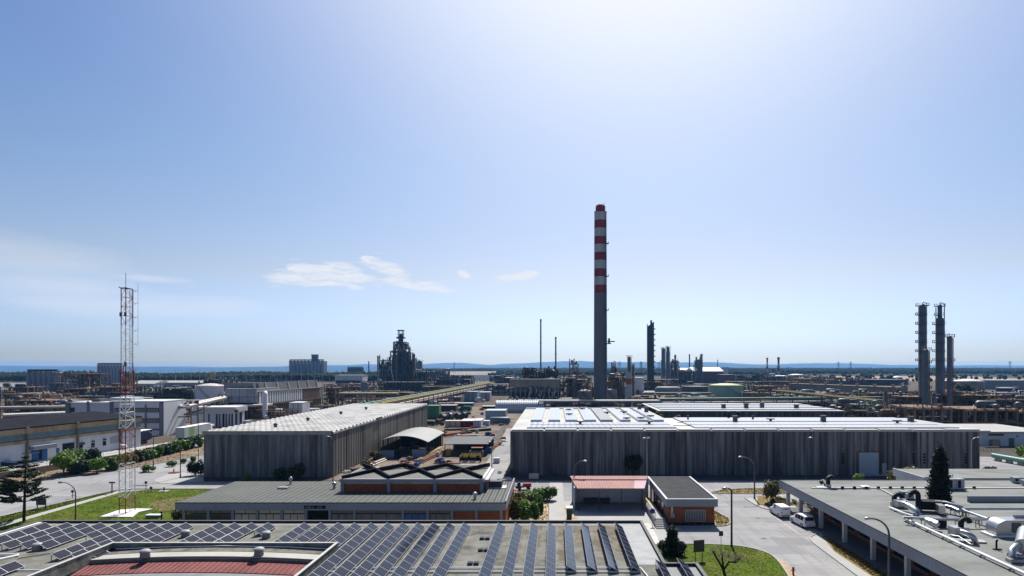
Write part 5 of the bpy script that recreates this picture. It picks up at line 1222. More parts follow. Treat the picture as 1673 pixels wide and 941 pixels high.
# planters and odd red machines at right end of the office
t=thing('fire_trailer','red fire hose trailer beside the office end wall','trailer',gp(833,806),R(6)); 
part(t,'bed',MB().box(-1.6,1.4,-.7,.7,.45,.65),red_paint,True); part(t,'pump',MB().box(-1.3,-.2,-.55,.55,.653,1.35),red_paint,True); part(t,'hose_drum',MB().cyl((.1,-.55,1.1),(.1,.55,1.1),.45),red_paint,True)
for s in (-.75,.75): part(t,'wheel',MB().cyl((0,s-.1,.35),(0,s+.1,.35),.35,None,14),tyre_m,True)
t=thing('garden_tractor','dark red garden tractor behind the hedge','tractor',gp(853,800),R(-80)); part(t,'bonnet',MB().box(-.45,.45,.2,1.6,.5,1.15),red_paint,True); part(t,'seat_deck',MB().box(-.6,.6,-1.2,.2,.45,.75),steel_dark,True); part(t,'seat',MB().box(-.3,.3,-.8,-.3,.753,1.3),black_rubber,True)
for s in (-.65,.65): part(t,'wheel',MB().cyl((s-.12,-.7,.45),(s+.12,-.7,.45),.45,None,14),tyre_m,True); part(t,'front_wheel',MB().cyl((s-.1,1.1,.3),(s+.1,1.1,.3),.3,None,12),tyre_m,True)
crate('cream_crate','cream crate against the long dark wall','crate',872,783,1.9,1.0,1.0,mat('cream_paint',(.55,.5,.38)))
crate('white_pallet_box','white box at the edge of the yard track','crate',811,757,1.4,1.2,1.2,white_wall)

# more stored goods on the yard floor
JL=['rusty plate stack','grey duct piece','dark valve body','brown timber crate','pale pallet load','blue barrel group','dark motor skid','reddish beam offcut','grey concrete block','white bag stack']
AREA=[('by the left warehouse wall',(560,620),(752,772)),('in front of the curved shelter',(640,700),(748,765)),('between curved shelter and yard road',(705,735),(740,765)),('beyond the flat shelter',(725,800),(700,716)),('near the yard drums',(716,772),(690,700)),('on the open yard by the sheds',(735,800),(662,684)),('beside the yard track',(790,826),(690,745)),('behind the office brick block',(815,842),(770,800))]
r=random.Random(77); n=0
for ai,(wh_,xr_,yr_) in enumerate(AREA):
    for k in range(10):
        px,py=r.uniform(*xr_),r.uniform(*yr_); x,yy=gp(px,py); w_,d_,h_=r.uniform(.5,2.2),r.uniform(.4,1.2),r.uniform(.2,1.1)
        mm=[rust,steel_grey,steel_dark,rust_lt,pipe_white,blue_door,steel_dark,chim_red,concrete_pave,white_wall][k]
        mb=MB().obox((x,yy,h_/2),(w_,d_,h_),(0,0,r.uniform(0,3))); mb.obox((x+r.uniform(-.2,.2),yy,h_+.1),(w_*.6,d_*.8,.18),(0,0,r.uniform(0,3))); mb.tube([(x-w_*.7,yy-.4,.12),(x+w_*.7,yy-.6,.12)],.1,5)
        single('stored_item',mb,mm,JL[k]+' lying '+wh_,'stored goods','stored goods on the yard')
# ================= process plant =================
TONE={'rust':([brown_frame,rust_lt],[rust_lt,steel_grey,steel_dark],[rust,rust_lt,pipe_white,steel_grey,pipe_yellow,tan_conc]),
      'dark':([steel_dark],[steel_dark,steel_blue,rust_lt,tank_tan],[steel_grey,rust,rust_lt,galv,tan_conc,pipe_white]),
      'grey':([steel_grey],[steel_blue,grey_clad,tank_tan],[steel_grey,galv,pipe_white,rust_lt]),
      'yellow':([brown_frame,rust_lt],[steel_blue,steel_grey],[pipe_yellow,pipe_yellow,rust,pipe_white,pipe_green]),
      'green':([steel_grey],[pipe_green,steel_grey],[pipe_green,pipe_white,pipe_yellow,steel_grey])}
def unit(label,px0,px1,pyt,pyb,seed,tone='rust',levels=3,depth=None,nv=6,npp=10,bays=None,deckp=.6,tops=.25,name='process_unit',cat='process unit',Y=None,zbase=0):
    r=random.Random(seed); nv=int(nv*1.5)+1; npp=int(npp*1.9); Y=Y or yb(pyb); x0,x1=wx(px0,Y),wx(px1,Y); h=wz(pyt,Y)-zbase; W=x1-x0; depth=depth or min(W*.6,25)
    fm,vm,pm=TONE[tone]; t=thing(name,label,cat,((x0+x1)/2,Y+depth/2,zbase))
    bays=bays or max(2,int(W/7)); cw=max(.16,min(.45,Y/1400)); m=MB(); rows=3
    hl=[h*(.86)*(k+1)/levels for k in range(levels)]
    for i in range(bays+1):
        for j in range(rows):
            hh=h*r.choice([.86,.86,1.0,.9,.7]) ; x=x0+W*i/bays; y=Y+depth*j/(rows-1)
            m.box(x-cw,x+cw,y-cw,y+cw,0 if zbase==0 else zbase,zbase+hh)
    for z in hl:
        for j in range(rows): m.box(x0,x1,Y+depth*j/(rows-1)-cw*.7,Y+depth*j/(rows-1)+cw*.7,zbase+z-cw*1.2,zbase+z)
    for j in range(rows): m.box(x0,x1,Y+depth*j/(rows-1)-cw*.6,Y+depth*j/(rows-1)+cw*.6,zbase,zbase+cw)
    for xx in (x0,x1): m.box(xx-cw*.5,xx+cw*.5,Y,Y+depth,zbase+.01,zbase+cw*1.1); m.box(xx-cw*.5,xx+cw*.5,Y,Y+depth,zbase+hl[-1]-cw,zbase+hl[-1]-.01)
    for i in range(bays):
        if r.random()<.45:
            a=x0+W*i/bays; b_=x0+W*(i+1)/bays; k=r.randrange(levels); za=(hl[k-1] if k else 0); m.tube([(a,Y-cw,zbase+za),(b_,Y-cw,zbase+hl[k])],cw*.6,4,False)
    part(t,'frame',m,fm[0])
    for z in hl:
        n_=max(1,int(round(bays*min(1,deckp*r.uniform(.7,1.3))))); i0=r.randint(0,bays-n_); a,b_=x0+W*i0/bays,x0+W*(i0+n_)/bays
        part(t,'deck',MB().box(a,b_,Y+.2,Y+depth-.2,zbase+z+.01,zbase+z+.16),fm[-1])
        if r.random()<.75:
            m=MB(); rw=cw*.35
            for q in (.55,1.1): m.box(a,b_,Y-.05,Y+.05,zbase+z+q,zbase+z+q+rw)
            for k in range(n_*2+1): xx=a+(b_-a)*k/(n_*2); m.box(xx-rw/2,xx+rw/2,Y-.04,Y+.04,zbase+z+.1,zbase+z+1.1+rw)
            part(t,'guard_rail',m,pipe_yellow if tone=='yellow' else fm[-1])
    for k in range(nv):
        z=r.choice([0]+hl[:-1]+([hl[-1]] if r.random()<tops*2 else [])); x=r.uniform(x0+1,x1-1); y=Y+r.uniform(.1,.85)*depth; gap=h/levels
        rad=min(W*.12,gap*r.uniform(.16,.34))
        if r.random()<.6:
            l=gap*r.uniform(.55,1.2); l=min(l,h-z+ (gap*.5 if r.random()<tops else -gap*.05)); l=max(l,gap*.4)
            v=MB().lathe(x,y,[(rad*.3,zbase+z+.1),(rad,zbase+z+.1+rad*.4),(rad,zbase+z+l-rad*.4),(rad*.6,zbase+z+l-.1*rad),(0,zbase+z+l)],10)
        else:
            l=min(W*.4,gap*r.uniform(.9,1.9)); v=MB().tube([(x-l/2,y,zbase+z+rad+.2),(x-l/2+rad*.4,y,zbase+z+rad+.2),(x+l/2-rad*.4,y,zbase+z+rad+.2),(x+l/2,y,zbase+z+rad+.2)],[rad*.5,rad,rad,rad*.5],10)
        part(t,'vessel',v,r.choice(vm))
    for k in range(max(2,int(nv*.7))):
        z=r.choice([0]+hl[:-1]); gap=h/levels; bw=W*r.uniform(.06,.2); bx_=r.uniform(x0,x1-bw); by=Y+r.uniform(.05,.6)*depth; bh=gap*r.uniform(.4,.82)
        part(t,'equipment_box',MB().box(bx_,bx_+bw,by,by+depth*.35,zbase+z+.02,zbase+z+bh),r.choice([steel_dark,steel_dark,vm[0],fm[0],grey_clad] if tone!='dark' else [steel_dark,steel_dark,steel_grey]))
    for k in range(npp):
        rad=max(.1,min(.4,Y/2200))*r.uniform(.7,1.5); z=zbase+r.choice(hl)*r.uniform(.3,1.05); y=Y+r.uniform(-.03,.4)*depth
        if r.random()<.65:
            a=r.uniform(x0,x0+W*.5); b_=a+r.uniform(.2,.6)*W; b_=min(b_,x1); pts=[(a,y,z),(b_,y,z)]
            if r.random()<.6: pts=[(a,y,max(zbase+.3,z-h*r.uniform(.1,.4)))]+pts
            if r.random()<.4: pts=pts+[(b_,y,max(zbase+.3,z-h*r.uniform(.1,.4)))]
        else:
            x=r.uniform(x0,x1); pts=[(x,y,zbase+.2),(x,y,zbase+h*r.uniform(.5,1.05)),(x+r.uniform(-2,2),y,zbase+h*r.uniform(.5,1.05))]
        part(t,'pipe',MB().tube(pts,rad,6),r.choice(pm))
    return t
def tank(label,px0,px1,pyt,pyb,shell,roof=None,dome=.12,name='storage_tank',stair=True,group='storage tanks'):
    Y=yb(pyb); rad=(wx(px1,Y)-wx(px0,Y))/2; cx=wx((px0+px1)/2,Y); cy=Y+rad; h=wz(pyt,Y); t=thing(name,label,'tank',(cx,cy,0),0,group)
    hs=h-rad*dome
    part(t,'shell',MB().lathe(cx,cy,[(rad,0),(rad,hs)],40),shell)
    part(t,'roof',MB().lathe(cx,cy,[(rad*1.012,hs+.003),(rad*1.012,hs+.12),(rad*.7,hs+rad*dome*.55),(rad*.35,hs+rad*dome*.88),(0,h)],40),roof or shell)
    if stair:
        m=MB(); n=14
        for k in range(n):
            a=-math.pi*.5+.9-1.3*k/n; z=hs*k/n; m.obox((cx+(rad+.45)*math.cos(a),cy+(rad+.45)*math.sin(a),z+.3),(.9,1.3,.12),(0,0,a))
        part(t,'spiral_stair',m,steel_grey)
        m=MB()
        for k in range(24):
            a=2*math.pi*k/24; m.tube([(cx+rad*math.cos(a),cy+rad*math.sin(a),hs),(cx+rad*math.cos(a),cy+rad*math.sin(a),hs+1.1)],.05,4)
        m.tube([(cx+rad*math.cos(2*math.pi*k/32),cy+rad*math.sin(2*math.pi*k/32),hs+1.1) for k in range(33)],.05,4); part(t,'rim_rail',m,steel_grey)
    return t
def column(label,px,w,pyt,pyb,m,plats=6,top=True,Y=None,side=-1,name='process_column',ladder=galv,slim=None,group='tall process columns'):
    Y=Y or yb(pyb); x=wx(px,Y); rad=w*Y/2000; h=wz(pyt,Y); t=thing(name,label,'column',(x,Y,0),0,group)
    pr=[(rad,0),(rad,h*.86 if slim else h-rad)]
    if slim: pr+=[(rad*slim,h*.875),(rad*slim,h-rad*slim)]
    rt=rad*(slim or 1)
    pr+=[(rt*.7,h-rt*.35),(0,h)]
    part(t,'shell',MB().lathe(x,Y,pr,18),m)
    for k in range(plats):
        z=h*(.38+.6*k/max(1,plats-1)) if plats>1 else h*.95
        rr_=rad*(slim if (slim and z>h*.87) else 1); M=MB(); n=10; pe=min(1.45,.45+rad*.6)
        a0=math.pi if side<0 else 0; span=math.pi*(.55 if k<plats-1 else 1.0)
        for i in range(n):
            a=a0-span+2*span*i/(n-1)*.999; cx,cy=x+(rr_+pe*.5)*math.cos(a),Y+(rr_+pe*.5)*math.sin(a); M.obox((cx,cy,z),(pe,max(.6,rr_*.9),.15),(0,0,a))
            ex,ey=x+(rr_+pe*.98)*math.cos(a),Y+(rr_+pe*.98)*math.sin(a); M.box(ex-.06,ex+.06,ey-.06,ey+.06,z,z+1.2); M.obox((ex,ey,z+1.15),(.1,max(.6,(rr_+1.4)*.55),.1),(0,0,a))
        part(t,'platform',M,steel_grey)
    M=MB(); lx=x+side*(rad+.35); M.box(lx-.25,lx+.25,Y-.3,Y-.22,0,h*.97); part(t,'ladder',M,ladder)
    px_=x-side*(rad+.3); part(t,'riser_pipe',MB().tube([(px_,Y-.3,0),(px_,Y-.3,h*.93),(px_-side*.1,Y-.3,h*1.0),(x-side*rad*.2,Y,h+.9),(x,Y,h-.1)],max(.14,rad*.14),7),ladder)
    return t
def stackpipe(label,px,w,pyt,pyb,m,bands=None,Y=None,name='flare_stack',cat='stack',group='thin stacks'):
    Y=Y or yb(pyb); x=wx(px,Y); r0=w*Y/2000; h=wz(pyt,Y); t=thing(name,label,cat,(x,Y,0),0,group)
    if bands:
        for i in range(bands): part(t,'band',MB().cyl((x,Y,h*i/bands),(x,Y,h*(i+1)/bands),r0,None,14,caps=(i in(0,bands-1))),chim_red if (i+bands)%2 else chim_white)
    else: part(t,'shaft',MB().cyl((x,Y,0),(x,Y,h),r0*1.15,r0,12),m)
    part(t,'tip',MB().cyl((x,Y,h+.003),(x,Y,h+r0*2.2),r0*1.35,r0*1.2,12),steel_dark)
    part(t,'guy_ring',MB().lathe(x,Y,[(r0*1.7,h*.62),(r0*1.7,h*.62+r0*.7)],12),steel_dark)
    return t
def rack(label,a,b_,h,w,pipes,frame=steel_grey,step=7,name='pipe_rack',seed=1,levels=1):
    a,b_=Vector((a[0],a[1],0)),Vector((b_[0],b_[1],0)); d=b_-a; L=d.length; d.normalize(); nn=Vector((-d.y,d.x,0)); r=random.Random(seed)
    t=thing(name,label,'pipe rack',((a.x+b_.x)/2,(a.y+b_.y)/2,0)); n=max(2,int(L/step)); m=MB(); ang=math.atan2(d.y,d.x); cw=max(.14,min(.3,a.y/1500))
    for i in range(n+1):
        p=a+d*(L*i/n)
        for s in (-1,1): q=p+nn*(s*w/2); m.box(q.x-cw,q.x+cw,q.y-cw,q.y+cw,0,h)
        for k in range(levels): m.obox((p.x,p.y,h-.2-k*h*.35),(cw*1.6,w+2*cw,.4),(0,0,ang))
    for s in (-1,1): c=(a+b_)/2+nn*(s*(w/2)); m.obox((c.x,c.y,h-.1),(L,.3,.35),(0,0,ang))
    part(t,'frame',m,frame)
    for k,(mm,rad) in enumerate(pipes):
        o=-w/2+w*(k+.5)/len(pipes); lv=(k%levels); z=h+rad+.05-lv*h*.35+ (0 if lv==0 else .2); p,q=a+nn*o,b_+nn*o
        part(t,'pipe',MB().tube([(p.x,p.y,z),(q.x,q.y,z)],rad,7),mm)
    return t
# ---- main chimney
Yc=365; xc=wx(981,Yc); C=thing('chimney','very tall concrete chimney with red and white bands at the top','chimney',(xc,Yc,0))
rc=lambda z: 4.05-.42*z/115
ys_=[335,347.5,360.6,373.6,387,400,413,425.8,439.6,452.5,466,479]
part(C,'shaft',MB().lathe(xc,Yc,[(rc(0),0),(rc(30),30),(rc(wz(479,Yc)),wz(479,Yc))],36),chim_grey)
for i in range(1,len(ys_)-1):
    a,b_=wz(ys_[i+1],Yc),wz(ys_[i],Yc); part(C,'band',MB().lathe(xc,Yc,[(rc(a)+.012,a),(rc(b_)+.012,b_)],36),chim_white if i%2==1 else chim_red)
part(C,'crown',MB().lathe(xc,Yc,[(3.75,wz(347.5,Yc)),(3.85,wz(346.5,Yc)),(2.95,wz(346,Yc)),(2.9,wz(338,Yc)),(2.4,wz(335,Yc)),(2.1,wz(336,Yc))],30),chim_red)
m=MB(); 
for s in (0,.5): m.box(xc+2.6+s,xc+2.7+s,Yc-3.4,Yc-3.2,0,wz(348,Yc))
for k in range(180): m.box(xc+2.6,xc+3.2,Yc-3.42,Yc-3.36,.5+k*.62,.56+k*.62)
part(C,'ladder',m,steel_dark)
for py in (400,453,508): z=wz(py,Yc); part(C,'rest_platform',MB().box(xc+2.2,xc+4.6,Yc-4.2,Yc-1.6,z,z+.3).box(xc+4.5,xc+4.6,Yc-4.2,Yc-1.6,z+.3,z+1.4),steel_dark)
z=wz(562,Yc); part(C,'sampling_platform',MB().box(xc+3.6,xc+6.2,Yc-2,Yc+1.5,z,z+.5).box(xc+4.6,xc+5.6,Yc-1.5,Yc+1,z+.5,z+3.4).tube([(xc+4,Yc-1,z+1.5),(xc+8.4,Yc-1,z+1.5)],.35,8),steel_dark)
m=MB()
for i in range(6): a=math.pi*2*i/6; m.box(xc+3.3*math.cos(a)-.25,xc+3.3*math.cos(a)+.25,Yc+3.3*math.sin(a)-.25,Yc+3.3*math.sin(a)+.25,wz(357,Yc),wz(350,Yc))
part(C,'vent_slot',m,steel_dark); part(C,'lightning_rod',MB().cyl((xc+2.2,Yc,wz(338,Yc)),(xc+2.2,Yc,wz(331,Yc)),.12),steel_dark)
# ---- cracker tower group
t=unit('huge dark steel cracking tower with stepped platforms and crown',638,671,566,636,11,'dark',9,14,26,30,5,.8,.4,'cracking_tower','tower')
Y=yb(636)
for a_,b__,za,zb in ((640,650,2,30),(651,662,4,36),(663,670,1,26),(644,666,16,33)): part(t,'vessel_casing',MB().box(wx(a_,Y),wx(b__,Y),Y+3,Y+11,za,zb),steel_dark)
for a_,b__,zb in ((641,645,41),(648,652,43),(657,660,42),(666,669,34)): part(t,'tall_vessel',MB().lathe(wx((a_+b__)/2,Y),Y+2,[((b__-a_)*Y/2000,0),((b__-a_)*Y/2000,zb-1),(.3,zb)],10),steel_blue)
t=unit('dark upper stage of the cracking tower under its crown',643,663,557,610,12,'dark',5,10,12,16,4,.8,.5,'tower_stage','tower',Y=588,zbase=38); 
column('crowned vessel on top of the cracking tower',655,6.5,545,610,steel_dark,2,Y=592,group='crowns of the cracking tower')
t=thing('tower_lantern','open lantern crown at the very top of the cracking tower','tower crown',(wx(655,592),592,wz(548,592))); z=wz(548,592)
m=MB(); x=wx(655,592)
for s in (-1,1):
    for u in (-1,1): m.box(x+s*2-.25,x+s*2+.25,592+u*2-.25,592+u*2+.25,z-2,z+5)
part(t,'posts',m,steel_dark); part(t,'ring',MB().box(x-2.8,x+2.8,589,595,z+4.2,z+5.2).box(x-3.6,x+3.6,588.4,595.6,z-3,z-1.6),steel_dark)
unit('left dark wing of the cracking tower',617,637,581,636,13,'dark',7,14,14,16,3,.7,.4,'tower_wing','tower'); unit('right dark wing of the cracking tower, lower',671,676,578,636,14,'dark',6,10,5,8,2,.7,.4,'tower_wing','tower'); unit('low dark base right of the cracking tower',672,697,603,637,15,'dark',4,16,8,10,4,.7,.3,'tower_wing','tower')
column('domed dark reactor with side pipe right of the cracking tower',685.5,8,588,628,steel_blue,1,side=1,group='reactors by the cracking tower')
t=thing('loading_boom','pale slanted crane boom in front of the cracking tower','crane',(wx(640,560),560,0)); part(t,'boom',MB().tube([(wx(646,560),560,0.2),(wx(638,560),560,wz(600,560))],.45,6),galv); part(t,'tip_link',MB().tube([(wx(638,560),560,wz(600,560)),(wx(632,560),560,wz(607,560))],.3,6),galv); part(t,'carrier',MB().box(wx(641,560),wx(651,560),558,563,.2,2),steel_dark)
unit('dark low plant below the cracking tower',600,700,622,640,16,'dark',3,20,14,18,9,.7,.3); unit('flat roofed dark plant right of the cracking tower base',662,697,624,639,17,'grey',2,14,5,8,4,.9,.2)
unit('long dark plant between the tower and the parked cars',695,770,618,634,18,'dark',3,22,16,22,10,.6,.4); unit('rusty bank of coolers on legs beyond the tower',704,732,603,622,19,'rust',3,14,8,10,5,.7,.5)
# ---- silos
def silos(label,px0,px1,pyt,pyb,n,rows,m,gal=True,tower=None,name='silo_block'):
    Y=yb(pyb); W=wx(px1,Y)-wx(px0,Y); rad=W/n/2; h=wz(pyt,Y); x0=wx(px0,Y); t=thing(name,label,'silos',(x0+W/2,Y+rad*rows,0))
    for j in range(rows):
        for i in range(n): cx,cy=x0+rad*(2*i+1),Y+rad*(2*j+1); part(t,'silo',MB().lathe(cx,cy,[(rad*.93,0),(rad*.93,h),(rad*.85,h+rad*.15),(0,h+rad*.4)],16),m)
    if gal:
        part(t,'top_gallery',MB().box(x0+rad*.5,x0+W-rad*.5,Y+rad*.6,Y+rad*1.4,h+rad*.45,h+rad*.45+2.0),steel_dark); mm=MB()
        for i in range(n*2+1): mm.box(x0+W*i/(2*n)-.1,x0+W*i/(2*n)+.1,Y+.1,Y+.3,h,h+1.3)
        mm.box(x0,x0+W,Y+.1,Y+.3,h+1.2,h+1.35); part(t,'top_rail',mm,steel_dark)
    if tower: a,b_,pt=tower; part(t,'lift_tower',MB().box(wx(a,Y),wx(b_,Y),Y+rad*.7,Y+rad*2.2,0,wz(pt,Y)),steel_blue); part(t,'lift_head',MB().box(wx(a,Y)-.6,wx(b_,Y)+.6,Y+rad*.5,Y+rad*2.4,wz(pt,Y)+.003,wz(pt,Y)+1.2),steel_dark)
    return t
silos('grey silo block with lift tower left of the cracking tower',471,529,590,616,10,3,silo_m,True,(508,518,580)); silos('dark narrow silo block behind the mast',157,198,597,629,8,2,silo_m,True,None)
silos('pale grey fat silos at the far left',40,92,609,638,6,2,mat('pale_silo',(.20,.215,.24),.6,.15,.1,stretch=(1,1,.1)),True,None); silos('small dark silo cluster left of the cracking tower',567,593,601,613,9,2,steel_dark,True,None)
unit('brown framework plant beside the far left silos',88,146,606,640,21,'rust',5,25,24,26,8,.6,.5); unit('pale blocky plant building below the far left silos',82,106,623,645,22,'grey',3,12,3,6,3,1.0,.1)
unit('brown low process frames left of the mast',95,165,632,655,23,'rust',3,22,14,20,8,.6,.3); unit('framework behind the mast and dark silos',150,200,629,656,24,'rust',3,22,14,22,7,.6,.4)
unit('dark porous pipe structure behind the white office',224,312,630,661,25,'dark',4,25,24,40,14,.7,.15); unit('grey plant below the far left silos',0,80,641,664,26,'rust',3,20,12,18,9,.6,.3)
def slab(label,px0,px1,pyt,pyb,wallm,roofm,depth=14,name='industrial_building',cat='building',ridge=0,bands=None,Y=None):
    Y=Y or yb(pyb); x0,x1=wx(px0,Y),wx(px1,Y); h=wz(pyt,Y); t=thing(name,label,cat,((x0+x1)/2,Y,0)); hw=h-ridge
    part(t,'wall',MB().box(x0,x1,Y,Y+depth,0,hw-.1),wallm)
    if ridge: part(t,'roof',MB().add([(x0-.3,Y-.3,hw),(x1+.3,Y-.3,hw),(x1+.3,Y+depth/2,h),(x0-.3,Y+depth/2,h),(x1+.3,Y+depth+.3,hw),(x0-.3,Y+depth+.3,hw)],[(0,1,2,3),(3,2,4,5),(0,3,5),(1,4,2)]),roofm)
    else: part(t,'roof',MB().box(x0-.3,x1+.3,Y-.3,Y+depth+.3,hw-.098,hw+.1),roofm)
    if bands: part(t,'window_band',MB().box(x0+(x1-x0)*.05,x1-(x1-x0)*.05,Y-.1,Y-.003,hw*bands[0],hw*bands[1]),dark_glass)
    m=MB(); n=max(1,int((x1-x0)/12))
    for i in range(n): a=x0+(x1-x0)*(i+.5)/n; m.box(a-1.2,a+1.2,Y-.08,Y-.003,0.05,min(3.2,hw*.6))
    part(t,'door',m,steel_grey)
    return t
slab('long white roofed warehouse far left behind the mast',213,252,622,633,fascia_lt,roof_white,30,ridge=3); slab('flat grey roofed long shed left of the white tank',252,330,622,632,grey_clad,mat('grey_flat',(.33,.32,.29),.8,.1,.3),25,ridge=2); slab('white low shed at the left picture edge',0,15,637,648,white_wall,roof_white,18); slab('long dark shed with white sheet roof at the far left',45,140,642,652,steel_grey,roof_white,22,ridge=2)
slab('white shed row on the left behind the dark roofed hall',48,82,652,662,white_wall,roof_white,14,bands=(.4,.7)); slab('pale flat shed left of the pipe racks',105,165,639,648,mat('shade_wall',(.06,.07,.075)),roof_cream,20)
slab('white building with dark windows left of the cracking tower',547,592,613,632,white_wall,roof_white,18,bands=(.3,.55)); slab('white cube block by the orange banded stack',1032,1052,617,644,white_wall,roof_white,16)
slab('white pump house right of the chimney tanks',1053,1072,640,645,grey_clad,roof_white,14); slab('long white roofed factory hall right of the chimney',1098,1136,601,624,steel_blue,roof_white,40,ridge=3); slab('bright roofed factory hall with brown wall',1133,1182,600,626,mat('brown_clad',(.13,.10,.10),.7,.15,.3),mat('bright_roof',(.7,.7,.69),.5,.05,.2),45,ridge=5)
slab('slim white block at the end of the factory hall',1182,1190,600,616,white_wall,roof_white,12); slab('brown low annex right of the factory hall',1178,1200,612,627,mat('brown_clad',(.13,.10,.10)),steel_grey,20)
tank('white storage tank with rusty roof behind the white office',308,354,627,662,tank_white,mat('rusty_white_roof',(.6,.55,.5),.6,.1,.2,alt=(.36,.13,.05),altscale=.12,altfac=(.5,.6)),.2); tank('tan rimmed tank behind the mast',196,234,650,664,tank_tan,tank_tan,.05)
tank('pale green storage tank with yellow green roof',1165,1222,627,652,tank_green,tank_green_top,.12); tank('dark tan tank left of the green tank',1119,1166,631,645,mat('dark_tan_tank',(.10,.10,.105),.7,.2,.1),None,.05); tank('tan cone roofed tank left of the chimney foot',943,968,636,656,tank_tan,mat('pale_cone',(.4,.38,.36),.6,.1,.3),.3); tank('tan tank right of the chimney foot',985,1010,635,656,tank_tan,mat('pale_cone',(.4,.38,.36)),.2); tank('brown tank behind the orange banded stack',1012,1022,638,655,tank_tan,None,.1)
tank('large grey tank behind the right hand columns',1573,1621,620,643,tank_tan,tank_white,.14); tank('dark blue tank at the right edge',1641,1672,633,653,mat('navy_tank',(.04,.05,.075),.6,.2,.1),tank_grey,.1); tank('broad grey tank far behind the columns',1545,1575,621,636,tank_tan,tank_white,.08)
tank('wide flat white tank on the far plain, left',1264,1288,613,625,steel_blue,tank_white,.12,stair=False); tank('white steaming tank on the far plain, right',1293,1318,611,624,steel_blue,tank_white,.15,stair=False); tank('small white domed tank far right of the pipeline',1462,1478,614,622,tank_white,tank_white,.5,stair=False); tank('far low tank at the left of the far right tanks',1424,1500,620,630,mat('dark_far_tank',(.07,.06,.075),.7,.1,.1),None,.02,stair=False); tank('long grey far tank at the right edge',1622,1700,621,637,tank_grey,None,.02,stair=False)
# ---- air cooler bank with slatted front (left middle)
Ya=262; f=lambda px: wx(px,Ya)
t=thing('cooler_bank','long air cooler bank with grey windscreens and white slatted front','cooler bank',(f(460),Ya,0))
part(t,'panel_wall',MB().box(f(376),f(427),Ya-4,Ya+16,wz(658,Ya-4),wz(635,Ya-4)),brick_mat('cooler_panels',(.34,.36,.40),(.27,.29,.32),(.07,.08,.09),rot=(R(90),0,0),w=3.2,h=3.0,ms=.1,offset=0))
fa,fb=Vector((f(428),Ya-3,0)),Vector((f(527),Ya+60,0)); d=(Vector((wx(527,Ya+60),Ya+60,0))-fa); fb=fa+d; L=d.length; an=math.atan2(d.y,d.x)
n=30
for i in range(n):
    p=fa+d*((i+.5)/n); m=MB().obox((p.x,p.y,8.3),(L/n*.62,.3,5.0),(0,0,an)); part(t,'slat_panel',m,mat('slat_white',(.66,.67,.68),.5,.1,.3) if i<19 else (mat('slat_brown',(.14,.075,.06),.8,.2,.3) if i<28 else galv))
m=MB()
for i in range(n+1):
    p=fa+d*(i/n); m.box(p.x-.18,p.x+.18,p.y-.18,p.y+.18,0,10.9)
for z in (5.4,10.9): c=fa+d*.5; m.obox((c.x,c.y,z),(L,.6,.4),(0,0,an))
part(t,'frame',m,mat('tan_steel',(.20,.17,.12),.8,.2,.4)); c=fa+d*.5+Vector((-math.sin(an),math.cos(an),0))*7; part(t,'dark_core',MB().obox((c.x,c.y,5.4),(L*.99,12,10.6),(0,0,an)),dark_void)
for i in range(6):
    a=fa+d*(i/6.2); b_=fa+d*((i+.94)/6.2); k=Vector((-math.sin(an),math.cos(an),0)); q0=a+k*1.5; q1=b_+k*1.5
    part(t,'wind_screen',MB().add([(q0.x,q0.y,11.0),(q1.x,q1.y,11.0),(q1.x-1.2,q1.y+.3,14.8),(q0.x-1.2,q0.y+.3,14.8)],[(0,1,2,3),(3,2,1,0)]),mat('screen_mesh',(.21,.21,.22),.8,.12,.4)); part(t,'white_strut',MB().tube([(q1.x+.3,q1.y,11),(q1.x-.9,q1.y+.3,14.8)],.22,5),white_paint)
part(t,'wind_screen',MB().add([(fa.x-17,fa.y+4,11.0),(fa.x-1,fa.y+3,11.0),(fa.x-1.8,fa.y+3.3,14.8),(fa.x-17,fa.y+4.3,14.8)],[(0,1,2,3),(3,2,1,0)]),MATS['screen_mesh'])
part(t,'downcomer_duct',MB().tube([(f(440)+.3,Ya-4.5,10.6),(f(443),Ya-5.5,10.9),(f(444),Ya-6,9.8),(f(443.5),Ya-6,2.5),(f(446),Ya-7,1.0),(f(450),Ya-8,.6)],[.8,.9,1.0,1.0,1.0,.9],12),tank_white)
part(t,'walkway_top',MB().obox((c.x,c.y,11.05),(L,13,.15),(0,0,an)),mat('tan_steel',(.20,.17,.12)))
unit('open brown stair tower at the end of the cooler bank',527,547,629,663,31,'rust',5,12,6,12,3,.7,.3,'stair_tower','tower')
contain('white ribbed cabin with yellow posts beside the cooler bank',472,494,658,680,white_ribbed,8,None,'plant_cabin','cabin')
t=thing('yellow_hoist','yellow gantry hoist post right of the white cabin','hoist',(*gp(499,678),0)); p=gp(499,678); part(t,'post',MB().box(p[0]-.25,p[0]+.25,p[1]-.25,p[1]+.25,0,5.8),yellow_paint); part(t,'jib',MB().box(p[0]-.25,p[0]+3.2,p[1]-.2,p[1]+.2,5.803,6.2),yellow_paint)
contain('white cabinets right of the yellow hoist',503,520,668,676,white_wall,4,None,'plant_cabin','cabin'); hvessel('white horizontal drum in front of the cooler bank',449,462,671,265,.9,tank_white); 
unit('brown pipework in front of the cooler bank',400,470,668,684,32,'rust',2,10,8,18,6,.3,.2); unit('orange scaffold works right of the white cabin',512,545,661,675,33,'rust',2,9,4,14,4,.4,.2)
for i in range(9): hvessel('pale green exchanger shell beyond the rippled roof, %s from the left'%ORD[i],556+i*5.3,560.5+i*5.3,660-i*.8,270+i*8,1.0,pipe_green,'exchanger','exchanger',2,'pale green exchanger shells',z=2.4)
column('grey squat column behind the green exchangers',599,7,624,648,tank_grey,2,side=1); column('second grey squat column behind the green exchangers',592,5,624,648,tank_grey,1,side=1)
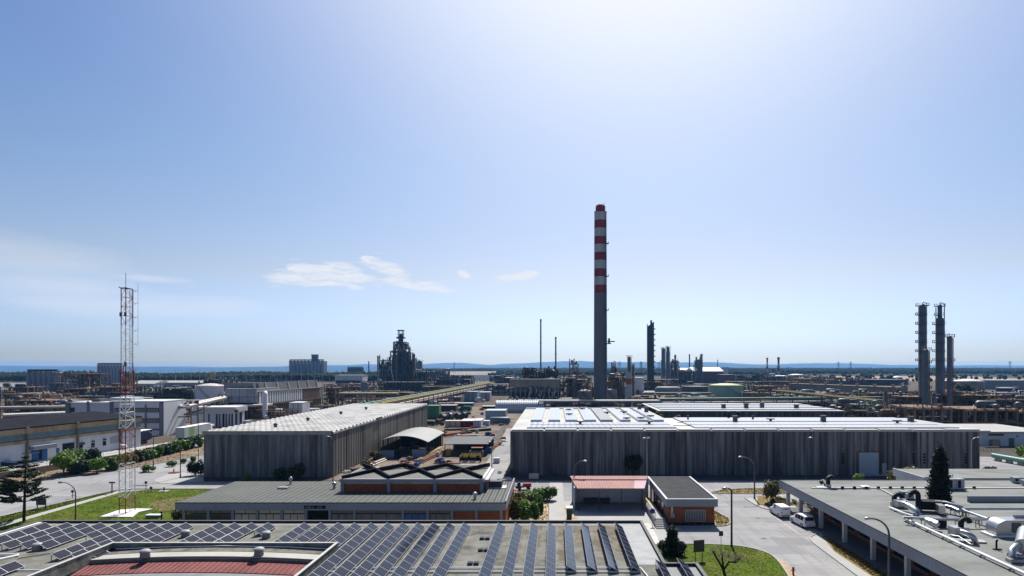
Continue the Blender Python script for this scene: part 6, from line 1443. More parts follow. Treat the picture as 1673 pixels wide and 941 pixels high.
unit('cream pipe bridge plant left of the pipe rack',545,600,639,655,34,'yellow',2,16,8,22,6,.5,.2); unit('low brown plant below the cracking tower, left',545,615,630,643,35,'rust',2,18,10,18,7,.5,.2); unit('pale low tanks plant below the cracking tower',600,660,638,650,36,'yellow',2,14,10,20,6,.5,.2); unit('grey brown plant left of the cooler bank',354,380,632,660,37,'rust',3,20,8,16,4,.6,.3)
rack('long yellowish pipe bridge running towards the parked cars',gp(606,661,8.5),gp(800,625,8.5),8.5,9,[(pipe_yellow,.32),(steel_grey,.4),(pipe_yellow,.28),(rust_lt,.35),(pipe_green,.3),(pipe_white,.25)],mat('dark_tan_steel',(.10,.085,.065),.8,.2,.4),9,seed=2,levels=2); rack('low cream pipe bridge in front of the cracking tower',gp(555,644,6.5),gp(650,644,6.5),6.5,7,[(pipe_yellow,.4),(pipe_white,.4),(pipe_green,.4)],MATS['dark_tan_steel'],8,seed=3)
rack('white pipe rack behind the dark roofed hall',(-185,205),(-122,262),5,6,[(pipe_white,.5),(pipe_white,.4),(rust_lt,.4),(pipe_white,.45)],rust_lt,8,seed=4); rack('brown pipe rack at the left edge with white pipes',(-235,232),(-150,252),5.5,7,[(pipe_white,.5),(rust,.5),(pipe_yellow,.35),(pipe_white,.4)],rust_lt,8,seed=5); rack('upper white pipeline left of the office',(-215,265),(-150,275),6,5,[(pipe_white,.5),(steel_grey,.4),(pipe_white,.4)],steel_grey,9,seed=6)
rack('twin white pipe bridge between the white office and the cooler bank',(-122,201),(-142,265),8.5,4,[(pipe_white,.4),(rust_lt,.3),(pipe_white,.35)],steel_grey,8,seed=7,levels=2)
# ---- boiler house / units left of chimney
unit('dark boiler house with rows of pipes left of the chimney',832,915,619,662,41,'dark',4,22,18,40,10,.9,.25,'boiler_house','boiler house'); 
Yb=338; t=thing('boiler_floors','grey concrete floors in front of the dark boiler house','boiler house',(wx(872,Yb),Yb,0)); bw_=mat('boiler_wall',(.24,.23,.205),.85,.25,.3,stretch=(1,1,.2))
for nm,p0,p1,dy,mm in (('upper_wall',620.5,633,0,bw_),('middle_wall',634,641,.4,steel_grey),('base_wall',654,664,.3,bw_),('recess',641,654,3.0,steel_dark)): part(t,nm,MB().box(wx(833,Yb),wx(914,Yb),Yb+dy,Yb+6,max(0,wz(p1,Yb)),wz(p0,Yb)),mm)
part(t,'roof_slab',MB().box(wx(832,Yb),wx(915,Yb),Yb-.5,Yb+8,wz(620.4,Yb),wz(619.5,Yb)),steel_dark)
r=random.Random(91)
for k in range(11): x=wx(835+k*7.7,Yb); part(t,'column',MB().box(x-.3,x+.3,Yb-.25,Yb+.35,0,wz(634,Yb)),bw_)
for k in range(26):
    x=wx(r.uniform(862,914),Yb); z=wz(r.uniform(634,650),Yb); part(t,'pipe',MB().tube([(x,Yb-.5,z-r.uniform(1,3)),(x+r.uniform(-.8,.8),Yb-.6,z+r.uniform(.5,2)),(x+r.uniform(-1.5,1.5),Yb-.6,z+r.uniform(1.5,2.6))],.22,6),r.choice([galv,steel_grey,pipe_white,rust_lt]))
for k in range(14):
    x=wx(838+k*5.4,Yb); part(t,'vent_hood',MB().tube([(x,Yb-.4,wz(653,Yb)),(x,Yb-.5,wz(650+r.uniform(-1,1.5),Yb)),(x+.5,Yb-.9,wz(649,Yb))],.42,8),tank_white if k%2 else galv)

for lb,a,b_,sd in (('left dark fan block on top of the boiler house',854,876,42),('right dark fan block on top of the boiler house',889,912,43),('small middle fan block on the boiler house',877,889,44)): unit(lb,a,b_,601 if sd!=44 else 607,619,sd,'dark',3,10,8,12,5,.8,.4,'fan_block','fan block',Y=402,zbase=wz(619.5,402))
unit('brown framework behind the chimney, left',915,968,612,655,45,'rust',5,30,24,36,8,.6,.4); unit('brown framework right of the chimney',994,1024,610,655,46,'rust',5,30,18,26,5,.6,.5); unit('dark low pipework in front of the chimney foot',835,945,650,664,47,'dark',2,14,14,34,12,.5,.2); unit('brown pipework behind the white skylight roof',940,1030,655,664,48,'rust',2,10,8,24,10,.4,.2)
t=unit('slender yellow topped framework tower left of the chimney',931,945,586,650,49,'yellow',7,10,8,16,2,.7,.5,'stair_tower','tower'); unit('thin framework tower right of the chimney',1001,1007,592,650,50,'rust',6,8,5,8,2,.7,.4,'stair_tower','tower')
column('short green grey column right of the chimney',1028,5,582,645,mat('green_column',(.10,.14,.10),.6,.2,.3),3,side=1); column('small brown column beside the green grey one',1034.5,3,595,645,rust_lt,2,side=1)
hvessel('white horizontal drum left of the chimney',934,960,634,430,2.0,tank_white,z=7); hvessel('grey cylindrical silencers right of the white cube block',1070,1112,636,420,3.0,tank_grey,z=5)
t=thing('banded_stack','short white stack with orange brown bands','stack',(wx(1027,344),344,0)); 
for a,b_,mm in ((672,654,mat('orange_brown',(.28,.10,.05),.75,.2,.4)),(654,628,chim_white),(628,618.5,MATS['orange_brown']),(618.5,609,chim_white)): part(t,'band',MB().lathe(wx(1027,344),344,[(1.72,max(0,wz(a,344))),(1.72,wz(b_,344))],20),mm)
part(t,'rim',MB().lathe(wx(1027,344),344,[(1.85,wz(609,344)),(1.85,wz(608,344)),(1.2,wz(608,344))],20),steel_grey)
stackpipe('taller thin guyed flare stack left of the chimney',883.5,2.3,524,620,steel_dark); stackpipe('shorter thin flare stack left of the chimney',908,2.3,553,620,steel_dark)
stackpipe('very thin stack left of the cracking tower',602.5,1.6,592,615,steel_dark); stackpipe('thin dark stack by the factory hall',1126.5,2,581,622,steel_dark); stackpipe('slim thin mast above the factory hall',1172.5,1.2,589,612,steel_dark)
stackpipe('left red and white banded far stack',1253.5,2.4,587,624,None,7,name='banded_chimney',group='far banded chimneys'); stackpipe('right red and white banded far stack',1272,3.2,587,620,None,5,name='banded_chimney',group='far banded chimneys'); slab('dark block between the far banded stacks',1261,1267,602,622,steel_blue,steel_dark,20)
# tall slab tower right of chimney
Yt=560; x=wx(1063,Yt); t=thing('slab_tower','very tall dark rectangular column with slanted top right of the chimney','tower',(x,Yt,0)); w=2.7; h=wz(526,Yt)
part(t,'shaft',MB().add([(x-w,Yt-w,0),(x+w,Yt-w,0),(x+w,Yt+w,0),(x-w,Yt+w,0),(x-w,Yt-w,h-4),(x+w,Yt-w,h),(x+w,Yt+w,h),(x-w,Yt+w,h-4)],[(3,2,1,0),(4,5,6,7),(0,1,5,4),(1,2,6,5),(2,3,7,6),(3,0,4,7)]),mat('dark_clad',(.05,.055,.07),.6,.15,.2))
for k in range(9): z=h*(.25+.08*k); part(t,'side_platform',MB().box(x+w+.003,x+w+1.5,Yt-1.5,Yt+1,z,z+.9),steel_dark)
part(t,'left_pipe',MB().cyl((x-w-.5,Yt-1,0),(x-w-.5,Yt-1,h-2),.4),galv); part(t,'top_vent',MB().cyl((x+.5,Yt,h-2),(x+.5,Yt,h+1.5),.9),steel_dark)
column('left one of two grey stacks by the factory hall',1084,5.5,568,630,steel_blue,2,side=1,group='twin stacks by the factory'); column('right one of two grey stacks by the factory hall, taller',1091.5,5.5,566,630,steel_blue,2,side=1,slim=.85,group='twin stacks by the factory'); column('left short companion column of the twin stacks',1082,3,588,630,steel_grey,1,group='twin stacks by the factory')
unit('grey domed plant behind the twin stacks',1096,1110,586,606,51,'grey',3,14,8,8,3,.8,.5,Y=720); unit('grey boiler top above the factory hall',1137,1147,583,604,52,'grey',4,12,8,6,3,.8,.5,Y=760); column('tall grey stack of the boiler above the factory hall',1146,3,578,600,steel_blue,1,Y=770)
unit('dark cluttered plant below the factory hall',1098,1135,604,628,53,'dark',4,16,14,22,5,.6,.4); unit('rusty plant behind the white cube block',1050,1098,622,640,54,'rust',3,18,14,22,6,.6,.4); unit('blue grey pipework right of the factory hall',1195,1262,611,625,55,'dark',3,20,14,24,8,.6,.3); unit('low grey plant between the far banded stacks and tanks',1262,1330,613,626,56,'grey',2,20,10,16,8,.6,.3)
unit('brown pipe forest right of the green tank',1222,1300,628,650,57,'yellow',3,20,18,36,10,.4,.3); unit('brown strip of pipework behind the green tank',1190,1340,622,633,58,'rust',2,16,14,24,16,.7,.2)
rack('long greenish pipe rack behind the rear warehouse block',gp(1075,653,6),gp(1440,650,6),6.0,7,[(pipe_green,.4),(pipe_white,.4),(pipe_yellow,.35),(pipe_green,.35)],steel_grey,8,seed=8,levels=2); rack('pipe rack crossing in front of the chimney foot',gp(880,656,5.2),gp(1080,656,5.2),5.2,6,[(pipe_white,.4),(pipe_green,.35),(pipe_white,.35)],steel_grey,9,seed=9); rack('yellow topped pipe rack climbing right behind the rear block',gp(1270,638,7.5),gp(1445,656,7.5),7.5,8,[(pipe_yellow,.26),(pipe_green,.28),(rust_lt,.3),(steel_grey,.3)],MATS['dark_tan_steel'],9,seed=10,levels=2)
rack('pipe rack right of the white cube block',gp(1050,643,4.5),gp(1160,643,4.5),4.5,6,[(pipe_green,.4),(pipe_yellow,.35),(rust,.4)],steel_grey,9,seed=11)
contain('blue container beyond the rear block roof',1140,1150,655,662,blue_door,5); contain('small blue container beyond the rear block roof, left',1128,1133,657,662,blue_door,4); contain('pale grey container behind the rear block roof',1228,1256,656,664,white_wall,6); contain('white roof hut with panels right of the green tank',1265,1290,634,642,mat('blue_sheet',(.30,.36,.5),.5,.1,.4),8,None,'plant_hut','hut',False)

# ---- more low plant that fills the works between the landmarks
F_=[('brown pipework behind the dark roofed hall, left edge',0,60,664,690,201,'rust',2,14,10,20,7),('brown pipework behind the dark roofed hall, right of the left edge one',55,112,660,686,202,'yellow',2,14,8,20,6),('low rusty plant above the dark roofed hall',0,110,652,672,203,'rust',2,16,12,22,9),('dark low plant behind the left office wing',100,180,646,658,204,'dark',2,18,12,22,9),('rusty low plant left of the far silos',0,45,630,650,205,'rust',2,16,8,14,6),('dark pipework below the dark silos',150,235,640,657,206,'dark',3,18,12,24,8),
('brown pipework between the white tank and the cooler bank',350,380,640,672,207,'rust',3,14,8,18,4),('low dark plant behind the white plant room',300,380,655,676,208,'dark',2,12,10,20,8),('dark plant beyond the white tank',325,380,618,634,209,'dark',2,18,8,18,6),('grey plant behind the cooler bank end',530,600,626,640,210,'grey',2,18,10,22,7),
('yellow pipework before the cracking tower, right',640,700,640,652,211,'yellow',2,14,8,20,6),('rusty low plant behind the pipe bridge',690,765,630,642,212,'rust',2,18,10,22,8),('dark plant left of the boiler house',795,835,628,646,213,'dark',3,14,8,18,4),('low rusty works behind the green container',560,700,650,663,214,'rust',2,14,14,34,14),('pale cluttered works beyond the white vault shed',830,900,652,668,215,'grey',2,10,10,22,8),
('rusty works right of the banded stack',1036,1100,648,664,216,'rust',2,12,10,28,7),('green pipe works behind the rear block, left',1095,1165,646,662,217,'green',2,12,10,30,8),('brown works behind the rear block, middle',1160,1260,652,666,218,'rust',2,10,12,30,10),('green pipe works behind the rear block, right',1255,1330,648,664,219,'green',2,12,12,32,8),('yellow works below the conveyor gallery',1320,1400,640,664,220,'yellow',2,14,12,32,8),('rusty works right of the green tank foot',1220,1300,640,656,221,'rust',2,14,12,30,8),
('dark works behind the green tank',1100,1240,626,640,222,'dark',2,22,14,28,12),('brown works above the conveyor gallery',1290,1420,616,630,223,'rust',2,24,14,26,14),('dark works left of the tall columns',1420,1500,640,668,224,'rust',3,16,14,34,8),('brown framework behind the tall columns',1490,1600,638,662,225,'rust',3,20,16,34,11),('tangled lower pipework below the tall columns',1440,1560,672,700,226,'dark',2,10,14,44,12),('tangled lower pipework right of the tall columns',1555,1673,674,702,227,'dark',2,10,14,40,12),('rusty works at the far right edge',1600,1720,650,676,228,'rust',2,16,14,30,11),('grey works before the dark blue tank',1600,1690,640,658,229,'grey',2,18,8,20,8),
('rusty works behind the chimney foot tanks',930,1030,630,648,230,'rust',4,18,16,34,9),('dark works between chimney and slab tower',1030,1110,618,634,231,'dark',3,24,12,24,8),('dark strip of works left of the parked cars',690,770,612,622,232,'dark',2,24,10,18,10),('dark works on the right of the parked cars',800,850,612,626,233,'dark',3,22,10,18,6)]
for a in F_: unit(a[0],a[1],a[2],a[3],a[4],a[5],a[6],a[7],a[8],a[9],a[10],a[11],.6,.3,'pipework_unit','process unit')
# ---- conveyor gallery on the right
Yg0,Yg1=430,350; t=thing('conveyor_gallery','long grey conveyor gallery on brown legs right of the green tank','conveyor',(wx(1380,390),390,0))
a=Vector((wx(1292,Yg0),Yg0,0)); b_=Vector((wx(1475,Yg1),Yg1,0)); d=b_-a; L=d.length; an=math.atan2(d.y,d.x); c=(a+b_)/2
part(t,'gallery',MB().obox((c.x,c.y,7.4),(L,5,3.6),(0,0,an)),mat('gallery_sheet',(.20,.21,.215),.7,.12,.2)); part(t,'roof',MB().obox((c.x,c.y,9.6),(L,5.6,.7),(0,0,an)),mat('gallery_roof',(.24,.20,.13),.8,.2,.2)); part(t,'lower_wall',MB().obox((c.x-math.sin(an)*-1,c.y+2,2.3),(L,3,4.4),(0,0,an)),mat('gallery_base',(.16,.155,.15),.8,.2,.2))
m=MB()
for k in range(9): p=a+d*((k+.5)/9); m.tube([(p.x-3,p.y-3.2,.2),(p.x+1.5,p.y-2.8,5.6)],.4,5)
part(t,'inclined_leg',m,steel_dark); m=MB()
for k in range(7): p=a+d*((k+.5)/7); m.box(p.x-.8,p.x+.8,p.y-.8,p.y+.8,9.95,11.2)
part(t,'roof_vent',m,tan_conc)
# ---- right process unit with tall columns
def tables(label,px0,px1,pyt,pyb,n,seed,lev=2,depth=16): 
    t=unit(label,px0,px1,pyt,pyb,seed,'rust',lev,depth,10,22,n,.9,.2,'concrete_table_frame','process frame')
    Y=yb(pyb); x0,x1=wx(px0,Y),wx(px1,Y); h=wz(pyt,Y)*.86
    for i in range(n+1):
        x=x0+(x1-x0)*i/n; part(t,'concrete_column',MB().box(x-.36,x+.36,Y-.75,Y-.05,0,h+.3),brown_frame)
    for k in range(lev): z=h*(k+1)/lev; part(t,'concrete_beam',MB().box(x0,x1,Y-.9,Y-.1,z-.5,z-.05),brown_frame)
    return t
tables('brown concrete frame below the tall right columns, left',1478,1552,660,707,5,61); tables('brown concrete frame at the right of the tall columns',1574,1660,663,708,5,62); tables('low brown concrete frame at the right edge',1655,1720,667,707,4,63); unit('yellow railed platform left of the tall columns',1480,1520,645,672,64,'yellow',3,14,10,20,4,.8,.3); unit('yellow railed platform right of the tall columns',1556,1640,642,674,65,'yellow',3,16,16,34,7,.8,.3); unit('dark tangled pipework left of the right frame',1385,1470,657,690,66,'green',2,18,20,46,9,.3,.3); unit('brown scaffolds behind the rear block end',1380,1450,668,692,67,'rust',2,12,8,26,7,.3,.2); unit('yellow railed tangled unit above the scaffolds',1400,1445,639,668,68,'yellow',3,14,10,26,4,.7,.3)
column('left tall column with ringed platforms on the right',1507,10.5,496,664,steel_blue,8,Y=300,side=-1); column('half height column with yellow pipe in front of the left tall column',1512.5,8.5,570,672,steel_blue,4,Y=290,side=1,ladder=pipe_yellow); column('middle tall column with stepped head and yellow pipe',1535.5,11.5,497,664,steel_blue,8,Y=305,side=-1,ladder=pipe_yellow,slim=.58); column('right shorter column with orange leg',1551.5,7.2,548,680,steel_blue,3,Y=270,side=1,ladder=mat('orange_red',(.30,.07,.03),.7,.2,.4))
column('dark stub column left of the tall columns',1477,9,628,660,steel_blue,1,side=1,group='short columns on the right'); column('thin brown column far left in the right unit',1447,4.5,637,688,rust_lt,1,Y=250,group='short columns on the right'); column('thin grey column right of it',1457,4.5,651,688,steel_grey,1,Y=252,group='short columns on the right'); column('slim grey column at the foot of the middle column',1525,5,641,690,steel_grey,1,Y=245,group='short columns on the right'); column('brown stub column right of the tall columns',1597,4,636,672,rust,1,Y=300,group='short columns on the right')
# right low white building, lane, green pipe
Yw_=yb(729); t=thing('white_block_house','low white building with clerestory strip right of the long warehouse','building',(wx(1640,Yw_),Yw_,0))
x0,x1=wx(1603,Yw_),wx(1720,Yw_); part(t,'wall',MB().box(x0,x1,Yw_,Yw_+22,0,wz(707,Yw_)),white_wall); part(t,'roof',MB().box(x0-.5,x1+.5,Yw_-.5,Yw_+22.5,wz(707,Yw_)+.003,wz(707,Yw_)+.35),roof_white); part(t,'clerestory',MB().box(x0+2,wx(1640,Yw_),Yw_-.06,Yw_-.003,wz(712,Yw_),wz(708.5,Yw_)),dark_glass); part(t,'door',MB().box(wx(1648,Yw_),wx(1657,Yw_),Yw_-.06,Yw_-.003,0,wz(715.5,Yw_)),steel_grey); part(t,'vent',MB().box(wx(1660,Yw_),wx(1663,Yw_),Yw_-.06,Yw_-.003,wz(713.5,Yw_),wz(711.5,Yw_)),dark_glass)
crate('pump_crate','small tan pump box in front of the white building','crate',1628,730,2.2,1.5,1.8,tan_conc)
t=thing('green_pipeline','thick pale green pipeline beside the lane at the right edge','pipeline',(wx(1650,137),137,0)); p,q=gp(1622,744,1.1),gp(1720,761,1.1); part(t,'pipe',MB().tube([(p[0],p[1],1.1),(q[0],q[1],1.1)],.55,14),pipe_teal)
for k in range(5): e=lerp(p,q,(k+.5)/5); part(t,'sleeper',MB().box(e[0]-.3,e[0]+.3,e[1]-.8,e[1]+.8,0,.56),concrete_pave)
sheet('service_lane',[(86,152),(140,141),(140,122),(88,128)],.012,asphalt)
t=thing('lane_railing','pale railing beside the trench right of the warehouse','railing',(wx(1615,yb(737)),yb(737),0)); m=MB(); y=yb(737); a=wx(1603,y); b_=wx(1632,y)
for k in range(8): x=a+(b_-a)*k/7; m.box(x-.06,x+.06,y-.06,y+.06,0,1.1)
part(t,'posts',m,galv); part(t,'rail',MB().box(a,b_,y-.05,y+.05,1.103,1.2).box(a,b_,y-.05,y+.05,.5,.58),galv)
# ---- far parked cars (nobody could count them) and light masts on the far plain
m=MB(); r=random.Random(9)
for k in range(420):
    px=r.uniform(762,830); py=r.uniform(615.5,622); x,y=gp(px,py); s=r.uniform(.9,1.4); m.box(x-.9*s,x+.9*s,y-2.2*s,y+2.2*s,.25,.9*s,0); m.box(x-.8*s,x+.8*s,y-1.4*s,y+1.1*s,.9*s,1.5*s,0)
o=struct('parked_cars',m,mat('far_cars',(.22,.25,.30),.3,.6,.05,spec=.6),'stuff')
lm=thing('light_mast','thin light mast on the far left plain','light mast',(0,0,0),0,'thin light masts on the far left plain')
part(lm,'pole',MB().cyl((0,0,0),(0,0,22),.3,.15,6),galv,True); part(lm,'lamp_bar',MB().box(-1.2,1.2,-.2,.2,22,22.4),galv,True)
lm['label']='thin grey light mast on the far left plain before the forest'
for k in range(24):
    px=262+k*12.6+r.uniform(-4,4); Y=r.uniform(560,760); x=wx(px,Y)
    o=lm if k==0 else dup(lm,(x,Y,0)); o.location=(x,Y,0); o.scale=(1,1,r.uniform(.7,1.0)*.82)
py_=thing('pylon','thin power pylon on the far skyline','pylon',(0,0,0),0,'power pylons on the far skyline'); m=MB()
for s in (-1,1):
    for u in (-1,1): m.tube([(s*3,u*3,0),(s*.5,u*.5,38)],.3,4)
part(py_,'lattice_tower',m,steel_grey,True); part(py_,'cross_arms',MB().box(-6,6,-.3,.3,30,30.6).box(-4.5,4.5,-.3,.3,34,34.6),steel_grey,True)
py_['label']='thin lattice power pylon standing on the far plain before the hills'
for k,(px,Y) in enumerate(((1013,1500),(1047,1500),(1077,1600),(1010,1900),(1048,1900),(1370,1700),(1390,1700),(620,1700),(742,1900),(1650,1500))):
    x=wx(px,Y); o=py_ if k==0 else dup(py_,(x,Y,0)); o.location=(x,Y,0); o.scale=(1,1,.9)
# yellow cranes in the far left
t=thing('yellow_crane','pair of yellow jack legs on the far left plain','crane',(wx(347,640),640,0)); 
for s in (-2.6,2.6): part(t,'leg',MB().tube([(wx(347,640)+s*1.3,640,0),(wx(347,640)+s*.6,640,14)],.7,6),yellow_paint)
part(t,'top_beam',MB().box(wx(347,640)-3,wx(347,640)+3,639,641,13.5,15),yellow_paint)
unit('yellow framework behind the mast lower part',196,215,606,634,71,'yellow',5,8,4,10,2,.6,.4,'crane_frame','frame')
unit('low pipework strip on the far left plain',355,400,626,640,72,'grey',3,12,8,16,5,.6,.3)
unit('scattered low plant left of the cooler bank top',400,470,618,624,73,'grey',2,16,6,10,7,.5,.2); unit('low flat plant before the forest, left middle',232,300,617,623,74,'grey',2,16,6,10,7,.5,.2); unit('low flat plant before the forest right of the silos',530,566,612,620,75,'grey',2,14,5,8,4,.6,.2)
# ================= plants =================
rng=np.random.default_rng(11)
def leaf_quads(blobs,n,size,up=.3,shell=.55):
    """n leaf-sized quads spread through ellipsoid blobs [(center, radii)]"""
    vol=np.array([b[1][0]*b[1][1]*b[1][2] for b in blobs])**.75; vol/=vol.sum()
    idx=rng.choice(len(blobs),n,p=vol)
    c=np.array([b[0] for b in blobs],float)[idx]; r=np.array([b[1] for b in blobs],float)[idx]
    d=rng.normal(size=(n,3)); d/=np.linalg.norm(d,axis=1,keepdims=True)
    rad=(shell+(1-shell)*rng.random((n,1)))*(1+.22*rng.normal(size=(n,1))*(rng.random((n,1))<.3))
    p=c+d*r*rad
    nr=d*.7+rng.normal(size=(n,3))*.6+np.array([0,0,up]); nr/=np.linalg.norm(nr,axis=1,keepdims=True)
    t=np.cross(nr,rng.normal(size=(n,3))); t/=np.linalg.norm(t,axis=1,keepdims=True)+1e-9; b=np.cross(nr,t)
    s=size*(.6+.8*rng.random((n,1)))
    q=np.stack([p-t*s-b*s*.6,p+t*s-b*s*.6,p+t*s+b*s*.6,p-t*s+b*s*.6],axis=1)
    q[:,:,2]=np.maximum(q[:,:,2],.02); return q
def blobs_for(w,d,h,k,r,z0=.15):
    out=[]
    for i in range(k):
        a=r.uniform(0,2*math.pi); q=r.uniform(.1,.62)
        s=r.uniform(.30,.5)
        zz=z0+(h-z0)*r.uniform(.3,.75); out.append(((w*.5*q*math.cos(a),d*.5*q*math.sin(a),zz),(w*.5*s+.05,d*.5*s+.05,min((h-z0)*.42*r.uniform(.7,1.1),zz-.02,h*1.08-zz))))
    return out
def bush(name,label,cat,loc,w,h,m,n=700,size=.13,k=7,d=None,seed=1,group=None,trunk=None):
    r=random.Random(seed); d=d or w; t=thing(name,label,cat,(loc[0],loc[1],0),r.uniform(0,3) if trunk is None else 0,group)
    z0=.12 if trunk is None else trunk
    B_=blobs_for(w,d,h,k,r,z0)
    part(t,'crown' if trunk else 'foliage',MB().quads(leaf_quads(B_,n,size)),m,True)
    mb=MB()
    if trunk:
        mb.tube([(0,0,0),(.05,.03,trunk*.6),(-.03,.05,trunk*1.15)],[.13,.1,.08],7)
        for b_ in B_[:5]: mb.tube([(-.02,.03,trunk*.8),(b_[0][0]*.5,b_[0][1]*.5,(trunk+b_[0][2])/2),b_[0]],[.06,.045,.02],5)
        part(t,'trunk',mb,bark,True)
    else:
        for b_ in B_[:4]: mb.tube([(0,0,0),(b_[0][0]*.4,b_[0][1]*.4,b_[0][2]*.5),b_[0]],[.05,.04,.015],5)
        part(t,'stem',mb,bark,True)
    return t
def bpx(label,px,pyt,pyb,wpx,m,n=700,size=.13,seed=1,k=7,trunk=None,name='bush',cat='bush',group=None,d=None):
    x,y=gp(px,pyb); return bush(name,label,cat,(x,y),wpx*y/1000,(pyb-pyt)*y/1000,m,n,size,k,d,seed,group,trunk)
# hedge bed left of the forecourt
hb='shrubs in the bed left of the forecourt'
for i,(lb,px,pt,pb,w,m_) in enumerate((('olive shrub at the near left of the bed',842,815,852,24,leaf_d),('bright green tall shrub in the middle of the bed',858,818,853,26,leaf_a),('mid green shrub right of the bright one',873,822,851,16,leaf_b),('small dark upright shrub standing apart by the path',882,822,839,9,leaf_b),('olive shrub behind the near left one',846,806,830,26,leaf_d),('mid green shrub in the middle of the hedge',866,806,828,24,leaf_b),('bright shrub on the hedge crest, third from the path',866,802,822,22,leaf_a),('bright shrub on the hedge crest, second from the path',882,798,819,22,leaf_a),('dark green shrub beside the path bend',880,809,824,18,leaf_b),('tall green shrub at the far right end of the hedge',898,796,817,22,leaf_b),('pale flowering olive shrub behind the hedge',852,803,822,20,leaf_d))):
    bpx(lb,px,pt-1,pb,w*1.3,m_,1700,.12,20+i,10,group=hb)
# conifer-like dark shrub on the right lawn
x,y=gp(1098,907); t=thing('round_conifer','dark green layered conifer shrub at the corner of the right lawn','tree',(x,y,0)); B_=[((0,0,.85),(1.55,1.4,.85)),((-1.25,.1,1.35),(.8,.8,.6)),((1.2,-.1,1.3),(.8,.75,.6)),((0,0,2.0),(.95,.95,.9)),((.05,0,2.95),(.78,.78,.85)),((-.7,-.5,.8),(.9,.8,.7)),((.75,-.5,.75),(.9,.8,.7)),((0,.1,3.5),(.5,.5,.5))]
part(t,'crown',MB().quads(leaf_quads(B_,6500,.11,shell=.6)),leaf_c,True); part(t,'trunk',MB().tube([(0,0,0),(0,0,2.6)],[.14,.05],7),bark,True); t.scale=(.83,.83,.86)
# junction tree
x,y=gp(1260,824); bush('island_tree','small spreading tree with two stems on the junction planting strip','tree',(x,y),4.0,3.6,leaf_mat('leaves_rusty',(.05,.055,.018),(.09,.085,.03)),1500,.13,9,3.4,41,None,.9)
x,y=gp(1262,835); bush('small_bush','dark low shrub against the parked van','bush',(x,y),1.3,2.1,leaf_c,500,.1,5,1.2,42)
x,y=gp(1262,806); bush('grey_bush','low grey green bush behind the island tree','bush',(x,y),1.8,1.0,leaf_mat('leaves_grey',(.10,.12,.07),(.15,.16,.10)),400,.1,5,1.2,43)
for i,(px,py) in enumerate(((1298,822),(1310,822),(1275,818))): x,y=gp(px,py); bush('strip_plant','low yellowish plants in the strip by the arcade corner, %s'%('right','centre','left')[i],'plant',(x,y),2.0,.6,leaf_d,260,.09,5,1.0,44+i,'low plants in the planting strip')
# cypress on the arcade roof court
x,y=gp(1535,818,4.3); t=thing('cypress','tall dark slender cypress rising through the arcade roof','tree',(x,y,0)); hgt=wz(732,y); B_=[]
r=random.Random(3)
for k in range(26): 
    z=.9+(hgt-1.5)*k/25; w=float(np.interp(z/hgt,[0,.2,.45,.68,.86,.97,1],[1.25,1.28,1.18,.98,.74,.42,.3]))*(.95+.08*r.random())
    B_.append(((r.uniform(-.06,.06),r.uniform(-.06,.06),z),(w,w,1.0)))
part(t,'crown',MB().quads(leaf_quads(B_,18000,.12,up=.0,shell=.9)),leaf_e,True); part(t,'trunk',MB().tube([(0,0,0),(0,0,hgt*.9)],[.22,.05],8),bark,True)
# bare pollarded tree on the lawn
x,y=gp(1187,953); t=thing('bare_tree','small bare pollarded tree with grey twigs on the right lawn','tree',(x,y,0)); r=random.Random(8)
def P3(px,py,dy=0): Y=y+dy; return (wx(px,Y)-x,dy,wz(py,Y))
m=MB(); fork=P3(1182,931); tips=[(P3(1166,903,.2),.3),(P3(1179.5,908,.4),.28),(P3(1181,917,-.3),.2),(P3(1191,918,.1),.26)]
m.tube([(0,0,0),(-.1,0,.5),fork],[.2,.17,.15],9)
for tp,_ in tips[:3]: m.tube([fork,tuple((Vector(fork)+Vector(tp))*.5),tp],[.12,.1,.085],7)
e=P3(1201,919,.3); m.tube([fork,tips[3][0],e,P3(1205,917,.3)],[.12,.1,.07,.07],7)
part(t,'trunk',m,bark,True); m=MB()
for tp in (tips[0][0],tips[1][0],P3(1190,910,.5),e,P3(1208,914,.3)):
    for k in range(46):
        d=Vector((r.gauss(0,.5),r.gauss(0,.5),abs(r.gauss(.4,.45)))); L=r.uniform(.4,1.15); q=Vector(tp)+d.normalized()*L; m.tube([tp,tuple(Vector(tp).lerp(q,.5)+Vector((r.gauss(0,.06),r.gauss(0,.06),.05))),tuple(q)],[.014,.011,.006],3,False)
part(t,'twigs',m,mat('grey_twigs',(.22,.18,.15),.9,.2,2),True)
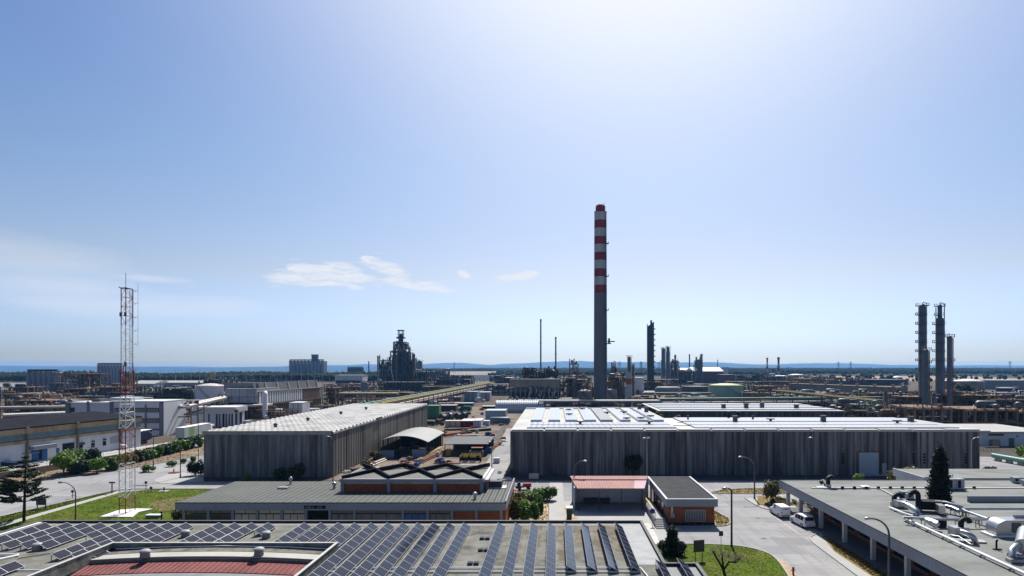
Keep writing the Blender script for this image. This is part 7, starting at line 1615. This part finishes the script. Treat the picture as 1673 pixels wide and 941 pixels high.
# Norfolk pine at the left
x,y=gp(39,852.5); hgt=(852.5-742)*y/1000; t=thing('norfolk_pine','leaning Norfolk pine with tiers of flat branches at the left edge','tree',(x,y,0)); r=random.Random(21)
lean=lambda z:(.55*(z/hgt)*.5, 0)
m=MB().tube([(0,0,0),(lean(hgt*.3)[0],0,hgt*.3),(lean(hgt*.65)[0],0,hgt*.65),(lean(hgt)[0],0,hgt)],[.2,.17,.11,.03],9); part(t,'trunk',m,bark,True)
bm=MB(); lv=[]
tier=[hgt*(.30+.072*k) for k in range(10)]
for k,z in enumerate(tier):
    f_=k/9; Lb=3.5*(1-f_)**.6+.3; nb=5 if f_<.7 else 4; a0=r.uniform(0,1)
    for i in range(nb):
        a=a0+2*math.pi*i/nb+r.uniform(-.2,.2); L=Lb*r.uniform(.6,1.15)*(1.3 if math.cos(a)<0 and f_<.65 else .8); dr=r.uniform(-.1,.12)
        p0=Vector((lean(z)[0],0,z)); pts=[p0+Vector((math.cos(a)*L*s,math.sin(a)*L*s,dr*L*s+.18*L*s*s)) for s in (0,.4,.75,1)]
        bm.tube(pts,[.05,.04,.025,.012],5)
        nl=int(44*L)+8
        for q in range(nl):
            s=r.uniform(.42,1.03); j=min(2,int(s*3)); c=pts[0].lerp(pts[3],s)+Vector((0,0,-.09*L*math.sin(math.pi*s)*.5)); sp=.30*(1.1-.5*s)
            lv.append(((c.x+r.gauss(0,.12),c.y+r.gauss(0,.12),c.z+r.uniform(.0,.1)),(sp,sp,.08)))
part(t,'branches',bm,bark,True)
for c_,r_,k_ in (((-1.5,.2,4.9),(1.5,1.1,.95),260),((-2.0,.1,3.0),(1.35,.9,.35),120),((.9,.2,4.4),(1.1,.9,.5),90)):
    for q in range(k_):
        d_=Vector((r.gauss(0,1),r.gauss(0,1),r.gauss(0,1))).normalized()*(r.random()**.4); lv.append(((c_[0]+d_.x*r_[0],c_[1]+d_.y*r_[1],c_[2]+d_.z*r_[2]),(.3,.3,.09)))
part(t,'crown',MB().quads(leaf_quads(lv,int(len(lv)*2.4),.10,shell=.1)),leaf_mat('leaves_pine',(.022,.036,.014),(.04,.055,.018)),True)
# shrubs along the left verge
sg='shrubs along the verge of the left road'
for i,a in enumerate((('big bright round tree at the left of the verge row',104,740,778,50,leaf_a,1.0),('bright tree left behind the big one',122,737,772,46,leaf_b,.9),('dark round tree right of the bright ones',145,735,769,42,leaf_c,.8),('small yellow green tree with bare trunk in front',158,750,773,34,leaf_a,.8),('pale mid green shrub right of the yellow green tree',181,747,768,34,leaf_b,None),('dark low shrub in the middle of the verge behind the trees',131,750,775,40,leaf_c,None))):
    bpx(a[0],a[1],a[2],a[3],a[4],a[5],3200,.19,60+i,12,trunk=a[6],name='verge_tree' if a[6] else 'verge_shrub',cat='tree' if a[6] else 'shrub',group=sg)
for i in range(13):
    px=196+i*10.7; pb=763-i*2.75; bpx('round green shrub in the hedge row behind the left road, %s from the mast end'%ORD[i],px,pb-(16 if i%3 else 19),pb,20,[leaf_b,leaf_a,leaf_b,leaf_c][i%4],1200,.19,80+i,7,name='hedge_shrub',cat='shrub',group='hedge row behind the left road')
for i in range(7):
    px=215+i*17; pb=749-i*4.4; bpx('dull green shrub on the upper bank, %s from the left'%ORD[i],px,pb-10,pb,28,[leaf_b,leaf_d,leaf_c][i%3],800,.2,100+i,5,name='bank_shrub',cat='shrub',group='shrubs on the upper bank by the trailer')
for i,(lb,px,pt,pb,w) in enumerate((('low kerbside bush right of the mast, nearest',243,759,771,24),('second low kerbside bush right of the mast',281,753.5,762.5,17),('third low kerbside bush near the corner lamp',300,749.5,757,11),('fourth low kerbside bush by the warehouse corner',316,746,754,11))):
    bpx(lb,px,pt,pb,w,leaf_b,700,.14,120+i,7,name='kerb_bush',cat='bush',group='kerbside bushes on the left road')
bpx('dark shrub tree in the shade at the left warehouse corner',319,752,777,27,leaf_c,1500,.15,130,9,name='corner_shrub',cat='shrub',d=3.4); bpx('left one of the two round bushes before the left warehouse',458,761,785,27,leaf_c,1500,.14,131,9,group='bushes before the left warehouse'); bpx('right one of the two round bushes before the left warehouse, fuller',484,758,786,32,leaf_c,1700,.14,132,9,group='bushes before the left warehouse'); bpx('small pointed bush before the left warehouse',404,772,788,19,leaf_b,800,.11,133,6)
bpx('dark olive bush at the corner of the grey roofed office',292,833,853,22,leaf_d,900,.11,134,7); bpx('bright bush at the left edge below the hall',4,763,778,22,leaf_a,900,.17,135,7); bpx('second bush at the left edge by the road',8,789,806,20,leaf_b,900,.13,136,7)
bpx('yellow green bush behind the arcade roof left of the cypress, large',1478,763,790,54,leaf_d,2000,.15,137,10,name='roof_edge_bush',cat='bush'); bpx('small bright bush behind the arcade roof',1402,775,790,24,leaf_a,900,.12,138,7); bpx('leafy bush at the right edge by the green pipe',1680,730,752,40,leaf_a,1300,.2,139,8); 
bpx('trimmed dark hedge right of the long warehouse',1618,763,775,26,leaf_c,1200,.15,140,9,name='trimmed_hedge',cat='hedge'); bpx('yellow weeds beside the curved shelter corner',613,737,751,24,leaf_d,700,.15,141,7,name='weeds',cat='weeds'); bpx('dry weeds by the left warehouse wall',598,752,764,20,leaf_d,500,.14,142,6,name='weeds',cat='weeds')
x=wx(1035,122.6); t=thing('wall_creeper','dark round creeper hanging on the long warehouse wall','creeper',(x,122.4,0)); z0,z1=wz(768,122.6),wz(742,122.6); B_=[((0,0,(z0+z1)/2),(1.75,.7,(z1-z0)/2)),((.6,-.1,(z0+z1)/2+.3),(1.2,.6,1.2)),((-.7,-.1,(z0+z1)/2-.1),(1.1,.6,1.1))]
part(t,'crown',MB().quads(leaf_quads(B_,1900,.15,shell=.5)),leaf_c,True); part(t,'trunk',MB().tube([(0,.2,0),(.1,.1,1.2),(0,0,z0+.6)],[.16,.13,.08],8),bark,True)
for lb,px,pyb_,pt,w in (('vine covered mound beside the rear block end',1072,684,672,26),('small green bush behind the long roof',1108,684,679,9)): Y=170; x=wx(px,Y); bush('roof_gap_bush',lb,'bush',(x,Y),w*Y/1000,wz(pt,Y),leaf_d,900,.25,8,3,150+px,None,6.5)
bpx('lone dark tree right of the far columns',1567,628,650,14,leaf_c,900,.35,160,7,trunk=2.0,name='plant_tree',cat='tree'); bpx('dark green tree before the grey far tank',1583,630,652,20,leaf_c,1200,.4,161,8,trunk=2.0,name='plant_tree',cat='tree')
# ================= far forest and hills =================
def blob_trees(name,n,xr,yr,hr,m,seed,edge=None):
    r=np.random.default_rng(seed)
    base=np.array([(0,0,1),(.9,0,.45),(.28,.86,.45),(-.73,.53,.45),(-.73,-.53,.45),(.28,-.86,.45),(.73,.53,-.25),(-.28,.86,-.25),(-.9,0,-.25),(-.28,-.86,-.25),(.73,-.53,-.25),(0,0,-.8)])
    fs=np.array([(0,1,2),(0,2,3),(0,3,4),(0,4,5),(0,5,1),(1,6,2),(2,7,3),(3,8,4),(4,9,5),(5,10,1),(2,6,7),(3,7,8),(4,8,9),(5,9,10),(1,10,6),(6,11,7),(7,11,8),(8,11,9),(9,11,10),(10,11,6)])
    x=r.uniform(*xr,n); y=yr[0]+(yr[1]-yr[0])*r.random(n)**1.6
    keep=np.ones(n,bool)
    if edge is not None: keep=edge(x,y,r)
    x,y=x[keep],y[keep]; n=len(x); h=r.uniform(*hr,n)*(1+.25*np.sin(x*.013)*np.sin(y*.011+x*.004)); w=h*r.uniform(.32,.6,n)
    v=base[None]*np.stack([w,w,h*.5],1)[:,None,:]*r.uniform(.7,1.25,(n,12,1)); v+=np.stack([x,y,h*.55],1)[:,None,:]
    f=fs[None]+(np.arange(n)*12)[:,None,None]
    me=bpy.data.meshes.new(name); V=v.reshape(-1,3); Fc=f.reshape(-1,3)
    me.vertices.add(len(V)); me.vertices.foreach_set('co',V.ravel()); me.loops.add(Fc.size); me.loops.foreach_set('vertex_index',Fc.ravel()); me.polygons.add(len(Fc)); me.polygons.foreach_set('loop_start',np.arange(0,Fc.size,3)); me.polygons.foreach_set('loop_total',np.full(len(Fc),3)); me.update(calc_edges=True)
    me.materials.append(m); o=bpy.data.objects.new(name,me); COL.objects.link(o); o['kind']='stuff'; return o
fm=mat('forest_foliage',(.010,.018,.009),.95,.5,.02,spec=.05,alt=(.018,.026,.012),altscale=.01)
fm2=mat('far_forest_foliage',(.012,.022,.012),.95,.4,.01,spec=.05,alt=(.024,.032,.016),altscale=.004)
blob_trees('forest',9000,(-1500,-240),(850,1380),(6.5,9.5),fm,1)
blob_trees('forest',6500,(-650,420),(2500,3300),(7,10),fm2,2)
blob_trees('forest',9000,(330,2600),(1250,2600),(7,11),fm2,3,lambda x,y,r: (np.sin(x*.004+1)*np.sin(y*.006)>-.45)&(y>1350+200*np.sin(x*.003)))
blob_trees('forest',9000,(-500,3400),(2600,4200),(8,11),fm2,4)
blob_trees('forest',3500,(-150,520),(1350,2400),(6.5,9.5),fm2,6)
blob_trees('far_tree_line',1500,(380,1500),(800,1300),(4,9),fm2,5,lambda x,y,r: np.sin(x*.021+y*.013)>.72)
def ridge(name,D,ctrl,depth,m,seed,rough=8):
    r=np.random.default_rng(seed); nx,ny=420,10; xs=np.linspace(-1.25*D,1.2*D,nx); ph=r.uniform(0,6,9)
    def crest(px):
        P=np.array(ctrl,float); return np.interp(px,P[:,0],P[:,1])
    vs=[];fs=[]
    for j in range(ny):
        t=j/(ny-1); y=D-depth*(1-t)
        for i,x in enumerate(xs):
            px=VX+F*x/D; zc=H-(crest(px)-VY)*D/F
            zc+=rough*sum(math.sin(x*(.0011*1.9**k)+ph[k])/1.7**k for k in range(6))
            z=max(-81.0,-81+(zc+81)*(math.sin(t*math.pi/2)**1.4)*(1+.05*math.sin(x*.004+t*7))) if t<1 else zc
            vs.append((x,y,z if t>0 else -82.0))
    for j in range(ny-1):
        for i in range(nx-1): a=j*nx+i; fs.append((a,a+1,a+nx+1,a+nx))
    mb=MB().add(vs,fs,True); return struct(name,mb,m)
hm=mat('hill_scrub',(.02,.03,.02),.95,.3,.0015,alt=(.04,.045,.028),altscale=.0008)
ridge('hills',14500,[(-400,598),(0,596),(90,599),(250,599.3),(450,598.6),(560,597),(600,595.5),(660,597),(720,594),(752,592),(800,595),(850,593.5),(905,591),(1000,591.5),(1110,592),(1150,591.5),(1200,593),(1260,595.5),(1330,594),(1420,595.5),(1520,597),(1600,596),(1700,597),(2100,597)],3600,hm,3,9)
ridge('hills',10500,[(-400,599),(0,598.5),(300,599.3),(620,599.5),(700,598.5),(760,598),(900,598),(1100,597.5),(1180,596.5),(1300,599),(1500,600.5),(1700,600),(2100,600)],2600,hm,5,6)
# dust cloud / steam wisps are left to the haze

# short grass blades and weeds standing on the lawns
def in_poly(x,y,poly):
    c=np.zeros(len(x),bool); n=len(poly)
    for i in range(n):
        (x0,y0),(x1,y1)=poly[i],poly[(i+1)%n]
        if y0==y1: continue
        k=((y0>y)!=(y1>y))&(x<(x1-x0)*(y-y0)/(y1-y0)+x0); c^=k
    return c
gl=leaf_mat('grass_blades',(.075,.125,.008),(.13,.13,.025),.35)
def tufts(poly,n,h,seed):
    r=np.random.default_rng(seed); P=np.array(poly); x=r.uniform(P[:,0].min(),P[:,0].max(),n*3); y=r.uniform(P[:,1].min(),P[:,1].max(),n*3); k=in_poly(x,y,poly); x,y=x[k][:n],y[k][:n]; n=len(x)
    a=r.uniform(0,6.28,n); w=r.uniform(.05,.14,n); hh=h*r.uniform(.4,1.5,n); dx,dy=np.cos(a)*w,np.sin(a)*w; lx,ly=r.normal(0,.06,n),r.normal(0,.06,n); z0=np.full(n,.05)
    q=np.stack([np.stack([x-dx,y-dy,z0],1),np.stack([x+dx,y+dy,z0],1),np.stack([x+dx*.6+lx,y+dy*.6+ly,z0+hh],1),np.stack([x-dx*.6+lx,y-dy*.6+ly,z0+hh],1)],1); return q
lw=lawn_e+[(10.3,LX[1]),(10.3,lawn[0][1])]
qs=np.concatenate([tufts(lw,5000,.05,1),tufts([(-75.6,72),(-75.6,106.4),(-72,108.8),(-62,109),(-50.3,108.8),(-50.3,72)],7000,.055,2),tufts([(-83,76),(-81.5,86),(-77.8,107.7),(-77.1,107),(-77.4,84),(-78.4,76)],3500,.08,3)])
o=struct('grass',MB().quads(qs),gl,'stuff')
wl=leaf_mat('dry_weeds',(.14,.11,.04),(.20,.15,.06),.5)
qs=np.concatenate([tufts([(33.1,48),(34.8,48),(34.8,79),(33.3,73)],2200,.14,4),tufts(isl,700,.12,5),tufts(vg,700,.16,6),tufts([(33.0,97),(37.4,102.5),(37.4,96.6),(33.8,95.6)],800,.2,7),tufts(vb,3500,.13,8),tufts([(-7,76),(-1.1,76),(-1.3,104),(-7,104)],1200,.14,9)])
struct('dry_grass',MB().quads(qs),wl,'stuff')
# ================= camera, world, sun =================
cam_d = bpy.data.cameras.new('camera'); cam = bpy.data.objects.new('camera', cam_d); COL.objects.link(cam)
cam.location = (0,0,H); cam.rotation_euler = (R(90),0,0)
cam_d.sensor_width = 36; cam_d.lens = 36*F/1673.0
cam_d.shift_x = (836.5-VX)/1673.0; cam_d.shift_y = (VY-470.5)/1673.0
cam_d.clip_start = .5; cam_d.clip_end = 40000
scene.camera = cam

SUN_EL, SUN_AZ = R(49), R(9)          # azimuth measured from +Y towards +X
sun_dir = Vector((math.sin(SUN_AZ)*math.cos(SUN_EL), math.cos(SUN_AZ)*math.cos(SUN_EL), math.sin(SUN_EL)))
sd = bpy.data.lights.new('sun','SUN'); sd.energy = 5.0; sd.angle = R(.53); sd.color = (1,.955,.89)
so = bpy.data.objects.new('sun', sd); COL.objects.link(so)
so.rotation_euler = (-sun_dir).to_track_quat('-Z','Y').to_euler()
so.location = sun_dir*300

w = bpy.data.worlds.new('World'); scene.world = w; w.use_nodes = True
nt = w.node_tree; nt.nodes.clear()
wo = nt.nodes.new('ShaderNodeOutputWorld'); bg = nt.nodes.new('ShaderNodeBackground')
sky = nt.nodes.new('ShaderNodeTexSky'); sky.sky_type='NISHITA'; sky.sun_disc=False
sky.sun_elevation = SUN_EL; sky.sun_rotation = SUN_AZ
sky.air_density = 1.0; sky.dust_density = 1.6; sky.ozone_density = 2.0; sky.altitude = 50
geo = nt.nodes.new('ShaderNodeTexCoord'); dvec = geo.outputs['Generated']
# clouds: thin streaks, placed by direction on the sky
def vdot(v):
    n = nt.nodes.new('ShaderNodeVectorMath'); n.operation='DOT_PRODUCT'; nt.links.new(dvec, n.inputs[0]); n.inputs[1].default_value=v; return n.outputs['Value']
sep = nt.nodes.new('ShaderNodeSeparateXYZ'); nt.links.new(dvec, sep.inputs[0])
az = _math(nt,'ARCTAN2', sep.outputs[0], sep.outputs[1]); el = _math(nt,'ARCSINE', sep.outputs[2])
cmb = nt.nodes.new('ShaderNodeCombineXYZ'); nt.links.new(az, cmb.inputs[0]); nt.links.new(el, cmb.inputs[1])
def dirpx(px,py):
    a = math.atan((px-VX)/F); e = math.atan((VY-py)/F*math.cos(a)); return a, e
def ell(px,py,rx,ry,tilt=0.0):
    a0,e0 = dirpx(px,py)
    da=_math(nt,'SUBTRACT',az,a0); de=_math(nt,'SUBTRACT',el,e0)
    c,s=math.cos(tilt),math.sin(tilt)
    u=_math(nt,'ADD',_math(nt,'MULTIPLY',da,c),_math(nt,'MULTIPLY',de,s))
    v=_math(nt,'SUBTRACT',_math(nt,'MULTIPLY',de,c),_math(nt,'MULTIPLY',da,s))
    d=_math(nt,'ADD',_math(nt,'POWER',_math(nt,'ABSOLUTE',_math(nt,'DIVIDE',u,rx)),2.0),_math(nt,'POWER',_math(nt,'ABSOLUTE',_math(nt,'DIVIDE',v,ry)),2.0))
    return _math(nt,'MAXIMUM',_math(nt,'SUBTRACT',1.0,d),0.0)
def addall(l):
    r=l[0]
    for q in l[1:]: r=_math(nt,'ADD',r,q)
    return r
crisp = addall([ell(503,452,.070,.018,.08), ell(572,445,.056,.014,-.34), ell(630,437,.044,.015,-.28), ell(688,467,.070,.011,-.13), ell(757,448,.015,.008,-.5), ell(838,453,.036,.0085,.06), ell(866,447,.022,.008,.05), ell(502,437,.036,.008,.0), ell(582,471,.018,.005,0), ell(606,424,.018,.006,-.2), ell(540,458,.05,.010,-.05)])
wrp=_noise(nt,_map(nt,cmb.outputs[0],(30,60,1)),1.0,3,.5)
cw_=nt.nodes.new('ShaderNodeCombineXYZ'); nt.links.new(_math(nt,'MULTIPLY',wrp,.05),cw_.inputs[0]); nt.links.new(_math(nt,'MULTIPLY',wrp,.015),cw_.inputs[1])
wv=nt.nodes.new('ShaderNodeVectorMath'); wv.operation='ADD'; nt.links.new(cmb.outputs[0],wv.inputs[0]); nt.links.new(cw_.outputs[0],wv.inputs[1])
vec1 = _map(nt, wv.outputs[0], (24,130,1), (0,0,.16)); nz1=_noise(nt, vec1, 1.0, 12, .72)
crisp = _range(nt, _math(nt,'ADD',_math(nt,'MULTIPLY',_math(nt,'MINIMUM',crisp,.85),.80), _math(nt,'MULTIPLY',_math(nt,'SUBTRACT',nz1,.5),2.3)), .20,.85)
gate = addall([ell(600,448,.22,.06,-.05), ell(850,451,.055,.022,.05)])
crisp = _math(nt,'MULTIPLY',crisp,_math(nt,'MINIMUM',_math(nt,'MULTIPLY',gate,3.0),1.0))
soft = addall([ell(40,420,.15,.042,-.1), ell(100,478,.14,.022,0), ell(260,456,.05,.006,0), ell(160,505,.12,.016,0), ell(350,500,.10,.02,.02)])
vec2=_map(nt, cmb.outputs[0], (5,26,1)); nz2=_noise(nt, vec2, 1.0, 7, .55)
soft=_range(nt,_math(nt,'ADD',_math(nt,'MULTIPLY',soft,.6),_math(nt,'MULTIPLY',_math(nt,'SUBTRACT',nz2,.5),.9)),.12,.75)
sgate=addall([ell(120,455,.32,.10,0)])
soft=_math(nt,'MULTIPLY',soft,_math(nt,'MINIMUM',_math(nt,'MULTIPLY',sgate,2.0),1.0))
cl=_math(nt,'MINIMUM',_math(nt,'ADD',_math(nt,'MULTIPLY',crisp,.98),_math(nt,'MULTIPLY',soft,.36)),.9)
# bright aureole round the sun (scattering by dust), in sky directions
cs=_math(nt,'MAXIMUM',vdot(sun_dir),0.0)
aur=_math(nt,'MINIMUM',_math(nt,'MULTIPLY',_math(nt,'POWER',cs,float(AUR_P)),AUR_K),.99)
rmp=nt.nodes.new('ShaderNodeValToRGB'); nt.links.new(_range(nt, el, 0.0, .54), rmp.inputs[0])
while len(rmp.color_ramp.elements)<len(TINT): rmp.color_ramp.elements.new(.5)
for e_,(p_,c_) in zip(rmp.color_ramp.elements,TINT): e_.position=p_
for e_,(p_,c_) in zip(sorted(rmp.color_ramp.elements,key=lambda q:q.position),TINT): e_.color=(c_[0]/2,c_[1]/2,c_[2]/2,1)
dbl=nt.nodes.new('ShaderNodeVectorMath'); dbl.operation='SCALE'; nt.links.new(rmp.outputs[0],dbl.inputs[0]); dbl.inputs['Scale'].default_value=2
tm=nt.nodes.new('ShaderNodeVectorMath'); tm.operation='MULTIPLY'; nt.links.new(sky.outputs[0],tm.inputs[0]); nt.links.new(dbl.outputs[0],tm.inputs[1])
wht=1/(SKY_STR*2**EXPOSURE)
sk1=_mix(nt, tm.outputs[0], (wht,wht,wht*1.02), aur)
# the band at the horizon is seen through many kilometres of blue air: warm brightness is added behind it
Tn=_math(nt,'POWER',math.e,_math(nt,'DIVIDE',-HAZE*(HAZE_TOP-H),_math(nt,'MAXIMUM',el,(HAZE_TOP-H)/17500)))
def vm(op,a_,b_):
    n=nt.nodes.new('ShaderNodeVectorMath'); n.operation=op
    for i_,v_ in enumerate((a_,b_)):
        if hasattr(v_,'is_output'): nt.links.new(v_, n.inputs['Scale'] if (op=='SCALE' and i_==1) else n.inputs[i_])
        elif op=='SCALE' and i_==1: n.inputs['Scale'].default_value=v_
        else: n.inputs[i_].default_value=v_
    return n.outputs[0]
skh=vm('SCALE',vm('SUBTRACT',sk1,vm('SCALE',AIR,_math(nt,'SUBTRACT',1.0,Tn))),_math(nt,'DIVIDE',1.0,Tn))
skh=vm('MAXIMUM',skh,(.3,.3,.3))
skc=_mix(nt, skh, CLOUD_COL, cl)
# sky dimmed behind the camera and towards the zenith, lowering the fill in shade
dk=_math(nt,'MULTIPLY',_range(nt,el,.6,1.2,1.0,.85),_range(nt,sep.outputs[1],-.3,.5,.95,1.0))
dks=nt.nodes.new('ShaderNodeVectorMath'); dks.operation='SCALE'; nt.links.new(skc,dks.inputs[0]); nt.links.new(dk,dks.inputs['Scale']); skc=dks.outputs[0]
nt.links.new(skc, bg.inputs['Color']); bg.inputs['Strength'].default_value = SKY_STR
nt.links.new(bg.outputs[0], wo.inputs[0])

# ================= haze: the air itself =================
hz = MB().box(-20500,18500,-300,17500,-83,HAZE_TOP)
m, hnt, hout = _nodes('haze_air')
pv = hnt.nodes.new('ShaderNodeVolumePrincipled'); pv.inputs['Density'].default_value = HAZE
pv.inputs['Color'].default_value=(*HAZE_COL,1); pv.inputs['Anisotropy'].default_value=.2
hnt.links.new(pv.outputs[0], hout.inputs['Volume'])
hz_o = struct('haze', hz, m, 'stuff')

scene.view_settings.view_transform='Standard'; scene.view_settings.look='None'
scene.view_settings.exposure=EXPOSURE; scene.view_settings.gamma=1
scene.cycles.max_bounces=6; scene.cycles.diffuse_bounces=3; scene.cycles.glossy_bounces=3; scene.cycles.volume_bounces=1
scene.cycles.use_denoising=True
